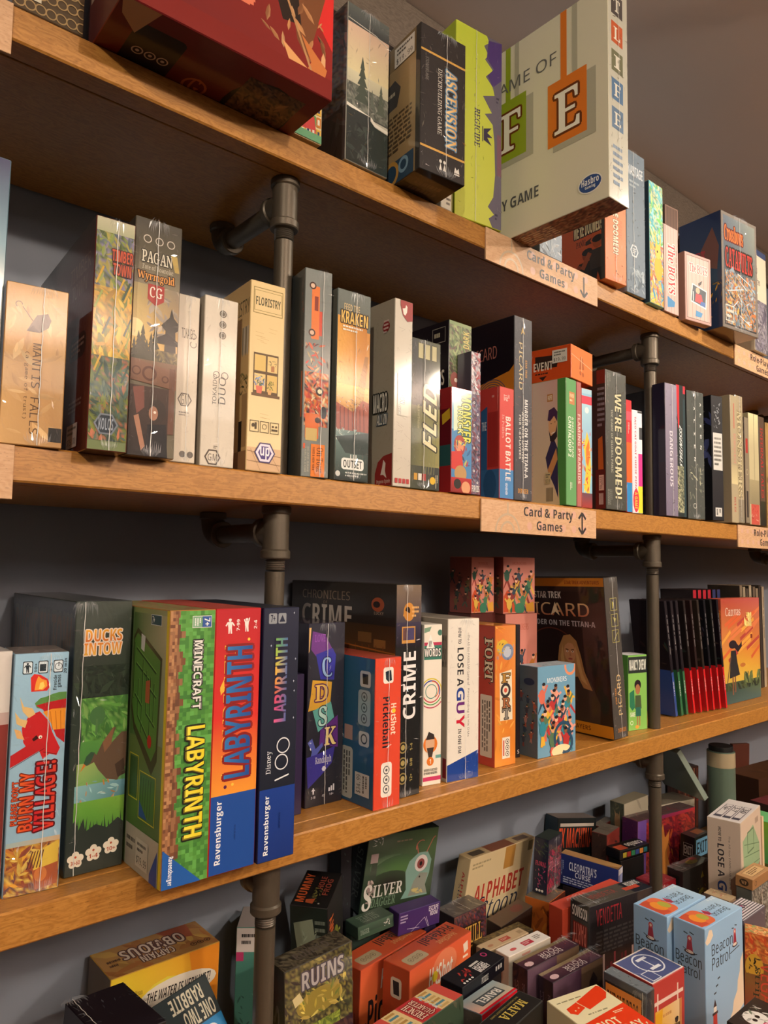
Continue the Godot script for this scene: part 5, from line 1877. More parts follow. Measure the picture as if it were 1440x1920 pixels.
	bx([0.599, -0.4325, -1.0701, 0, 0, -0, 0.063, 0.3683, 0.27], "game_box", "navy blue box with rainbow sideways title, last of the three tall ones in front", "141c38", "card")
	fc("F", "14192e")
	gv(0, 0, 1, 0.72, "1a2038", "11162a")
	gv(0, 0.72, 1, 1, "123a8c", "0f3078")
	rr(0.13, 0.02, 0.36, 0.062, 0.03, "8f959a")
	rr(0.4, 0.02, 0.63, 0.062, 0.03, "8f959a")
	tx("7+", 0.18, 0.026, 0.31, 0.055, "1a2038", 0, 0)
	pl([0.43, 0.055, 0.515, 0.027, 0.6, 0.055], "1a2038")
	var band := ["e05a8c", "d84a7c", "d8486a", "e0703c", "e89a34", "e8b83c", "d8cc3c", "a8c83c", "6fae4c"]
	for i in 9:
		tx("LABYRINTH"[i], 0.34, 0.425 - i * 0.038, 0.68, 0.46 - i * 0.038, band[i], -90, 0, "2a1a3a", "4a6aa0")
	for k in [[0.85, 0.02], [0.92, 0.21], [0.9, 0.34], [0.9, 0.45], [0.88, 0.3], [0.2, 0.15]]:
		pl([k[0], k[1] - 0.006, k[0] + 0.008, k[1], k[0], k[1] + 0.006, k[0] - 0.008, k[1]], "dfe8f4")
		pl([k[0] - 0.025, k[1], k[0], k[1] - 0.0015, k[0] + 0.025, k[1], k[0], k[1] + 0.0015], "dfe8f4")
	tx("Disney", 0.14, 0.57, 0.32, 0.66, "e6e8ec", -90, 4)
	ln(0.4, 0.69, 0.8, 0.675, 0.035, "e6e8ec")
	ri(0.58, 0.62, 0.19, 0.028, "e6e8ec")
	ri(0.62, 0.555, 0.19, 0.028, "e6e8ec")
	tx("Ravensburger", 0.12, 0.745, 0.3, 0.975, "eef0f4", -90, 0)
	sm(0.55, 0.82, 0.6, 0.92, 1, "0c2a68", true)
	fc("T", "20242f")
	bx([0.7293, -0.4325, -1.1747, -0.2104, -0, 0, 0.019, 0.2413, 0.2], "game_box", "thin dark purple box in the gap behind the navy box", "2c2440", "gloss")
	fc("F", "332a48")
	bx([0.7985, -0.4324, -1.1914, 0, -0, 0, 0.083, 0.3269, 0.2], "game_box", "dark violet box with a chain of purple, yellow and teal letter tiles", "2b2838", "wrap")
	fc("F", "2f2d3c")
	gv(0, 0, 1, 1, "34323f", "24222e")
	pl([0, 0.02, 0.06, 0.02, 0.02, 0.15, 0, 0.16], "d8b070")
	pl([0.1, 0.04, 0.44, 0.06, 0.64, 0.14, 0.2, 0.18, 0.06, 0.14], "6f3f88")
	tx("LOVE", 0.16, 0.06, 0.46, 0.1, "9a5cb8", 0, 4)
	pl([0.2, 0.17, 0.66, 0.14, 0.76, 0.18, 0.72, 0.32, 0.34, 0.31], "3a3a9c")
	tx("C", 0.38, 0.19, 0.64, 0.3, "8fb0d8", 0, 1, "1f2060", null, -0.2)
	pl([0.12, 0.31, 0.66, 0.33, 0.62, 0.46, 0.02, 0.48, 0.08, 0.4], "d8a83a")
	tx("D", 0.2, 0.34, 0.54, 0.43, "e8c060", 0, 1, "5a2a5a")
	ri(0.36, 0.385, 0.1, 0.02, "5a2a5a", -90, 90)
	pl([0.14, 0.48, 0.64, 0.44, 0.74, 0.53, 0.3, 0.6], "5fa8a0")
	tx("S", 0.3, 0.46, 0.54, 0.57, "b8dcd4", 0, 1, "1c2c3a")
	pl([0.36, 0.59, 0.84, 0.52, 0.86, 0.7, 0.34, 0.67], "5f3080")
	tx("K", 0.48, 0.58, 0.8, 0.68, "e8cf8a", 0, 1, "3a1c50")
	pl([0.02, 0.65, 0.14, 0.63, 0.24, 0.69, 0.42, 0.66, 0.44, 0.68, 0.28, 0.72, 0.1, 0.74, 0.14, 0.7], "5560b0")
	pl([0.0, 0.73, 0.3, 0.72, 0.78, 0.69, 0.7, 0.78, 0.4, 0.84, 0.05, 0.9], "3c3590")
	tx("Randolph", 0.24, 0.735, 0.68, 0.785, "dcdae6", 0, 4)
	hexa(0.48, 0.805, 0.06, "dcdae6")
	man(0.2, 0.9, 0.035, "d4d4dc", "d4d4dc", "d4d4dc")
	pl([0.42, 0.9, 0.52, 0.9, 0.47, 0.917, 0.52, 0.935, 0.42, 0.935, 0.47, 0.917], "d4d4dc")
	for i in 3:
		q(0.62 + i * 0.06, 0.915 - i * 0.008, 0.66 + i * 0.06, 0.935, "d4d4dc")
	tx("2-18", 0.14, 0.945, 0.26, 0.958, "b4b4bc", 0, 0)
	tx("45", 0.44, 0.945, 0.52, 0.958, "b4b4bc", 0, 0)
	tx("14+", 0.64, 0.945, 0.76, 0.958, "b4b4bc", 0, 0)
	shrink("F", 0.5, true, false)
	bx([0.877, -0.4325, -1.1076, 0, 0, -0, 0.063, 0.2668, 0.2], "game_box", "orange-red sports game box with a blue side, standing upright on the lower shelf", "c8402c", "wrap")
	fc("F", "dc4c34")
	rr(0.3, 0.06, 0.7, 0.17, 0.08, "efe8dc")
	pl([0.38, 0.09, 0.6, 0.08, 0.64, 0.15, 0.5, 0.16, 0.4, 0.14], "1f2c38")
	tx("Pickleball", 0.3, 0.26, 0.58, 0.6, "22242c", 90, 0)
	tx("HotShot", 0.62, 0.31, 0.84, 0.52, "f0dfc8", 90, 0)
	ci(0.73, 0.36, 0.07, "e8c83a")
	rr(0.26, 0.7, 0.68, 0.93, 0.1, "efe8dc")
	icons(0.34, 0.72, 0.6, 0.91, "5a5a5c", true)
	fc("L", "2f6080")
	win(0.53)
	gv(0, 0, 1, 1, "33688a", "28587a")
	rr(0.55, 0.09, 0.88, 0.2, 0.06, "c4ccd0")
	pl([0.62, 0.11, 0.8, 0.11, 0.8, 0.18, 0.64, 0.18], "1f2c38")
	rr(0.5, 0.22, 0.88, 0.46, 0.08, "9fb4c0")
	icons(0.58, 0.23, 0.8, 0.45, "4a5a66", true)
	rr(0.54, 0.5, 0.86, 0.6, 0.06, "c4ccd0")
	ri(0.7, 0.55, 0.1, 0.03, "3a4a56")
	q(0.08, 0.48, 0.34, 0.58, "b89890")
	rr(0.0, 0.63, 0.36, 0.98, 0.08, "b9bcb4")
	sm(0.05, 0.66, 0.3, 0.95, 3, "4a4c4a", true)
	sticker(0.46, 0.78, 0.9, 0.93, "$34.99", "c9c9c2", -90)
	fc("T", "c85848")
	shrink("F", 0.5, true, true)
	bx([0.946, -0.4313, -1.2081, 0, -0.0001, 0, 0.066, 0.3978, 0.3567], "game_box", "tall black box with big white sideways letters and a brick-coloured side", "26221f", "wrap")
	fc("F", "1f1d1e")
	gv(0, 0, 1, 0.22, "7d6a58", "3a3648")
	gv(0, 0.18, 1, 0.3, "3f3a50", "1d1c20")
	el(0.5, 0.13, 0.22, 0.045, "c98a3c")
	el(0.45, 0.125, 0.1, 0.02, "3a2414")
	pl([0.3, 0.12, 0.26, 0.15, 0.4, 0.15, 0.5, 0.17, 0.56, 0.14], "c98a3c")
	sm(0.62, 0.1, 0.9, 0.16, 3, "e0b070")
	q(0.22, 0.2, 0.76, 0.28, "c9924a")
	q(0.26, 0.207, 0.72, 0.265, "6a4a4c")
	q(0.46, 0.207, 0.72, 0.265, "4a4468")
	tx("CRIME", 0.3, 0.32, 0.8, 0.64, "eeecea", -90, 0)
	tx("of", 0.12, 0.44, 0.2, 0.47, "c9c4be", -90, 4)
	for i in 3:
		ci(0.32, 0.77 + i * 0.072, 0.17, "8f7f4c")
		ci(0.32, 0.77 + i * 0.072, 0.13, "26221c")
		ci(0.32, 0.77 + i * 0.072, 0.08, "a8985c")
		tx(["1-4", "60-90", "12+"][i], 0.6, 0.755 + i * 0.072, 0.7, 0.79 + i * 0.072, "a8985c", -90, 0)
	fc("L", "38322c")
	gv(0, 0, 1, 0.4, "3a342e", "2c2622")
	tx("CHRONICLES", 0.12, 0.045, 0.6, 0.09, "8d7a62", 0, 3, null, null, 0.0)
	tx("OF", 0.34, 0.1, 0.38, 0.115, "8d7a62", 0, 3)
	tx("CRIME", 0.12, 0.12, 0.62, 0.23, "c9bfb2", 0, 0)
	el(0.85, 0.1, 0.055, 0.035, "b0552c")
	el(0.84, 0.1, 0.03, 0.016, "2a1c14")
	tx("LUCKY", 0.82, 0.135, 0.9, 0.15, "a8907a", 0, 0)
	gv(0.5, 0.2, 1, 0.36, "4a3626", "5a4026")
	q(0.68, 0.24, 0.8, 0.29, "7a5a34")
	q(0.82, 0.27, 0.92, 0.31, "8f6a3a")
	for i in 6:
		ln(0.6 + i * 0.06, 0.3, 0.6 + i * 0.06, 0.42, 0.006, "7a4a22")
	ln(0.55, 0.31, 1, 0.33, 0.008, "a86a2c")
	fc("T", "4a443e")
	shrink("F", 0.4)
	bx([1.0534, -0.4325, -1.1551, -9.1162, -0, 0, 0.045, 0.3173, 0.2], "game_box", "white box with rainbow rings and a bearded head badge on its spine", "d9d4c8", "gloss")
	fc("F", "e9e2d2")
	pl([0, 0.02, 0.4, 0.01, 0.3, 0.04, 0, 0.05], "7a9a80")
	ci(0.9, 0.05, 0.14, "4a7a68")
	q(0, 0.11, 1, 0.13, "b83a58")
	q(0, 0.13, 1, 0.22, "3f7a68")
	ri(0.42, 0.42, 0.62, 0.06, "d8c43c", 180, 360)
	ri(0.42, 0.42, 0.52, 0.06, "3f4f9c", 180, 380)
	ri(0.45, 0.41, 0.42, 0.05, "d8663c", -90, 60)
	ri(0.42, 0.42, 0.34, 0.04, "4a8a7a")
	ri(0.42, 0.42, 0.52, 0.05, "c83a4a", 20, 160)
	ri(0.42, 0.42, 0.64, 0.05, "4a9a4a", 30, 150)
	ri(0.42, 0.42, 0.78, 0.05, "b83a58", 40, 140)
	pl([0.1, 0.15, 0.35, 0.06, 0.6, 0.15], "f4f0e8")
	tx("MY", 0.26, 0.1, 0.44, 0.14, "2a2a2c", 0, 0)
	tx("WORDS", 0.02, 0.15, 0.94, 0.2, "f4f0e8", 0, 0, "26282a")
	ci(0.4, 0.75, 0.4, "e07a2c")
	el(0.38, 0.745, 0.26, 0.065, "d8ac8a")
	pl([0.14, 0.72, 0.3, 0.67, 0.6, 0.69, 0.64, 0.72], "3a302c")
	pl([0.2, 0.77, 0.6, 0.77, 0.5, 0.83, 0.3, 0.83], "4a3c34")
	ci(0.4, 0.855, 0.2, "e07a2c")
	tx("1", 0.36, 0.84, 0.44, 0.87, "f4e8d8", 0, 0)
	q(0.7, 0.82, 1, 0.84, "6fa8a0")
	tx("WORDS GUESSED", 0.05, 0.9, 0.8, 0.915, "4a4238", 0, 0)
	tx("BY MIND READING", 0.05, 0.92, 0.8, 0.935, "4a4238", 0, 0)
	q(0, 0.95, 1, 0.975, "c83a68")
	bx([1.1245, -0.4325, -1.142, -6.7049, -0, 0, 0.0847, 0.3274, 0.2], "game_box", "white box with bold sideways lettering and a blue foot, upright on the lower shelf", "d2c9ba", "wrap")
	fc("F", "e6e0d4")
	pl([0, 0.9, 1, 0.83, 1, 1, 0, 1], "1f4494")
	tx("HOW TO", 0.32, 0.055, 0.42, 0.155, "24222a", 90, 0)
	tx("LOSE A", 0.3, 0.18, 0.5, 0.42, "24222a", 90, 0)
	tx("G", 0.28, 0.43, 0.54, 0.51, "2a4490", 90, 0)
	tx("U", 0.28, 0.52, 0.54, 0.59, "6a2a78", 90, 0)
	tx("Y", 0.28, 0.6, 0.54, 0.68, "c8203a", 90, 0)
	tx("IN ONE DM", 0.34, 0.685, 0.44, 0.835, "24222a", 90, 0)
	tx("The All too FAMILIAR Game of", 0.62, 0.1, 0.7, 0.42, "6a6462", 90, 3)
	tx("Responding to His DMs", 0.62, 0.44, 0.7, 0.74, "6a6462", 90, 3)
	fc("L", "a89f90")
	win(0.84)
	tx("HOW TO LOSE A GUY", 0.1, 0.1, 0.95, 0.3, "2c2a2c", 0, 0)
	q(0.6, 0.86, 0.98, 0.98, "7a1c24")
	fc("T", "c0b6a6")
	shrink("F", 0.56, true, true)
	bx([1.2676, -0.4325, -1.1331, -2.2055, -0, 0, 0.0677, 0.3063, 0.15], "game_box", "orange box with animal crests and stacked letter planks down its spine", "c86a2c", "wrap")
	fc("F", "dd8838")
	gr(0, 0, 1, 1, "d87a3a", "e0904a", "d8842c", "e89a3c")
	bl(0, 0, 1, 1, ["e09440", "d07a30", "eaa850"], 30, 0.16)
	el(0.35, 0.15, 0.3, 0.05, "d8b03c")
	el(0.6, 0.19, 0.3, 0.06, "7a8aa8")
	el(0.58, 0.19, 0.2, 0.04, "b8c0cc")
	bl(0.06, 0.09, 0.92, 0.25, ["4a4a5a", "c9a03a", "8f9ab0"], 20, 0.06)
	pl([0.2, 0.34, 0.8, 0.32, 0.85, 0.68, 0.24, 0.68], "e6dcc4")
	tx("F", 0.3, 0.345, 0.74, 0.41, "b5863c", 0, 1, "3a2c20")
	ri(0.5, 0.465, 0.25, 0.1, "3a3434")
	ci(0.5, 0.465, 0.08, "c8503c")
	tx("R", 0.34, 0.52, 0.74, 0.59, "a86a44", 0, 1, "3a2c20")
	tx("T", 0.34, 0.6, 0.74, 0.67, "8f8a80", 0, 1, "3a2c20")
	q(0.34, 0.8, 0.72, 0.95, "ece4d2")
	icons(0.5, 0.81, 0.68, 0.94, "33302c", true)
	q(0.38, 0.82, 0.44, 0.93, "c8503c")
	fc("L", "b84438")
	win(0.64)
	gv(0, 0, 1, 1, "a83e34", "b8463a")
	bl(0.35, 0.08, 0.95, 0.42, ["c9bfa8", "4a3c34", "8a7a5c"], 14, 0.12)
	tx("FORT", 0.45, 0.09, 0.9, 0.4, "e0d4b8", 90, 1, "3a2c20")
	rr(0.2, 0.5, 0.86, 0.94, 0.05, "cfc4b4")
	sm(0.28, 0.54, 0.8, 0.9, 4, "6a6058", true)
	fc("T", "c8842c")
	bx([1.3451, -0.4375, -1.1623, -0.3829, -0, 0, 0.0151, 0.3078, 0.15], "game_box", "black speckled box edge behind the orange crest box", "1c1a1d", "wrap")
	fc("F", "242126")
	tx("S", 0.3, 0.93, 0.8, 0.96, "d8d0c8", 0, 0)
	bx([1.4372, -0.4326, -1.0733, -3.2174, -0, 0, 0.136, 0.2073, 0.0564], "game_box", "blue box crowded with little dancing figures, in front on the lower shelf", "6f93ac", "gloss")
	fc("F", "6fa0bc")
	tx("MONIKERS", 0.24, 0.13, 0.76, 0.185, "eef0ee", 0, 3)
	ri(0.86, 0.02, 0.16, 0.05, "e0906a")
	crowd(["d8705a", "e8a08c", "e0b03c", "2f4a5c", "5a7a5a", "b83a3a", "3a8a9c"], 20)
	el(0.6, 0.96, 0.26, 0.07, "f0e0b0")
	ri(0.65, 0.8, 0.26, 0.06, "2c4f6a", 150, 330)
	ri(0.72, 0.88, 0.2, 0.06, "2c4f6a", -60, 120)
	fc("L", "5d6870")
	crowd(["8a4a44", "3a4a5c", "a8604a", "4a4a54", "5a6a58", "b0847a"], 10)
	el(0.55, 0.17, 0.3, 0.04, "2c3a54")
	fc("T", "a8b4bc")
	bl(0.1, 0.1, 0.9, 0.9, ["c8d0d4", "d88a8a", "8fa8b8"], 10, 0.1)
	for k in 3:
		bx([[1.503, -0.1156, -1.2543, -3.4737, -0, 0, 0.1199, 0.1453, 0.0891], [1.508, -0.4325, -1.25, -3.5, 0, 0, 0.12, 0.3163, 0.088], [1.3798, -0.1124, -1.2661, 3.3827, -0, 0, 0.09, 0.1399, 0.0721]][k], "game_box", ["pink box of festive figures, right one of the raised pair against the wall", "pink box of festive figures, standing under the raised pair at the wall", "pink box of festive figures, left one of the raised pair against the wall"][k], "c0786a", "gloss", "game box", "pink figure boxes against the wall")
		fc("F", "cf8678")
		tx("MONIKERS", 0.28, 0.08, 0.72, 0.13, "b8604a", 0, 3)
		pl([0.1, 0.6, 0.3, 0.55, 0.4, 0.98, 0, 0.98, 0, 0.7], "c8502c")
		crowd(["2f5a4a", "3a4a5a", "c8803c", "8a3a34", "4a7a5a", "d8b04c"], 12)
		el(0.5, 0.92, 0.16, 0.1, "3f7a5c")
		pl([0.7, 0.85, 0.95, 0.8, 0.98, 0.98, 0.72, 0.98], "d8a03c")
		fc("L", "7a4038")
		crowd(["33403a", "5a3a34", "6a5a3c", "2f2f38", "4a5a4a"], 8)
		fc("T", "b87a6c")
	bx([1.387, -0.4325, -1.272, 3, 0, 0, 0.1, 0.3197, 0.075], "game_box", "dark red box under the left one of the raised pink boxes", "4a2420", "gloss")
	fc("F", "562a24")
	fc("L", "4a2420")
	bx([1.698, -0.4277, -1.1725, -6.0405, -1.0801, 4.2476, 0.0549, 0.4086, 0.29], "game_box", "large black box showing a woman with long fair hair, leaning on the lower shelf", "2a2522", "wrap")
	fc("F", "4d4844")
	for i in 3:
		fr(0.35, 0.13 + i * 0.1, 0.85, 0.21 + i * 0.1, 0.03, "a8a258")
	pl([0.5, 0.15, 0.6, 0.16, 0.56, 0.19, 0.5, 0.2], "c9c060")
	pl([0.5, 0.25, 0.72, 0.26, 0.6, 0.29], "a8a258")
	ln(0.45, 0.4, 0.75, 0.35, 0.05, "a8a258")
	tx("PICARD", 0.44, 0.61, 0.72, 0.86, "d0b47c", -90, 3)
	tx("STAR TREK", 0.26, 0.69, 0.36, 0.79, "c8883c", -90, 0)
	tx("DERNIER", 0.3, 0.94, 0.9, 0.965, "b87a34", 0, 0)
	fc("L", "2c1e1c")
	gr(0, 0, 1, 1, "2a1c1c", "2f2220", "241a16", "1f1614")
	q(0, 0, 1, 0.055, "c07a1e")
	tx("STAR TREK ADVENTURES", 0.55, 0.018, 0.95, 0.04, "7a2c14", 0, 0)
	tx("STAR TREK", 0.16, 0.09, 0.5, 0.135, "d8d0c8", 0, 0)
	tx("PICARD", 0.02, 0.165, 0.82, 0.25, "d8b88a", 0, 3, null, "b86a4a")
	pl([0.36, 0.25, 0.42, 0.16, 0.47, 0.25, 0.42, 0.225], "e8d0a8")
	tx("MURDER ON THE TITAN-A", 0.02, 0.28, 0.88, 0.315, "b0aab0", 0, 0)
	ri(0.35, 0.6, 0.38, 0.012, "5a2c20", 190, 330)
	pl([0.47, 0.53, 0.62, 0.55, 0.78, 0.66, 0.88, 0.8, 0.86, 0.925, 0.42, 0.925, 0.3, 0.86, 0.34, 0.68], "3d2f28")
	pl([0.5, 0.6, 0.6, 0.62, 0.62, 0.8, 0.52, 0.78], "54402f")
	pl([0.44, 0.66, 0.41, 0.56, 0.44, 0.45, 0.5, 0.38, 0.58, 0.37, 0.65, 0.41, 0.69, 0.5, 0.72, 0.6, 0.8, 0.72, 0.7, 0.71, 0.64, 0.64, 0.5, 0.66], "a87c4c")
	pl([0.46, 0.64, 0.45, 0.52, 0.48, 0.44, 0.5, 0.6], "c29a64")
	pl([0.63, 0.44, 0.67, 0.52, 0.7, 0.62, 0.75, 0.69, 0.68, 0.66, 0.64, 0.56], "c29a64")
	q(0.53, 0.54, 0.6, 0.6, "9c6b48")
	el(0.565, 0.485, 0.068, 0.07, "c08d66")
	pl([0.5, 0.45, 0.52, 0.41, 0.57, 0.395, 0.62, 0.42, 0.635, 0.47, 0.6, 0.43, 0.55, 0.425], "a87c4c")
	ln(0.515, 0.468, 0.55, 0.472, 0.01, "5a3a24")
	ln(0.58, 0.472, 0.615, 0.468, 0.01, "5a3a24")
	el(0.534, 0.482, 0.014, 0.006, "f0e0d0")
	el(0.598, 0.482, 0.014, 0.006, "f0e0d0")
	ci(0.534, 0.482, 0.006, "2a1c18", 8)
	ci(0.598, 0.482, 0.006, "2a1c18", 8)
	pl([0.565, 0.48, 0.58, 0.51, 0.558, 0.512], "a8744e")
	el(0.567, 0.53, 0.026, 0.006, "9a4a40")
	pl([0.34, 0.7, 0.48, 0.75, 0.6, 0.82, 0.57, 0.86, 0.42, 0.82, 0.32, 0.78], "4a382c")
	pl([0.36, 0.74, 0.42, 0.73, 0.48, 0.76, 0.5, 0.8, 0.42, 0.81, 0.36, 0.79], "a87a56")
	for i in 4:
		ln(0.43, 0.765 + i * 0.012, 0.5, 0.775 + i * 0.012, 0.014, "b5855e")
	q(0, 0.925, 1, 1, "c8841e")
	tx("FOR 1-6 PLAYERS", 0.3, 0.945, 0.75, 0.975, "6a3410", 0, 0)
	shrink("F", 0.55, true, true)
	bx([1.8409, -0.4327, -1.1004, -11.0926, -0, 0, 0.0736, 0.2024, 0.06], "game_box", "green box with a cartoon girl detective, half hidden behind the right pipe post", "5f9a4a", "gloss")
	fc("F", "86bf5c")
	q(0, 0.02, 1, 0.24, "2a302c")
	tx("NANCY DREW", 0.06, 0.06, 0.96, 0.2, "e8ece0", 0, 0)
	pl([0.05, 0.5, 0.3, 0.46, 0.34, 0.7, 0.2, 0.74, 0.05, 0.68], "2f7a58")
	el(0.5, 0.4, 0.18, 0.07, "2c2024")
	el(0.5, 0.46, 0.13, 0.07, "a8704c")
	pl([0.36, 0.54, 0.66, 0.54, 0.7, 0.72, 0.34, 0.72], "4a5a3c")
	q(0.38, 0.7, 0.66, 0.82, "2f6a5a")
	q(0.44, 0.82, 0.5, 0.95, "a8704c")
	q(0.56, 0.82, 0.62, 0.95, "a8704c")
	el(0.45, 0.96, 0.1, 0.025, "e0a03c")
	tx("GAME", 0.08, 0.76, 0.34, 0.82, "e8ecd8", 0, 0)
	ri(0.16, 0.9, 0.08, 0.02, "e8ecd8")
	fc("T", "e4e2e4")
	bx([2.523, -0.4316, -1.1095, 0.4446, -0, 0, 0.2976, 0.3443, 0.0432], "game_box", "box painted with a girl in silhouette under a red and orange sunset", "b8563c", "gloss")
	fc("F", "d88a4a")
	gr(0, 0, 1, 0.5, "b0483c", "c0605a", "d8883c", "d8904a")
	gr(0, 0.5, 1, 0.82, "d89a3c", "e08a3a", "e8c04a", "d8b850")
	for i in 22:
		var u := rng.randf()
		var v := 0.15 + rng.randf() * 0.5
		ln(u - 0.15, v + 0.05, u + 0.2, v - 0.06, 0.04, ["d8663c", "e8a84a", "b84a40", "e08050"][i % 4])
	tx("Canvas", 0.1, 0.085, 0.48, 0.165, "eadccc", 0, 4)
	bl(0.58, 0.14, 0.78, 0.28, ["f0d88a", "e8c870"], 26, 0.06)
	gr(0, 0.8, 1, 1, "3a4a3c", "6a7a4a", "4a6a6a", "3a5a5c")
	bl(0, 0.8, 1, 0.88, ["3a4430", "55603a", "2f3a34"], 30, 0.07)
	bl(0.55, 0.72, 1, 0.84, ["5a6a44", "4a5a40", "7a8a54"], 20, 0.08)
	el(0.27, 0.44, 0.1, 0.04, "2c262c")
	pl([0.3, 0.4, 0.42, 0.46, 0.5, 0.42, 0.5, 0.47, 0.4, 0.52, 0.32, 0.48], "2c262c")
	pl([0.22, 0.5, 0.34, 0.5, 0.38, 0.62, 0.44, 0.74, 0.18, 0.76, 0.2, 0.62], "2f3034")
	ln(0.26, 0.75, 0.26, 0.92, 0.03, "8a5a44")
	ln(0.32, 0.75, 0.32, 0.9, 0.03, "8a5a44")
	ln(0.22, 0.55, 0.12, 0.8, 0.02, "7a5a48")
	q(0.74, 0.36, 0.79, 0.4, "8a3a2c")
	el(0.52, 0.65, 0.07, 0.02, "c87a3c")
	fc("L", "a8402a")
	gr(0, 0, 1, 1, "8a3a44", "a84a34", "2c4440", "3a4a40")
	bl(0, 0.1, 1, 0.75, ["c8502c", "d8883c", "a83a2c", "e0a040"], 50, 0.16)
	gv(0, 0.78, 1, 1, "2a3a34", "24403f")
	flush()

func crowd(cols: Array, n: int):   # a print of little dancing figures
	for i in n:
		var u := 0.1 + fmod(i * 0.37, 0.8)
		var v := 0.33 + 0.55 * i / n
		var a := rng.randf_range(-0.16, 0.16)
		var c = cols[i % cols.size()]
		var d = cols[(i + 3) % cols.size()]
		var s := f_w / f_h
		ln(u, v + 0.07 * s, u + a, v + 0.3 * s, 0.06, d)
		ln(u, v + 0.1 * s, u - a * 1.3, v + 0.28 * s, 0.06, d)
		el(u, v, 0.085, 0.13 * s, c, 10)
		ln(u - 0.05, v - 0.02, u - 0.14, v - 0.12 * s + a * 0.4, 0.04, c)
		ln(u + 0.05, v - 0.02, u + 0.14, v - 0.1 * s - a * 0.4, 0.04, c)
		ci(u + a * 0.3, v - 0.17 * s, 0.045, ["d8a080", "8a5a40", "e8b89a"][i % 3], 10)
		el(u + a * 0.3, v - 0.21 * s, 0.045, 0.03 * s, "2a2428", 8)

# ---------------------------------------------------------------- leaning magazines on the lower shelf
const NTH := ["first", "second", "third", "fourth", "fifth", "sixth", "seventh", "eighth"]
func magazines():
	flush()
	var dark := "1d1a20"
	var items := []
	for i in 6:
		items.append([1.80 + i * 0.027, -1.235, "2a2834", "17161c", "ashy black leaning magazine, %s from the left of the row left of the post" % NTH[i], "leaning dark magazines left of the post"])
	items.append([2.088, -1.15, "2f4a8c", dark, "leaning magazine with a blue foot, right of the right pipe post", ""])
	for i in 2:
		items.append([2.113 + i * 0.03, -1.145, "2f6a44", dark, ["leaning magazine with a dark green foot, beside the blue-footed one", "leaning magazine with a dark green foot, beside the red-footed ones"][i], ""])
	for i in 6:
		items.append([2.178 + i * 0.034, -1.14 + i * 0.004, "d01e22", ["1f181c", "2a1a1c", "2c2420", "14141a", "181c1a", "1a1418"][i], "leaning magazine with a bright red foot, %s from the left of the red-footed ones" % NTH[i], "leaning red-footed magazines"])
	var k := 0
	for it in items:
		bx([it[0], -0.4325 + 0.0034, it[1], -4, 0, 9.5 - k * 0.12, 0.011 if it[5] != "" else 0.013, 0.345 if k > 5 else 0.355, 0.12], "magazine", it[4], it[3], "gloss", "magazine", it[5])
		fc("F", it[3], "spine_panel")
		gv(0, 0.62, 1, 1, it[2], it[2])
		sm(0.3, 0.12, 0.75, 0.6, 1, "8a8688", true)
		sm(0.3, 0.7, 0.75, 0.9, 1, "d8d0d0", true)
		fc("L", it[3], "cover_panel")
		gv(0, 0.6, 1, 1, it[2], it[2])
		bl(0.2, 0.15, 0.98, 0.55, ["3a2a2c", "4a3a30", "2a3a34", "3a3448"], 10, 0.1)
		k += 1
	for i in 6:   # upright row behind the sunset box
		bx([2.46 + i * 0.036, -0.4325, -1.27, 0, 0, 2, 0.024, 0.37, 0.12], "magazine", "dark upright magazine behind the sunset box, %s from the left of the tabbed ones" % NTH[i], "231a1c", "gloss", "magazine", "upright magazines behind the sunset box")
		fc("F", "2a2024", "spine_panel")
		q(0, 0, 1, 0.12, "b8283a" if i < 4 else "2f3a6a")
	for i in 8:
		bx([2.735 + i * 0.026, -0.4325, -1.23, 0, 0, 2.5 if i < 4 else 1.5, 0.019, 0.385 - 0.006 * (i % 3), 0.12], "magazine", "tan or grey upright magazine, %s from the left of those right of the sunset box" % NTH[i], ["7a6c5a", "9a8c74", "4a4038", "b0a288", "6a5c50", "8a7c68", "3a342f", "a09078"][i], "gloss", "magazine", "tan magazines right of the sunset box")
		fc("F", ["8a7a64", "a89a80", "544a40", "b8aa90", "766858", "968670", "443c36", "ac9c84"][i], "spine_panel")
		sm(0.3, 0.1, 0.7, 0.8, 1, "3a3230", true)
		fc("L", "3a322c", "cover_panel")
	flush()
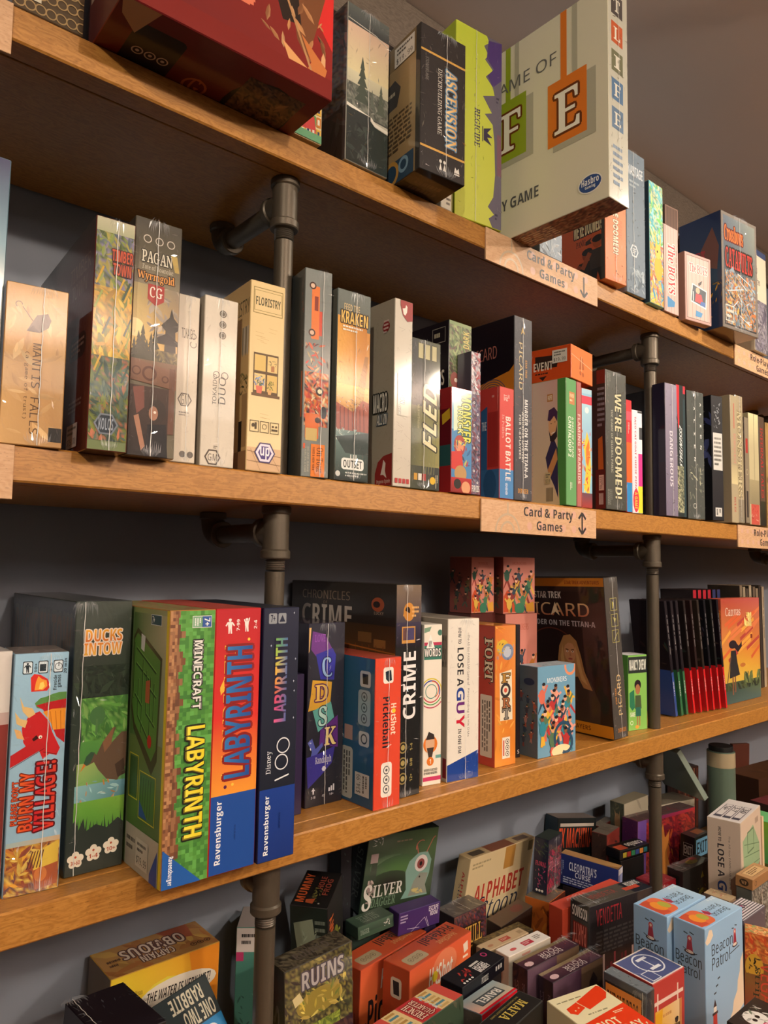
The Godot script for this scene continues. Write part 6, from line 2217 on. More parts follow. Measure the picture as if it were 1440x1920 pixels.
# ---------------------------------------------------------------- the pile on the table, front row
func table_front():
	bx([0.5985, -1, -1.3449, 1.2096, 0.7891, -0.6316, 0.2101, 0.2818, 0.1015], "game_box", "yellow comic box with a speech bubble, standing at the lower left under the lower shelf", "b8923c", "gloss")
	fc("F", "d8b83a")
	gr(0, 0, 1, 1, "e2c83a", "e0902c", "d8c040", "d8a030")
	pl([0.7, 0, 1, 0, 1, 0.6, 0.8, 0.4], "dd8a28")
	el(0.75, 0.55, 0.25, 0.25, "d89a2c")
	el(0.5, 0.5, 0.4, 0.4, "e0d048")
	el(0.62, 0.2, 0.36, 0.085, "ded8c8")
	tx("THE WATER IS VERY WET!", 0.32, 0.165, 0.92, 0.225, "2a2622", 0, 0, null, null, 0.02)
	tx("Lorde Sullivan", 0.1, 0.12, 0.28, 0.15, "5a4420", 0, 4)
	tx("de Nate Jonatan", 0.12, 0.18, 0.34, 0.21, "5a4420", 0, 4)
	el(0.44, 0.5, 0.12, 0.16, "c87850")
	pl([0.3, 0.44, 0.42, 0.33, 0.56, 0.35, 0.58, 0.46, 0.5, 0.42, 0.42, 0.42, 0.36, 0.5], "3a2018")
	el(0.9, 0.5, 0.13, 0.18, "3a1c18")
	fc("T", "a8824c")
	bl(0, 0, 1, 1, ["b0884a", "a06a3a", "b89850", "a87844"], 26, 0.12)
	pl([0.6, 0, 0.9, 0, 0.86, 0.5, 0.7, 0.4], "a0553a")
	tx("OBVIOUS", 0.2, 0.22, 0.78, 0.56, "c9beb0", 180, 0, "5a3f3a")
	ri(0.54, 0.4, 0.05, 0.018, "5a3f3a")
	tx("CAPTAIN", 0.32, 0.6, 0.62, 0.82, "c9beb0", 180, 0, "5a3f3a")
	sm(0.06, 0.4, 0.18, 0.7, 2, "5a4030")
	icons(0.76, 0.7, 0.96, 0.9, "4a3424")
	fc("L", "6a5a3a")
	bx([0.4354, -1, -1.1531, 5.9757, 1.1822, -3.1407, 0.0961, 0.3113, 0.1381], "game_box", "plain black box at the lower left corner in front of the yellow comic box", "18141a", "gloss")
	fc("T", "201b20")
	fc("F", "1a1619")
	fc("L", "17141c")
	shrink("T", 0.1, true, false)
	bx([0.6024, -0.843, -1.108, 8.7756, -40, 5.5912, 0.112, 0.15, 0.0353], "game_box", "tilted box with a blue sky and white clouds, leaning on the yellow comic box", "2a3436", "gloss")
	fc("F", "1f78b0")
	q(0, 0, 1, 0.42, "223034")
	tx("ONE TWO", 0.4, 0.23, 0.94, 0.4, "c9c4ae", 180, 0)
	tx("RABBITE", 0.26, 0.04, 0.84, 0.2, "c9c4ae", 180, 0)
	el(0.6, 0.6, 0.18, 0.1, "d8dce0")
	el(0.75, 0.55, 0.12, 0.08, "d8dce0")
	el(0.95, 0.75, 0.12, 0.08, "d8dce0")
	ci(0.4, 0.85, 0.13, "182026")
	ci(0.4, 0.85, 0.1, "e8e8e4")
	ci(0.4, 0.86, 0.05, "182026")
	fc("T", "3a4244")
	tx("ONE TWO RABBITE", 0.1, 0.3, 0.9, 0.75, "a9a494", 180, 0)
	fc("R", "232c30")
	fc("L", "5a5648")
	bx([0.58, -1, -1.085, 12, 0, 0, 0.09, 0.13, 0.09], "game_box", "dark box propping the tilted box with clouds, below the picture edge", "1c1a1c", "card")
	bx([0.7976, -1, -1.1013, 0.5677, 0.4333, 2.5745, 0.1474, 0.3166, 0.0507], "game_box", "dark olive box with a golden tree scene, beside the left pipe post", "34302a", "wrap")
	fc("F", "4a4a30")
	gr(0, 0, 1, 1, "3c3830", "55523a", "3a2a34", "3f3a2a")
	bl(0, 0, 1, 1, ["5a5a38", "6f6a3a", "3a3a2a", "8a8048", "4a4034", "302a2a"], 120, 0.06)
	tx("RUINS", 0.24, 0.045, 0.86, 0.14, "a8a4a2", 0, 0, "4a4650")
	el(0.5, 0.23, 0.34, 0.07, "8f7f3a")
	bl(0.2, 0.15, 0.9, 0.3, ["c9b04a", "a8924a", "d8c868", "6f7a3a", "b8a050"], 39, 0.06)
	pl([0.1, 0.16, 0.2, 0.14, 0.26, 0.19, 0.14, 0.21], "c9bc8a")
	bl(0.2, 0.34, 0.8, 0.42, ["7a8a34", "5a6a2c", "93a040"], 40, 0.05)
	bl(0.05, 0.4, 1, 1, ["4a2c30", "3a2430", "5a3a34"], 60, 0.06)
	fc("L", "2e2b28")
	tx("RUINS", 0.25, 0.2, 0.7, 0.9, "5a5650", -90, 0)
	fc("T", "3a352e")
	bl(0, 0, 1, 1, ["4a4438", "2a2622", "5a5444", "6a6450"], 50, 0.05)
	tx("RUINED", 0.25, 0.3, 0.75, 0.7, "55504a", 0, 0)
	for k in 2:
		bx([[1.0924, -0.9971, -1.2637, 10.5905, 0.5147, -1.6821, 0.2336, 0.1605, 0.0663], [1.1604, -0.9973, -1.187, 10.4758, -0.0939, -1.4953, 0.2354, 0.1689, 0.0695]][k], "game_box", ["orange-red sports game box, left one of the pair lying on their long sides", "orange-red sports game box, right one of the pair lying on their long sides"][k], "b8482c", "gloss", "game box", "orange sports boxes on the table")
		fc("F", "dc6a3c")
		gr(0, 0, 1, 1, "d8603c", "dc5a3a", "e08040", "e0763c")
		el(0.55, 0.2, 0.2, 0.2, "e0805a")
		tx("H tShot", 0.3, 0.12, 0.68, 0.38, "efe6d6", 0, 0, null, null, 0.04)
		ci(0.39, 0.26, 0.045, "e8c832")
		tx("Pickleball", 0.12, 0.42, 0.9, 0.84, "2a2228", 0, 0)
		pl([0.86, 0.1, 0.94, 0.08, 0.95, 0.2, 0.88, 0.22], "e8d8c4")
		q(0.86, 0.25, 0.95, 0.28, "e8d8c4")
		fc("L", "b0482a")
		rr(0.3, 0.14, 0.72, 0.38, 0.1, "cfc3ae")
		pl([0.38, 0.18, 0.62, 0.18, 0.64, 0.34, 0.42, 0.34], "2a2a2c")
		tx("Pickleball", 0.5, 0.55, 0.85, 1.0, "2a2024", 0, 0)
		fc("T", "b8502f")
		rr(0.08, 0.42, 0.36, 0.88, 0.03, "a89a7c")
		icons(0.12, 0.5, 0.32, 0.8, "7a6c54")
		tx("Pickleball", 0.46, 0.08, 0.94, 0.5, "3a2c28", 180, 0)
		tx("HotShot", 0.58, 0.55, 0.86, 0.8, "c08a5c", 180, 0)
	bx([0.838, -1, -1.028, 15.7662, -0.6716, 0.3375, 0.125, 0.1654, 0.0531], "game_box", "dark navy box with a slanted white name plate, at the bottom picture edge", "1c2430", "gloss")
	fc("T", "202a38")
	pl([0.4, 0.1, 0.9, 0.1, 0.85, 0.75, 0.34, 0.75], "dfe0de")
	tx("STAR", 0.45, 0.42, 0.82, 0.7, "16181c", 180, 0)
	tx("WARS", 0.45, 0.14, 0.85, 0.4, "16181c", 180, 0)
	fc("F", "18202a")
	fc("L", "151b24")
	bx([0.935, -0.9959, -0.9738, 8.3363, -2.9583, -1.3492, 0.19, 0.2055, 0.0666], "game_box", "box with rows of arched balconies and a red ornate title panel on top", "3f4a3c", "gloss")
	fc("T", "c84a40")
	q(0, 0.0, 1, 1, "cf544a")
	for k in [[0.16, 0.36], [0.66, 0.86]]:
		q(k[0], 0, k[1], 1, "e0c890")
		for i in 6:
			q(k[0] + 0.02, 0.06 + i * 0.16, k[1] - 0.05, 0.15 + i * 0.16, ["b89050", "5d8f9c", "c9a86a"][i % 3])
	bl(0.62, 0.1, 0.72, 0.9, ["b8d0d8", "d8e0e0", "8ab0c0"], 16, 0.03)
	q(0.38, 0.0, 0.64, 1, "c23a3c")
	tx("FRENCH", 0.4, 0.12, 0.5, 0.9, "f0d8c0", -90, 1, "7a1c20")
	tx("QUARTER", 0.52, 0.08, 0.62, 0.92, "f0d8c0", -90, 1, "7a1c20")
	fc("F", "3a4a38")
	bl(0, 0, 1, 0.5, ["4a5a44", "2c382c", "5a5a48"], 30, 0.05)
	fc("L", "4a3a34")
	bx([1.1348, -0.8272, -1.0307, 8.5946, 0.6741, -0.0623, 0.152, 0.0269, 0.0527], "game_box", "small flat black box with red sparks and white lettering on top", "1a1a20", "gloss")
	fc("T", "1d1d22")
	bl(0.1, 0.3, 0.4, 0.8, ["a83030", "c84a40", "5a2424"], 18, 0.04)
	tx("HUSH", 0.46, 0.5, 0.68, 0.72, "e8e6e2", 0, 0)
	tx("MONEY", 0.46, 0.72, 0.7, 0.94, "e8e6e2", 0, 0)
	q(0.46, 0.34, 0.66, 0.44, "c9c6c0")
	for i in 4:
		ci(0.1 + i * 0.06, 0.9, 0.018, "e8e6e2")
	ri(0.85, 0.3, 0.05, 0.02, "a83a6a")
	fc("F", "15151a")
	tx("PUZZLE", 0.44, 0.3, 0.6, 0.75, "c9c6c0", 0, 4)
	for i in 3:
		q(0.78 + i * 0.06, 0.25, 0.815 + i * 0.06, 0.6, "b0aeaa")
	fc("L", "15151a")
	bx([1.1889, -0.9974, -0.7754, -11.6553, -0.6107, -0.8451, 0.1244, 0.2043, 0.1407], "game_box", "cream and bright red party box with a knife drawn on top", "d8d0a8", "card")
	fc("T", "e2dcb4")
	gr(0, 0.0, 1, 1, "e4deb8", "e2dcb2", "e2dcb2", "e4deb8")
	pl([0.1, 0.26, 0.34, 0.2, 0.96, 0.02, 1, 0.06, 0.98, 0.2, 0.86, 0.3, 0.42, 0.4, 0.4, 0.34, 0.16, 0.42, 0.08, 0.36], "e23c10")
	ln(0.36, 0.2, 0.41, 0.4, 0.012, "e2dcb4")
	ci(0.2, 0.34, 0.014, "e2dcb4")
	ci(0.29, 0.31, 0.014, "e2dcb4")
	sm(0.06, 0.1, 0.8, 0.14, 1, "8a8660")
	sm(0.3, 0.46, 0.96, 0.5, 1, "8a8660")
	pl([0, 0.62, 1, 0.48, 1, 1, 0, 1], "e23c10")
	tx("NOT", 0.24, 0.66, 0.62, 0.8, "ece4c0", 0, 0)
	tx("TODAY,", 0.3, 0.83, 0.94, 0.96, "ece4c0", 0, 0)
	sm(0.68, 0.56, 0.9, 0.62, 2, "ece4c0")
	fc("L", "d2cca4")
	gv(0, 0, 1, 1, "d8d2aa", "c8c29a")
	el(0.4, 0.7, 0.36, 0.34, "c8381a")
	fc("F", "d83a14")
	bx([1.0655, -0.9975, -0.872, 9.1975, -1.1841, -0.4701, 0.1424, 0.2049, 0.0514], "game_box", "flat black box with gold sideways lettering at the bottom edge of the picture", "1c1c1c", "gloss")
	fc("T", "222322")
	tx("MAFIA", 0.3, 0.3, 0.84, 0.66, "c9b458", 180, 1)
	tx("THE WORLD'S DEADLIEST GAME", 0.2, 0.12, 0.86, 0.2, "8a7c44", 180, 0)
	fr(0, 0, 1, 1, 0.006, "5a5a54")
	fc("F", "19191a")
	ci(0.84, 0.3, 0.08, "d81c2c")
	ri(0.84, 0.3, 0.06, 0.012, "e8b0b0")
	fc("L", "121213")
	bx([1.0999, -0.9947, -0.9534, 8.9705, -4.3981, -2.835, 0.1273, 0.1754, 0.0573], "game_box", "grey-blue box with a framed pale title and a bright red edge", "5a666e", "gloss")
	fc("T", "8fa4ac")
	gr(0, 0, 1, 1, "7f929a", "93a8ae", "cfc0a4", "d8a890")
	q(0.2, 0.3, 0.84, 0.76, "5d6468")
	fr(0.2, 0.3, 0.84, 0.76, 0.02, "3a4044")
	tx("RAVEL", 0.26, 0.38, 0.8, 0.68, "e6e2d8", 180, 0)
	q(0, 0.9, 1, 1, "d82030")
	fc("F", "c81c2a")
	fc("L", "4a4540")
	bl(0, 0, 1, 1, ["5a5448", "3a3632", "8a8070"], 24, 0.08)
	for k in 2:
		bx([[1.3819, -0.9979, -1.0355, -2, 0, 0, 0.1804, 0.1437, 0.042], [1.4069, -0.9981, -0.9885, -2, 0, 0, 0.1775, 0.1286, 0.041]][k], "game_box", ["dark purple box with white upside-down title, left one of the two alike", "dark purple box with white upside-down title, right one of the two alike"][k], "33242e", "wrap", "game box", "dark purple boxes on the table")
		fc("T", "4a2f3e")
		gr(0, 0, 1, 1, "5a3a44", "7a4a58", "4a3040", "3a2630")
		q(0, 0, 1, 0.24, "8a7a5c")
		tx("THE", 0.56, 0.24, 0.64, 0.36, "e6dcd8", 180, 4)
		tx("FOUR", 0.36, 0.36, 0.7, 0.62, "e6dcd8", 180, 3)
		tx("DOORS", 0.36, 0.64, 0.72, 0.9, "e6dcd8", 180, 3)
		el(0.12, 0.68, 0.07, 0.2, "d8b8bc")
		fc("F", "40293a")
		gr(0, 0, 0.55, 1, "6a5060", "4a3044", "3a2434", "2c1c28")
		gr(0.55, 0, 1, 1, "6a5440", "5a4634", "3a2c24", "44342a")
		pl([0.68, 1, 0.72, 0.3, 0.8, 0.16, 0.88, 0.3, 0.9, 1], "2a2022")
		fc("L", "2c1e28")
		tx("1-3   30", 0.15, 0.22, 0.85, 0.36, "7a6670", 0, 2)
		shrink("T", 0.95, true, false)
	bx([1.4444, -0.9994, -0.8273, -3.3561, 0.32, -0.3426, 0.1141, 0.1836, 0.0943], "game_box", "red box with a blue helipad top and a group of heist figures on its front", "a8322e", "card")
	fc("T", "4a5688")
	gr(0, 0, 1, 1, "55608f", "4f5a8a", "465080", "4a5586")
	fr(0, 0, 1, 1, 0.03, "e2d8d4")
	ri(0.56, 0.45, 0.3, 0.03, "dce2ea")
	tx("H", 0.42, 0.22, 0.7, 0.68, "dce2ea", 90, 3)
	fr(0.1, 0.62, 0.36, 0.95, 0.018, "dce2ea")
	ln(0.0, 0.5, 0.14, 0.62, 0.01, "8a94b8")
	fc("F", "b23a32")
	q(0.04, 0.2, 0.96, 0.24, "e0c8b8")
	q(0.12, 0.12, 0.16, 0.3, "e0c8b8")
	q(0.76, 0.12, 0.8, 0.3, "e0c8b8")
	gr(0.06, 0.3, 0.84, 1, "d8a42c", "e2c496", "e0b878", "d8a830")
	pl([0.06, 0.34, 0.3, 0.3, 0.26, 0.5, 0.16, 0.6, 0.06, 0.56], "d8a020")
	sm(0.3, 0.36, 0.76, 0.42, 1, "c08a50")
	for i in 8:
		var u := 0.14 + i * 0.085
		man(u, 0.72 - 0.05 * (i % 4) - i * 0.015, 0.32, "4a3428", ["2a2426", "5a4a34", "33303a", "6a5a3a"][i % 4], "241e1e")
	q(0.84, 0.3, 0.9, 1, "c9824a")
	fc("L", "8a2c28")
	bx([1.3244, -1, -0.8024, -0.1773, 1.3121, 0.5506, 0.0297, 0.2101, 0.0921], "game_box", "slate shrink-wrapped box with an orange title label, at the side of the helipad box", "4a5058", "wrap")
	fc("T", "6f7a82")
	bl(0, 0, 1, 1, ["8a949a", "5a646c", "a0a8ac", "4f585f"], 26, 0.14)
	fc("L", "4a4a50")
	q(0.03, 0.06, 0.92, 0.42, "2a2624")
	q(0.05, 0.08, 0.9, 0.4, "d8843a")
	tx("BURGLE BROS.", 0.09, 0.14, 0.86, 0.36, "4a2414", 0, 1)
	bl(0, 0.45, 1, 1, ["55565c", "3f4046", "606268"], 20, 0.1)
	fc("F", "34363c")
	shrink("L", 0.94, true, true)
	for k in 2:
		bx([[1.6, -0.9986, -0.8596, -1.5, 0, 0, 0.1664, 0.2595, 0.0808], [1.6138, -0.9999, -0.779, -1.5, 0, 0, 0.1665, 0.2595, 0.07]][k], "game_box", ["light blue lighthouse box, rear one of the tall pair", "light blue lighthouse box, front one of the tall pair at lower right"][k], "8fb6d8", "card", "game box", "light blue lighthouse boxes")
		fc("T", "9cc6ea")
		gr(0, 0, 1, 1, "93bfe6", "b8d4e8", "a8cdea", "8fbde8")
		rr(0.02, 0.1, 0.4, 0.95, 0.1, "e0704a")
		q(0.02, 0.12, 0.2, 0.9, "c8543a")
		el(0.2, 0.52, 0.1, 0.26, "e8943a")
		el(0.3, 0.56, 0.07, 0.2, "b0b04a")
		tx("Beacon", 0.46, 0.62, 0.82, 0.86, "2c3a4c", 180, 3)
		tx("Patrol", 0.5, 0.32, 0.82, 0.56, "2c3a4c", 180, 3)
		pl([0.4, 0.5, 0.46, 0.3, 0.5, 0.5, 0.48, 0.64, 0.42, 0.64], "b83a50")
		ln(0.38, 0.36, 0.52, 0.7, 0.01, "2c3a4c")
		for i in 3:
			q(0.8 + i * 0.06, 0.04 + i * 0.02, 0.84 + i * 0.06, 0.14 + i * 0.02, "d0e4f2")
		for face_of in ["L", "F"]:
			fc(face_of, "8fb2d0")
			gv(0, 0, 1, 1, "93b8d8", "8aaac6")
			if face_of == "L":
				lighthouse(0.52, 0.08, 0.17)
				tx("Beacon", 0.06, 0.235, 0.9, 0.32, "28323c", 0, 3)
				tx("Patrol", 0.14, 0.325, 0.84, 0.405, "28323c", 0, 3)
				ln(0.3, 0.2, 0.48, 0.22, 0.02, "28323c")
				ln(0.56, 0.24, 0.76, 0.215, 0.02, "28323c")
			else:
				tx("Beacon", 0.16, 0.15, 0.72, 0.24, "28323c", 0, 3)
				tx("Patrol", 0.16, 0.25, 0.64, 0.35, "28323c", 0, 3)
				lighthouse(0.78, 0.12, 0.17)
				ln(0.64, 0.31, 0.9, 0.29, 0.012, "28323c")
				pl([0, 0.1, 0.06, 0.06, 0.1, 0.02, 0.17, 0.03, 0.2, 0.08, 0.12, 0.12, 0.04, 0.13], "e2cfb4")
				for i in 3:
					ln(0.2 + i * 0.05, 0.54 - i * 0.05, 0.26 + i * 0.05, 0.535 - i * 0.05, 0.02, "28323c")
				pl([1, 0.36, 0.92, 0.42, 0.9, 0.5, 0.84, 0.56, 0.82, 0.64, 0.72, 0.7, 0.68, 0.78, 0.58, 0.84, 0.55, 0.9, 1, 0.78], "dccab0")
				tower(0.22, 0.62, 0.4, 0.07)
				ri(0.72, 0.98, 0.2, 0.02, "2c3036", 180, 360)
				pl([0.55, 0.98, 0.6, 0.93, 0.84, 0.93, 0.9, 0.98], "b03a2c")
				for i in 5:
					ln(0.8 + i * 0.04, 0.92, 0.84 + i * 0.04, 0.86, 0.012, "3a4046")
	bx([1.7596, -1, -0.734, -66.7054, -0.5327, -0.98, 0.0642, 0.1925, 0.0465], "game_box", "orange and gold patterned box with a red sideways city name at the right edge", "b8562c", "gloss")
	fc("F", "8a5a34")
	bl(0, 0, 1, 0.3, ["e0763c", "f0a858", "d8502c", "c8683c"], 40, 0.12)
	el(0.3, 0.38, 0.3, 0.16, "d8a83c")
	bl(0.05, 0.25, 0.6, 0.5, ["4a3a28", "c89a3c", "2a2420"], 24, 0.08)
	gr(0.0, 0.45, 1, 0.85, "8f6a3a", "8a4434", "a8563c", "9a4a3a")
	tx("VEGAS", 0.5, 0.3, 0.9, 0.84, "d8503c", 90, 3)
	tx("Strip", 0.26, 0.36, 0.5, 0.74, "2c3a2c", 90, 4)
	pl([0, 0.84, 1, 0.9, 1, 1, 0, 0.96], "a8202c")
	fc("T", "d8844c")
	bl(0, 0, 1, 1, ["e8905a", "f0b878", "d8682c", "8fae6a", "e0c890"], 40, 0.09)
	fc("L", "6a2a20")
	bx([1.46, -1, -0.6, 0, 0, 0, 0.12, 0.175, 0.09], "game_box", "black box with a white skull and pink outlined lettering in the lower right corner", "1f1f1f", "gloss")
	fc("T", "242426")
	el(0.42, 0.35, 0.2, 0.26, "e2e2de")
	bl(0.2, 0.1, 0.8, 0.6, ["d8d8d4", "2a2a2c", "6a7a6a", "b0b0ac"], 24, 0.06)
	ci(0.36, 0.36, 0.04, "1a1a1c")
	ci(0.48, 0.34, 0.04, "1a1a1c")
	tx("DOOM", 0.15, 0.55, 0.85, 0.88, "e2c0cc", 0, 1, "c83a6a")
	fc("L", "1a1a1b")
	fc("F", "1f1d1e")
	bx([1.8389, -1, -0.8043, 0.4471, -0.1814, -0, 0.1209, 0.1934, 0.0594], "game_box", "black and white striped box with pink marks, right of the tall lighthouse pair", "6a6672", "gloss")
	fc("T", "dcd8de")
	for i in 9:
		q(0, i * 0.115, 1, i * 0.115 + 0.05, "4a4652")
	bl(0.3, 0.2, 0.7, 0.7, ["c8508a", "8a3a6a", "3a3642"], 14, 0.07)
	fc("F", "55505c")
	bl(0, 0, 1, 1, ["77727c", "3f3a46"], 12, 0.1)
	fc("L", "4a4652")
	bx([2.025, -0.8099, -0.8563, 1.0556, 1.833, 0.2335, 0.1151, 0.0279, 0.0436], "game_box", "small wood-brown box with a leaf stamp, on top of the grey wrapped pack", "a87f54", "card")
	fc("T", "b58c60")
	q(0.14, 0.16, 0.86, 0.84, "cfae7c")
	fr(0.14, 0.16, 0.86, 0.84, 0.012, "7a5a38")
	sm(0.24, 0.3, 0.76, 0.7, 3, "6a4c30")
	fc("L", "a0774c")
	el(0.5, 0.5, 0.28, 0.34, "3a2a1c")
	tx("WP", 0.34, 0.34, 0.66, 0.66, "c9a070", 0, 1)
	fc("F", "9a724a")
	ri(0.16, 0.5, 0.06, 0.02, "5a4028")
	bx([2.025, -1, -0.8563, 0, 0, 0, 0.11, 0.1881, 0.04], "game_box", "grey clear-wrapped pack under the small wood-brown box", "5a5e5c", "wrap")
	fc("L", "545a58")
	bl(0, 0, 1, 1, ["7a807c", "3a3e3e", "a0a6a0", "4a504e"], 30, 0.14)
	fc("F", "5f6462")
	bl(0, 0, 1, 1, ["7a807c", "3a3e3e", "a0a6a0", "4a504e"], 40, 0.08)
	shrink("F", 0.5, true, true)
	flush()

func lighthouse(u, v, h):
	var w = h * f_h / f_w
	pl([u - w * 0.1, v + h * 0.25, u + w * 0.1, v + h * 0.25, u + w * 0.18, v + h * 0.85, u - w * 0.18, v + h * 0.85], "9a3444")
	el(u, v + h * 0.2, w * 0.12, h * 0.14, "b84a54")
	el(u, v + h * 0.2, w * 0.06, h * 0.07, "e0c8b0")
	el(u, v + h * 0.84, w * 0.28, h * 0.1, "3a3036")
	el(u, v + h * 0.81, w * 0.2, h * 0.07, "e2d2c4")
	ln(u - w * 0.3, v - h * 0.02, u - w * 0.1, v + h * 0.02, w * 0.05, "28323c")
	ln(u, v - h * 0.1, u + w * 0.22, v - h * 0.04, w * 0.05, "28323c")

func tower(u, v, h, w):
	pl([u - w * 0.7, v + 0.08, u + w * 0.7, v + 0.08, u + w, v + h, u - w, v + h], "b0302e")
	pl([u - w * 0.85, v + 0.2, u + w * 0.85, v + 0.2, u + w * 0.92, v + 0.25, u - w * 0.92, v + 0.25], "e6dcd0")
	pl([u, v - 0.04, u + w * 0.6, v + 0.02, u - w * 0.6, v + 0.02], "3a2a2c")
	q(u - w * 0.5, v + 0.02, u + w * 0.5, v + 0.06, "e6dcd0")
	q(u - w, v + 0.06, u + w, v + 0.08, "3a2a2c")

# ---------------------------------------------------------------- middle of the pile
func table_middle():
	bx([1.3897, -1, -1.168, -2.0837, 0.1274, 0.0129, 0.1474, 0.1216, 0.034], "game_box", "tan card box with a small red square, beside the white one in the pile", "b09a7a", "card")
	fc("T", "b8a282")
	q(0.42, 0.3, 0.64, 0.75, "a84438")
	sm(0.45, 0.4, 0.6, 0.65, 2, "d8b8a0")
	el(0.18, 0.6, 0.06, 0.14, "a87a5c")
	q(0.85, 0.3, 0.95, 0.7, "9a8668")
	fc("F", "a08b6c")
	fc("L", "8a7860")
	bx([1.4065, -0.9996, -1.1195, -1.6282, -0.3532, -0.2264, 0.1488, 0.1251, 0.0411], "game_box", "white card box with a small red square in the middle of the pile", "d8d0c4", "card")
	fc("T", "e8e4de")
	q(0.45, 0.35, 0.68, 0.78, "b83448")
	sm(0.48, 0.42, 0.65, 0.7, 2, "e8c8c4")
	el(0.22, 0.6, 0.07, 0.13, "c85a5c")
	sm(0.76, 0.25, 0.92, 0.7, 3, "77736c")
	fc("F", "cfc4b2")
	q(0.3, 0.05, 0.5, 0.09, "c89080")
	fc("L", "c2b7a6")
	bx([1.4407, -1, -1.2095, -1.5906, -0.1325, 0, 0.1676, 0.0986, 0.05], "game_box", "low brown and gold patterned box behind the tan and white card boxes", "4a3f30", "gloss")
	fc("T", "55492f")
	bl(0, 0, 1, 1, ["6a5c3a", "3f3626", "7a6a44"], 40, 0.05)
	fc("F", "3f3528")
	fc("L", "3a3024")
	bx([1.3536, -1, -1.2678, 0.3719, 0.1367, 0.6782, 0.1147, 0.1736, 0.0605], "game_box", "dark wrapped box with gold ornate title on a purple and red scene", "3a3034", "wrap")
	fc("F", "3f2c34")
	bl(0, 0, 1, 0.9, ["5a3a44", "2c2228", "8a3a34", "4a3a54", "6a4a3a"], 50, 0.08)
	tx("SKULL", 0.2, 0.2, 0.86, 0.44, "c9a04a", 0, 1, "2a1a14")
	tx("KING", 0.4, 0.47, 0.86, 0.68, "c9a04a", 0, 1, "2a1a14")
	fc("T", "5d5650")
	bl(0, 0, 1, 1, ["6f6860", "4a4440", "857d74"], 20, 0.1)
	fc("L", "2f2a2c")
	shrink("T", 0.5, true, false)
	bx([1.5474, -0.9924, -1.282, 4.3599, 5.9825, 3.9821, 0.14, 0.0952, 0.0458], "game_box", "dark brown flat box in front of the cream lettered box", "3f332a", "gloss")
	fc("T", "5a4c3e")
	el(0.7, 0.5, 0.16, 0.3, "6a4038")
	fc("F", "352a24")
	fc("L", "2f2622")
	bx([1.1348, -1, -1.0307, 8, 0, 0, 0.14, 0.1728, 0.045], "game_box", "plain dark box deep in the pile under the small black box with red sparks", "201c1c", "card")
	bx([1.6639, -0.9971, -1.048, -7.2957, -0.498, -1.2466, 0.2375, 0.1916, 0.06], "game_box", "large grey-black wrapped box with red lettering and a red city skyline", "3c3938", "wrap")
	fc("F", "2c2a2b")
	tx("VENDETTA", 0.1, 0.06, 0.5, 0.26, "a83038", 0, 3)
	sm(0.1, 0.32, 0.8, 0.62, 6, "4a4646")
	gv(0, 0.6, 1, 1, "2c2426", "4a2024")
	for i in 16:
		q(0.08 + i * 0.057, 0.72 + 0.1 * sin(i * 2.3), 0.11 + i * 0.057, 1, ["7a2a34", "8a3a40", "c8a8a0", "5a2028"][i % 4])
	fc("L", "3a3838")
	q(0.05, 0.0, 0.95, 0.2, "23272e")
	tx("KOSMOS", 0.1, 0.05, 0.9, 0.18, "e4e2de", 180, 0)
	tx("PARTY", 0.15, 0.26, 0.85, 0.5, "d87a6c", 180, 0, "7a241f")
	bl(0.05, 0.55, 0.95, 0.98, ["4f4c4c", "2c2a2a", "5f5c5c"], 14, 0.14)
	fc("T", "55524c")
	gr(0, 0, 1, 1, "5f5b54", "55524c", "4f4c47", "5a574f")
	q(0.72, 0, 1, 1, "262a32")
	tx("KOSMOS", 0.78, 0.1, 0.98, 0.44, "e0deda", 0, 0)
	q(0.66, 0.44, 0.9, 0.7, "c8503c")
	tx("VENDETTA", 0.16, 0.25, 0.56, 0.6, "a8443c", 0, 3)
	shrink("T", 0.12, true, true)
	bx([1.6621, -1, -1.117, -3.347, 0, 0, 0.2511, 0.17, 0.0425], "game_box", "red-orange box behind the grey-black wrapped box with a skyline", "c04a34", "gloss")
	fc("T", "cc5240")
	fc("L", "a83c28")
	rr(0.3, 0.6, 0.9, 0.95, 0.1, "b8a890")
	bx([1.6732, -0.9987, -1.2556, 11.0234, -1.4085, -0.6535, 0.0996, 0.1181, 0.0713], "game_box", "small orange and brown box with a white monogram, under the tall flower box", "a85a24", "wrap")
	fc("T", "6a6458")
	bl(0, 0, 1, 1, ["7a7468", "5a5448", "b08a5a"], 18, 0.1)
	fc("L", "b8642a")
	bl(0, 0.1, 1, 1, ["a85424", "c87a30", "8a4a20"], 16, 0.2)
	fc("F", "5a2c20")
	q(0.3, 0.5, 1, 1, "8a241f")
	tx("J", 0.1, 0.4, 0.3, 0.7, "e6e2d8", 0, 1)
	tx("P", 0.3, 0.5, 0.5, 0.8, "e6e2d8", 0, 1)
	bx([1.7002, -0.8805, -1.2751, 13.4944, 1.9514, -2.5525, 0.0936, 0.1445, 0.042], "game_box", "tall narrow dark box printed with bright pink night flowers", "222634", "wrap")
	fc("L", "20243a")
	bl(0, 0.05, 1, 0.35, ["3a4a3a", "28382c", "4a5a4a"], 20, 0.14)
	tx("FLORAL", 0.12, 0.42, 0.9, 0.5, "c84a6a", 0, 1)
	bl(0.1, 0.5, 0.9, 0.9, ["c8407a", "a83a6a", "3a5a5c", "2a3a54", "d86a8a"], 24, 0.09)
	ci(0.3, 0.95, 0.08, "d8d8d0")
	ci(0.5, 0.95, 0.08, "d8d8d0")
	ci(0.7, 0.95, 0.08, "d8d8d0")
	fc("F", "3a3644")
	bl(0, 0.2, 1, 1, ["8a2c44", "b83a54", "3a2c3c", "5a6a5a", "6a2438"], 40, 0.12)
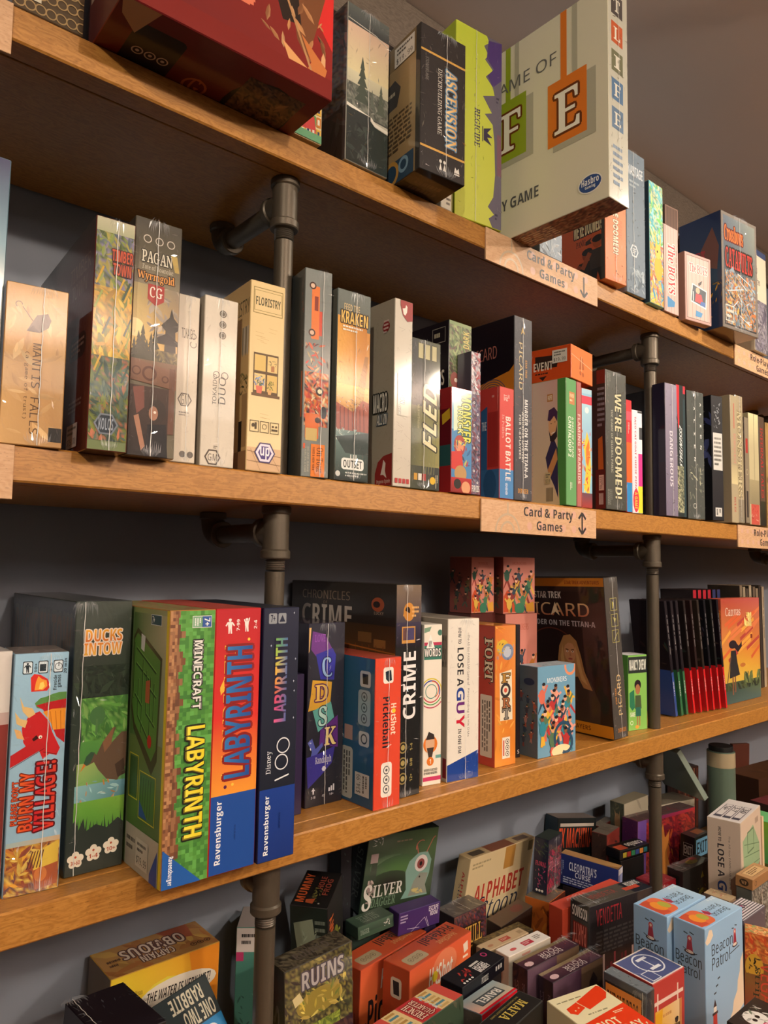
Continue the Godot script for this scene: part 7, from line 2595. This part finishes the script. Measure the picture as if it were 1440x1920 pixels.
	tx("FLORAL", 0.08, 0.42, 0.92, 0.56, "d88a98", 0, 4, null, null, 0.2)
	fc("T", "2c3a34")
	shrink("F", 0.5, true, true)
	bx([1.5461, -0.9778, -1.3578, 9.5593, 6.4221, -6.1944, 0.3469, 0.2275, 0.0365], "game_box", "cream box with red capitals and blue script, leaning at the back of the pile", "c2b08a", "card")
	fc("F", "d2c096")
	gr(0, 0, 1, 1, "d0be94", "cdb98c", "d6c69c", "cfbd92")
	q(0.52, 0, 0.68, 0.26, "b0803c")
	q(0.9, 0.02, 0.98, 0.14, "7a6a44")
	sm(0.04, 0.06, 0.3, 0.14, 2, "9a8c66")
	tx("ALPHABET", 0.12, 0.34, 0.88, 0.56, "b8382c", 0, 0)
	tx("Stoop", 0.24, 0.56, 0.82, 0.86, "1f2f4a", 0, 4, null, null, 0.1)
	ri(0.26, 0.6, 0.07, 0.012, "1f2f4a", 90, 300)
	fc("L", "b8a882")
	tx("ALPHABET", 0.5, 0.16, 0.72, 0.7, "a83a30", 90, 0)
	tx("Stoop", 0.3, 0.3, 0.5, 0.6, "1f2f4a", 90, 4)
	fc("T", "a8946c")
	q(0.3, 0, 0.66, 1, "7a4a34")
	q(0.06, 0.2, 0.24, 0.8, "4a4034")
	q(0.74, 0.2, 0.94, 0.8, "5a4a3c")
	bx([1.8456, -0.9081, -1.2319, -76.1988, -0.5276, -2.0886, 0.169, 0.0844, 0.0381], "game_box", "long blue box with pale block title lying on its edge, tan top", "1f2f6a", "card")
	fc("F", "22347c")
	gr(0, 0, 1, 1, "1f2f70", "26397f", "203070", "1c2a64")
	tx("CLEOPATRA'S", 0.16, 0.2, 0.64, 0.48, "cdd6e6", 0, 0)
	tx("CURSE", 0.27, 0.5, 0.54, 0.68, "cdd6e6", 0, 0)
	sm(0.06, 0.72, 0.66, 0.95, 3, "b0bcd4")
	sm(0.02, 0.2, 0.07, 0.7, 2, "8fa0c4", true)
	ri(0.84, 0.62, 0.09, 0.016, "d8dce0")
	ri(0.84, 0.62, 0.07, 0.014, "c83a3a", 270, 340)
	ri(0.84, 0.62, 0.07, 0.014, "d8b84a", 180, 270)
	fc("R", "8f96c0")
	q(0, 0, 1, 0.2, "dcdce4")
	fc("T", "b08a58")
	gr(0, 0, 1, 1, "b89060", "a87f4e", "b8905c", "a8804e")
	bx([2.0984, -0.9995, -1.0679, -2.6158, 0.7081, -0.0901, 0.1541, 0.1544, 0.0491], "game_box", "dark grey wrapped box with a yellow-green ornate oval emblem", "35322f", "wrap")
	fc("F", "3f3c38")
	ri(0.68, 0.62, 0.19, 0.05, "9a9034")
	ri(0.68, 0.62, 0.13, 0.02, "c0b048")
	el(0.68, 0.74, 0.09, 0.2, "a88a7a")
	bl(0.48, 0.3, 0.88, 0.95, ["8a8030", "b0a444", "5a5424"], 26, 0.03)
	pl([0.62, 0.24, 0.68, 0.12, 0.74, 0.24], "a89c3c")
	bl(0, 0.5, 0.4, 1, ["4f4c48", "5f5a54"], 10, 0.08)
	fc("L", "1f1d1d")
	bl(0.3, 0.3, 0.75, 0.7, ["c84a44", "a83a3c", "d8a08c"], 14, 0.1)
	fc("T", "5d5852")
	el(0.6, 0.45, 0.18, 0.25, "8f8a44")
	q(0.66, 0.12, 0.84, 0.4, "a85a54")
	shrink("T", 0.14, true, true)
	bx([2.2662, -0.9985, -1.1371, -2.6112, 2.219, 0.8308, 0.0885, 0.1857, 0.0466], "game_box", "black box with pale blue and grey letter plates, left of the white lettered carton", "17171b", "gloss")
	fc("L", "1a1a1f")
	fr(0.2, 0.12, 0.9, 0.34, 0.03, "9a9a98")
	tx("EXIT", 0.28, 0.16, 0.82, 0.3, "b8b8b4", 0, 0)
	sm(0.3, 0.45, 0.8, 0.6, 2, "6a3a3a")
	fc("F", "16171c")
	q(0.1, 0.04, 0.9, 0.34, "6fa8cc")
	tx("EXIT", 0.16, 0.09, 0.84, 0.29, "16222c", 0, 0)
	fc("T", "2a2422")
	q(0.4, 0.2, 0.9, 0.8, "7a4a2c")
	bx([2.1376, -1, -0.9505, 8.803, -0.216, 0, 0.2067, 0.3247, 0.0863], "game_box", "white carton with bold sideways lettering and a green banknote print, standing in the pile", "c2b6a6", "card")
	fc("L", "cdbfae")
	tx("HOW TO", 0.33, 0.06, 0.42, 0.18, "2a2830", 90, 0)
	tx("LOSE A", 0.3, 0.2, 0.5, 0.47, "2a2830", 90, 0)
	tx("G", 0.28, 0.5, 0.56, 0.58, "2a4480", 90, 0)
	tx("U", 0.28, 0.59, 0.56, 0.66, "4a3a70", 90, 0)
	tx("Y", 0.28, 0.67, 0.56, 0.75, "b8203a", 90, 0)
	tx("The All too FAMILIAR Game of Responding", 0.62, 0.12, 0.7, 0.8, "6a625c", 90, 3)
	fc("T", "d6d2d0")
	for i in 3:
		fr(0.1, 0.1 + i * 0.28, 0.75, 0.34 + i * 0.28, 0.01, "4a4a5a")
		q(0.1, 0.1 + i * 0.28, 0.2, 0.34 + i * 0.28, "4a4a58")
		tx(["14+", "3-7", "30"][i], 0.45, 0.14 + i * 0.28, 0.68, 0.3 + i * 0.28, "33333c", 180, 0)
	fc("F", "cbb8a4")
	pl([0.08, 0.16, 0.6, 0.1, 0.9, 0.3, 0.95, 0.75, 0.2, 0.86, 0.12, 0.5], "8fb08a")
	for i in 6:
		ln(0.15, 0.2 + i * 0.1, 0.9, 0.3 + i * 0.07, 0.012, "5d7f5c")
	fr(0.3, 0.12, 0.62, 0.3, 0.02, "5a7a5a")
	tx("LOSER", 0.3, 0.5, 0.85, 0.66, "4a6a4a", 0, 0)
	pl([0.7, 0.5, 0.9, 0.46, 0.84, 0.66], "b85a4c")
	sm(0.7, 0.04, 0.95, 0.14, 1, "a89482")
	bx([2.262, -1.0, -0.95, 0, 0, 0, 0.012, 0.29, 0.05], "hang_card", "cream card with a rounded hang loop sticking up behind the white carton", "d8bd9a", "card", "card")
	fc("L", "d8bd9a")
	fc("F", "d8bd9a")
	bx([1.9318, -1, -0.9023, 1.5164, 0.3833, 0.1274, 0.0419, 0.1681, 0.0656], "game_box", "small tan box with red print behind the front one of the tall lighthouse pair", "9a8468", "card")
	fc("T", "b09a78")
	bl(0.1, 0.1, 0.9, 0.9, ["c8b48c", "a8504a", "8a7458"], 14, 0.1)
	fc("L", "6f5f58")
	fc("F", "7f6c55")
	bx([2.41, -1.0, -0.985, 0, 0, 0, 0.1, 0.245, 0.09], "game_box", "bright green box cut off by the right picture edge above the small wood-brown box", "4f8a34", "card")
	fc("L", "6aa83c")
	gv(0, 0, 1, 0.5, "8fc83c", "4fae6a")
	gv(0, 0.5, 1, 1, "5a6a34", "3a4a28")
	fc("T", "6fc07a")
	flush()

# ---------------------------------------------------------------- back of the pile, against the wall
func table_back():
	bx([0.971, -0.988, -1.3271, -51.0107, 9.2742, -0.4747, 0.08, 0.3087, 0.126], "game_box", "black box with orange stretched lettering and a frog, tilted beside the left pipe post", "1d1c18", "card")
	fc("T", "1b1a17")
	el(0.56, 0.45, 0.34, 0.3, "0f0f0d")
	for i in 4:
		pl([0.06, 0.08 + i * 0.21, 0.32 - 0.05 * i, 0.1 + i * 0.21, 0.34 - 0.05 * i, 0.24 + i * 0.2, 0.06, 0.26 + i * 0.21], "1b1a17")
	tx("MUMMY", 0.06, 0.1, 0.3, 0.9, "c8642c", -90, 0, null, "b8502a")
	tx("HOLE", 0.5, 0.14, 0.66, 0.5, "8a4432", -90, 0)
	tx("FROG", 0.7, 0.2, 0.86, 0.66, "8a4432", -90, 0)
	bl(0.46, 0.46, 0.68, 0.86, ["6a6a34", "8a8448", "4a4a2c"], 24, 0.05)
	pl([0.34, 0.82, 0.58, 0.78, 0.56, 0.92, 0.36, 0.9], "a8502c")
	ci(0.72, 0.9, 0.025, "a8a8a0")
	fc("F", "1a2420")
	pl([0.08, 0.12, 0.6, 0.08, 0.7, 0.3, 1, 0.34, 1, 0.6, 0.3, 0.5, 0.2, 0.36], "7f8a74")
	bl(0.1, 0.12, 0.95, 0.5, ["93a08a", "6a7560", "55604e"], 20, 0.1)
	sm(0.66, 0.08, 0.94, 0.28, 4, "6a7468")
	fc("R", "1c1a16")
	tx("MUMMY", 0.1, 0.1, 0.36, 0.46, "c8642c", -90, 0)
	el(0.5, 0.45, 0.24, 0.2, "6f7a2c")
	bl(0.25, 0.3, 0.8, 0.75, ["7f8a34", "a8a048", "5a6428", "c8803c"], 30, 0.06)
	fc("L", "16201c")
	bx([0.80, -1.0, -1.33, -38, 0, 0, 0.05, 0.285, 0.09], "game_box", "white and teal box squeezed between the left pipe post and the frog box", "4a7f74", "card")
	fc("T", "9a9490")
	fc("R", "c9c2ba")
	fc("F", "4f8a7c")
	q(0, 0, 1, 0.16, "c9c2bc")
	sm(0.2, 0.03, 0.8, 0.12, 2, "2a2a2a")
	q(0, 0.16, 0.3, 0.22, "b83a6a")
	bl(0.1, 0.4, 0.9, 0.9, ["3a6a60", "2c4a48", "6aa090"], 20, 0.12)
	fc("L", "5a7a74")
	bx([1.2033, -0.8102, -1.3694, -5.1122, 5.6509, -4.6692, 0.213, 0.1797, 0.0548], "game_box", "dark green box with a one-eyed pale slug creature and an ornate white title", "2a3a30", "gloss")
	fc("F", "3f5a3c")
	gr(0, 0, 1, 1, "4a6048", "55704a", "33442f", "2a3a2c")
	el(0.36, 0.42, 0.3, 0.14, "7a9470", 20, "4a634a")
	el(0.5, 0.52, 0.4, 0.22, "4f7a3c", 20, "445c40")
	el(0.36, 0.66, 0.3, 0.16, "2c2a22", 20, "3a4a34")
	sm(0.4, 0.1, 0.76, 0.14, 1, "8a7a64")
	pl([0.56, 0.92, 0.62, 0.8, 0.58, 0.56, 0.62, 0.42, 0.74, 0.32, 0.88, 0.32, 0.95, 0.44, 0.94, 0.62, 0.9, 0.78, 0.95, 0.92], "7fa69a")
	pl([0.66, 0.9, 0.72, 0.7, 0.8, 0.6, 0.92, 0.62, 0.9, 0.78, 0.94, 0.9], "8a8f84")
	ri(0.77, 0.24, 0.08, 0.012, "b86a5c", 160, 300)
	ln(0.7, 0.2, 0.74, 0.33, 0.012, "b86a5c")
	ln(0.86, 0.33, 0.94, 0.14, 0.012, "b86a5c")
	ln(0.94, 0.14, 0.97, 0.12, 0.014, "b86a5c")
	el(0.8, 0.47, 0.095, 0.115, "d8d0cc")
	el(0.795, 0.475, 0.055, 0.07, "8a4440")
	el(0.795, 0.475, 0.02, 0.03, "140c0c")
	ci(0.8, 0.655, 0.012, "2a2220")
	bl(0.7, 0.8, 0.92, 0.88, ["c9b878", "b8a870"], 8, 0.04)
	bl(0.06, 0.03, 0.2, 0.14, ["b8c0b4"], 14, 0.02)
	q(0.06, 0.24, 0.16, 0.36, "a89494")
	q(0.08, 0.36, 0.16, 0.6, "3f4a3c")
	bl(0.06, 0.58, 0.16, 0.9, ["c9b8b0", "b09a94", "8f807c"], 30, 0.03)
	tx("S", 0.02, 0.64, 0.14, 0.98, "dcdad2", 0, 1)
	tx("ILVER", 0.15, 0.66, 0.56, 0.82, "dcdad2", 0, 1)
	tx("DAGGER", 0.14, 0.83, 0.48, 0.95, "6f8a70", 0, 1)
	fc("L", "1a2422")
	tx("SILVER", 0.3, 0.2, 0.75, 0.85, "5f6a64", 90, 4)
	fc("T", "26322c")
	bx([1.055, -1.0, -1.372, -5, 0, 0, 0.03, 0.41, 0.05], "game_box", "narrow black box edge left of the one-eyed creature box", "141819", "card")
	fc("F", "181c1d")
	bl(0.2, 0.1, 0.8, 0.8, ["3a4a48", "4a5650"], 10, 0.16)
	bx([1.084, -0.8123, -1.2958, -3.9842, -2.0271, 2.3922, 0.098, 0.0274, 0.05], "game_box", "flat dark green box with a white wolf emblem, under the one-eyed creature box", "3a4f40", "gloss")
	fc("F", "3a5242")
	gv(0, 0, 1, 0.6, "44604c", "33483c")
	bl(0.72, 0.12, 0.94, 0.7, ["d8d8d0", "c8c8c0", "3a4a40"], 16, 0.03)
	tx("DAGGER", 0.06, 0.3, 0.3, 0.7, "8a9a8c", 0, 1)
	fc("T", "3c5244")
	tx("SILVER", 0.2, 0.2, 0.7, 0.8, "7a8a7c", 180, 4)
	fc("L", "2a3a32")
	bx([1.225, -1, -1.365, 0, 0, 0, 0.17, 0.178, 0.05], "game_box", "dark box under the one-eyed creature box, hidden at the wall", "1c2420", "card")
	bx([1.084, -1, -1.32, -4, 0, 0, 0.08, 0.187, 0.02], "game_box", "dark green box carrying the flat wolf emblem box, nearly hidden in the pile", "26322c", "card")
	bx([1.1965, -0.8297, -1.272, -3.3646, 2.6842, -1.5332, 0.124, 0.05, 0.0381], "game_box", "purple box with white star lines, right of the flat wolf emblem box", "3f2a6a", "card")
	fc("F", "402a66")
	tx("ESCAPE", 0.72, 0.06, 0.96, 0.3, "d8d4e0", 0, 0)
	tx("ROOM", 0.76, 0.32, 0.94, 0.52, "d8d4e0", 0, 0)
	for k in [[0.3, 1.0, 0.62, 0.5], [0.62, 0.5, 0.72, 1.0], [0.2, 0.8, 0.5, 0.9], [0.66, 0.5, 0.74, 1]]:
		ln(k[0], k[1], k[2], k[3], 0.008, "d0c8d8")
	sm(0.03, 0.1, 0.2, 0.5, 3, "b0a8c4")
	fc("T", "3f2c60")
	fc("L", "30204e")
	bx([1.24, -1, -1.276, -3.4, 0, 0, 0.035, 0.168, 0.03], "game_box", "dark purple box under the star-lined purple box, nearly hidden", "241a38", "card")
	bx([1.9072, -0.9894, -1.3571, -13.6114, -2.2687, -7.1848, 0.1523, 0.2361, 0.0574], "game_box", "black box with tall orange-red capitals and a green fish shape, against the wall", "23282c", "gloss")
	fc("F", "1f2422")
	q(0.06, 0.06, 0.94, 0.1, "b8b0a4")
	tx("EX MACHINA", 0.04, 0.12, 0.92, 0.36, "c8502c", 0, 0, null, "a83a24")
	sm(0.04, 0.4, 0.5, 0.5, 2, "8a8474")
	pl([0.1, 0.62, 0.5, 0.48, 0.9, 0.44, 0.7, 0.7, 0.4, 0.8], "3a4f48")
	pl([0.4, 0.78, 0.6, 0.52, 0.72, 0.5, 0.6, 0.75], "8a9a64")
	fc("L", "263a44")
	bl(0.1, 0.4, 0.9, 0.7, ["33505c", "2a4450"], 12, 0.14)
	fc("T", "6a5a4a")
	bx([1.9718, -0.8246, -1.1872, -8.6263, 0, 0, 0.13, 0.0251, 0.0502], "game_box", "flat black box with white upside-down lettering and coloured squares, before the right pipe post", "17171a", "gloss")
	fc("T", "19191c")
	tx("combo", 0.42, 0.3, 0.94, 0.86, "dcd8d0", 180, 0)
	q(0.06, 0.3, 0.34, 0.9, "c85a3c")
	fc("F", "17171b")
	for i in 6:
		q(0.1 + i * 0.14, 0.25, 0.22 + i * 0.14, 0.85, ["b8a83a", "a83a30", "3a8a5a", "3a4a8a", "c8803c", "2f7a84"][i])
	fc("L", "151518")
	bx([1.965, -1, -1.188, -8.6, 0, 0, 0.1, 0.1714, 0.044], "game_box", "dark box carrying the flat black box with coloured squares, nearly hidden", "1a1718", "card")
	bx([1.8456, -1, -1.2319, -76, 0, 0, 0.15, 0.0899, 0.034], "game_box", "dark box under the long blue box, nearly hidden in the pile", "201c20", "card")
	for k in 2:
		bx([[1.9649, -1, -1.258, 9.0188, 0.7612, 0.8533, 0.0914, 0.228, 0.0476], [2.0774, -1, -1.3433, 7.2695, 2.1349, 1.4216, 0.0954, 0.2048, 0.0278]][k], "game_box", ["small red box with dusty grey lid, front one of two behind the flat black box", "small red box with a dusty grey lid, rear one of two against the wall"][k], "6a2a26", "card", "game box", "small red boxes with grey lids")
		fc("T", "6a6258")
		bl(0, 0, 1, 1, ["777066", "5a534a"], 8, 0.12)
		fc("F", "7a2c24")
		bl(0, 0, 1, 0.3, ["a8402c", "2a2020", "b85a34"], 14, 0.1)
		fc("L", "3a2826")
		bl(0.1, 0, 0.9, 0.3, ["5a3a34", "2a2020"], 8, 0.14)
	bx([2.1704, -0.999, -1.298, 0.2591, -0.2163, 0.6627, 0.1444, 0.2688, 0.05], "game_box", "large grey-tan box with a small creature picture on its side, against the wall", "7a7666", "card")
	fc("L", "4a5044")
	bl(0.1, 0, 0.95, 0.4, ["5a5f4a", "3a4036", "6a6a50"], 24, 0.14)
	el(0.5, 0.22, 0.2, 0.1, "9a7a58")
	pl([0.36, 0.18, 0.3, 0.08, 0.44, 0.14], "a88a64")
	pl([0.62, 0.16, 0.7, 0.08, 0.68, 0.2], "a88a64")
	fc("F", "a39c88")
	bl(0, 0.0, 1, 0.4, ["b5ae9a", "8f8978"], 8, 0.2)
	fc("T", "857f6c")
	bx([2.37, -0.9967, -1.2977, -10, -0.1765, -1.4177, 0.22, 0.223, 0.0865], "game_box", "wide grey-tan wrapped box behind the right pipe post, near the wall", "6f6a5c", "wrap")
	fc("T", "7f7868")
	fc("F", "8a8474")
	gv(0, 0, 1, 0.1, "b5b0a0", "6a6456")
	fc("L", "55504a")
	bx([2.1923, -0.9952, -1.215, -5, 0.5692, -1.7072, 0.3045, 0.238, 0.0556], "game_box", "large purple and red box with flame figures, behind the right pipe post", "5a2a44", "wrap")
	fc("T", "5d4a4a")
	bl(0, 0, 1, 1, ["6a5654", "4a3a3c", "7a3a40"], 24, 0.05)
	fc("F", "8a2430")
	gr(0, 0, 1, 1, "5a2c6a", "a8242c", "5a1a20", "3a1c3a")
	q(0, 0, 0.14, 1, "6a4a9a")
	bl(0.14, 0.04, 1, 0.9, ["b83030", "8a1f2c", "6a1c30", "a83a34"], 40, 0.08)
	bl(0.3, 0.2, 0.6, 0.9, ["d8803c", "e0a04a", "c85a30"], 30, 0.06)
	pl([0.36, 0.3, 0.42, 0.1, 0.46, 0.3, 0.54, 0.2, 0.5, 0.5, 0.56, 0.7, 0.42, 0.9, 0.34, 0.6], "d88a40")
	fc("L", "4a2450")
	bl(0, 0, 1, 1, ["5a2a54", "3a1c44", "7a2a4a"], 20, 0.1)
	bx([1.97, -1.0, -1.1, -3, 0, 0, 0.09, 0.135, 0.07], "game_box", "crumpled red wrapped box low beside the right pipe post", "8a2028", "wrap")
	fc("T", "94343a")
	bl(0, 0, 1, 1, ["a8444a", "7a2028", "c08a84"], 22, 0.07)
	fc("F", "9a1f2a")
	tx("F", 0.35, 0.3, 0.45, 0.5, "d89a9a", 0, 1)
	fc("L", "8a1c28")
	shrink("F", 0.3, true, false)
	bx([2.43, -1.0, -1.27, -22, 0, 34, 0.02, 0.2, 0.2], "game_folder", "grey-green clear-wrapped folder leaning behind the right pipe post", "6a7a70", "wrap", "folder")
	cur.position = Vector3(2.49, EYE - 0.762, -1.275)
	fc("F", "8fa094")
	fc("L", "6f8076")
	fc("R", "7a8a80")
	shrink("R", 0.2, false, false)
	bx([2.6393, -0.9991, -1.3649, -14.1501, 0.4602, -0.8052, 0.11, 0.2797, 0.0479], "game_box", "dark brown striped box against the wall, left of the green tube", "3f2a22", "wrap")
	fc("F", "452c24")
	for i in 7:
		q(0.06 + i * 0.14, 0.02, 0.12 + i * 0.14, 1, ["6a3a2c", "2c1c18", "8a5a44"][i % 3])
	bl(0.3, 0.1, 1, 0.5, ["8a3a34", "5a2c24"], 12, 0.08)
	fc("L", "4a3028")
	for i in 3:
		q(0.1 + i * 0.3, 0, 0.24 + i * 0.3, 1, "5a3a2c")
	fc("T", "3f3029")
	bx([2.9783, -0.998, -1.3098, -18.3638, 0.0757, -2.494, 0.0897, 0.3197, 0.0148], "game_box", "tall red-brown box right of the green tube against the wall", "4a2218", "card")
	fc("F", "55281c")
	fc("L", "4a2218")
	fc("T", "5a3426")
	for k in 2:
		bx([[2.97, -1.0, -1.2, -6, 0, 0, 0.34, 0.25, 0.13], [2.86, -1.0, -1.03, -8, 0, 0, 0.36, 0.2, 0.18]][k], "game_box", ["flat brown box beside the red-brown one at the right edge, near the wall", "dark box with a dull red top at the right edge behind the white carton"][k], ["4a3020", "3a2224"][k], "gloss")
		fc("T", ["553824", "6a3034"][k])
		bl(0, 0, 1, 1, [["6a4a30", "4a3020"], ["8a3c44", "5a2a2c"]][k], 12, 0.08)
		fc("L", ["3a2418", "2c1a1c"][k])
		fc("F", ["3f281c", "2f1c1e"][k])
	# the tube: a turned can with a dark cap
	flush()
	var t := Node3D.new()
	t.position = Vector3(2.60, EYE - 1.0, -1.2)
	put(t, "game_tube")
	tag(t, "grey-green cylindrical tube with a shiny wrapped top and a black cap", "tube")
	var st := begin()
	st.set_color(hx("5f7466"))
	lathe(st, [[0.0, 0.375], [0.044, 0.375], [0.046, 0.373], [0.046, 0.0], [0.0, 0.0]], 36)
	mesh(st, "tube_body", mats.wrap, t)
	st = begin()
	lathe(st, [[0.0, 0.392], [0.038, 0.392], [0.04, 0.39], [0.04, 0.375], [0.0, 0.375]], 36)
	mesh(st, "cap", plain(Color("191a1b"), 0.5), t)
	st = begin()
	st.set_color(hx("b0a284"))
	lathe(st, [[0.0465, 0.372], [0.0468, 0.325], [0.0465, 0.322]], 36)
	mesh(st, "wrap_band", mats.wrap, t)
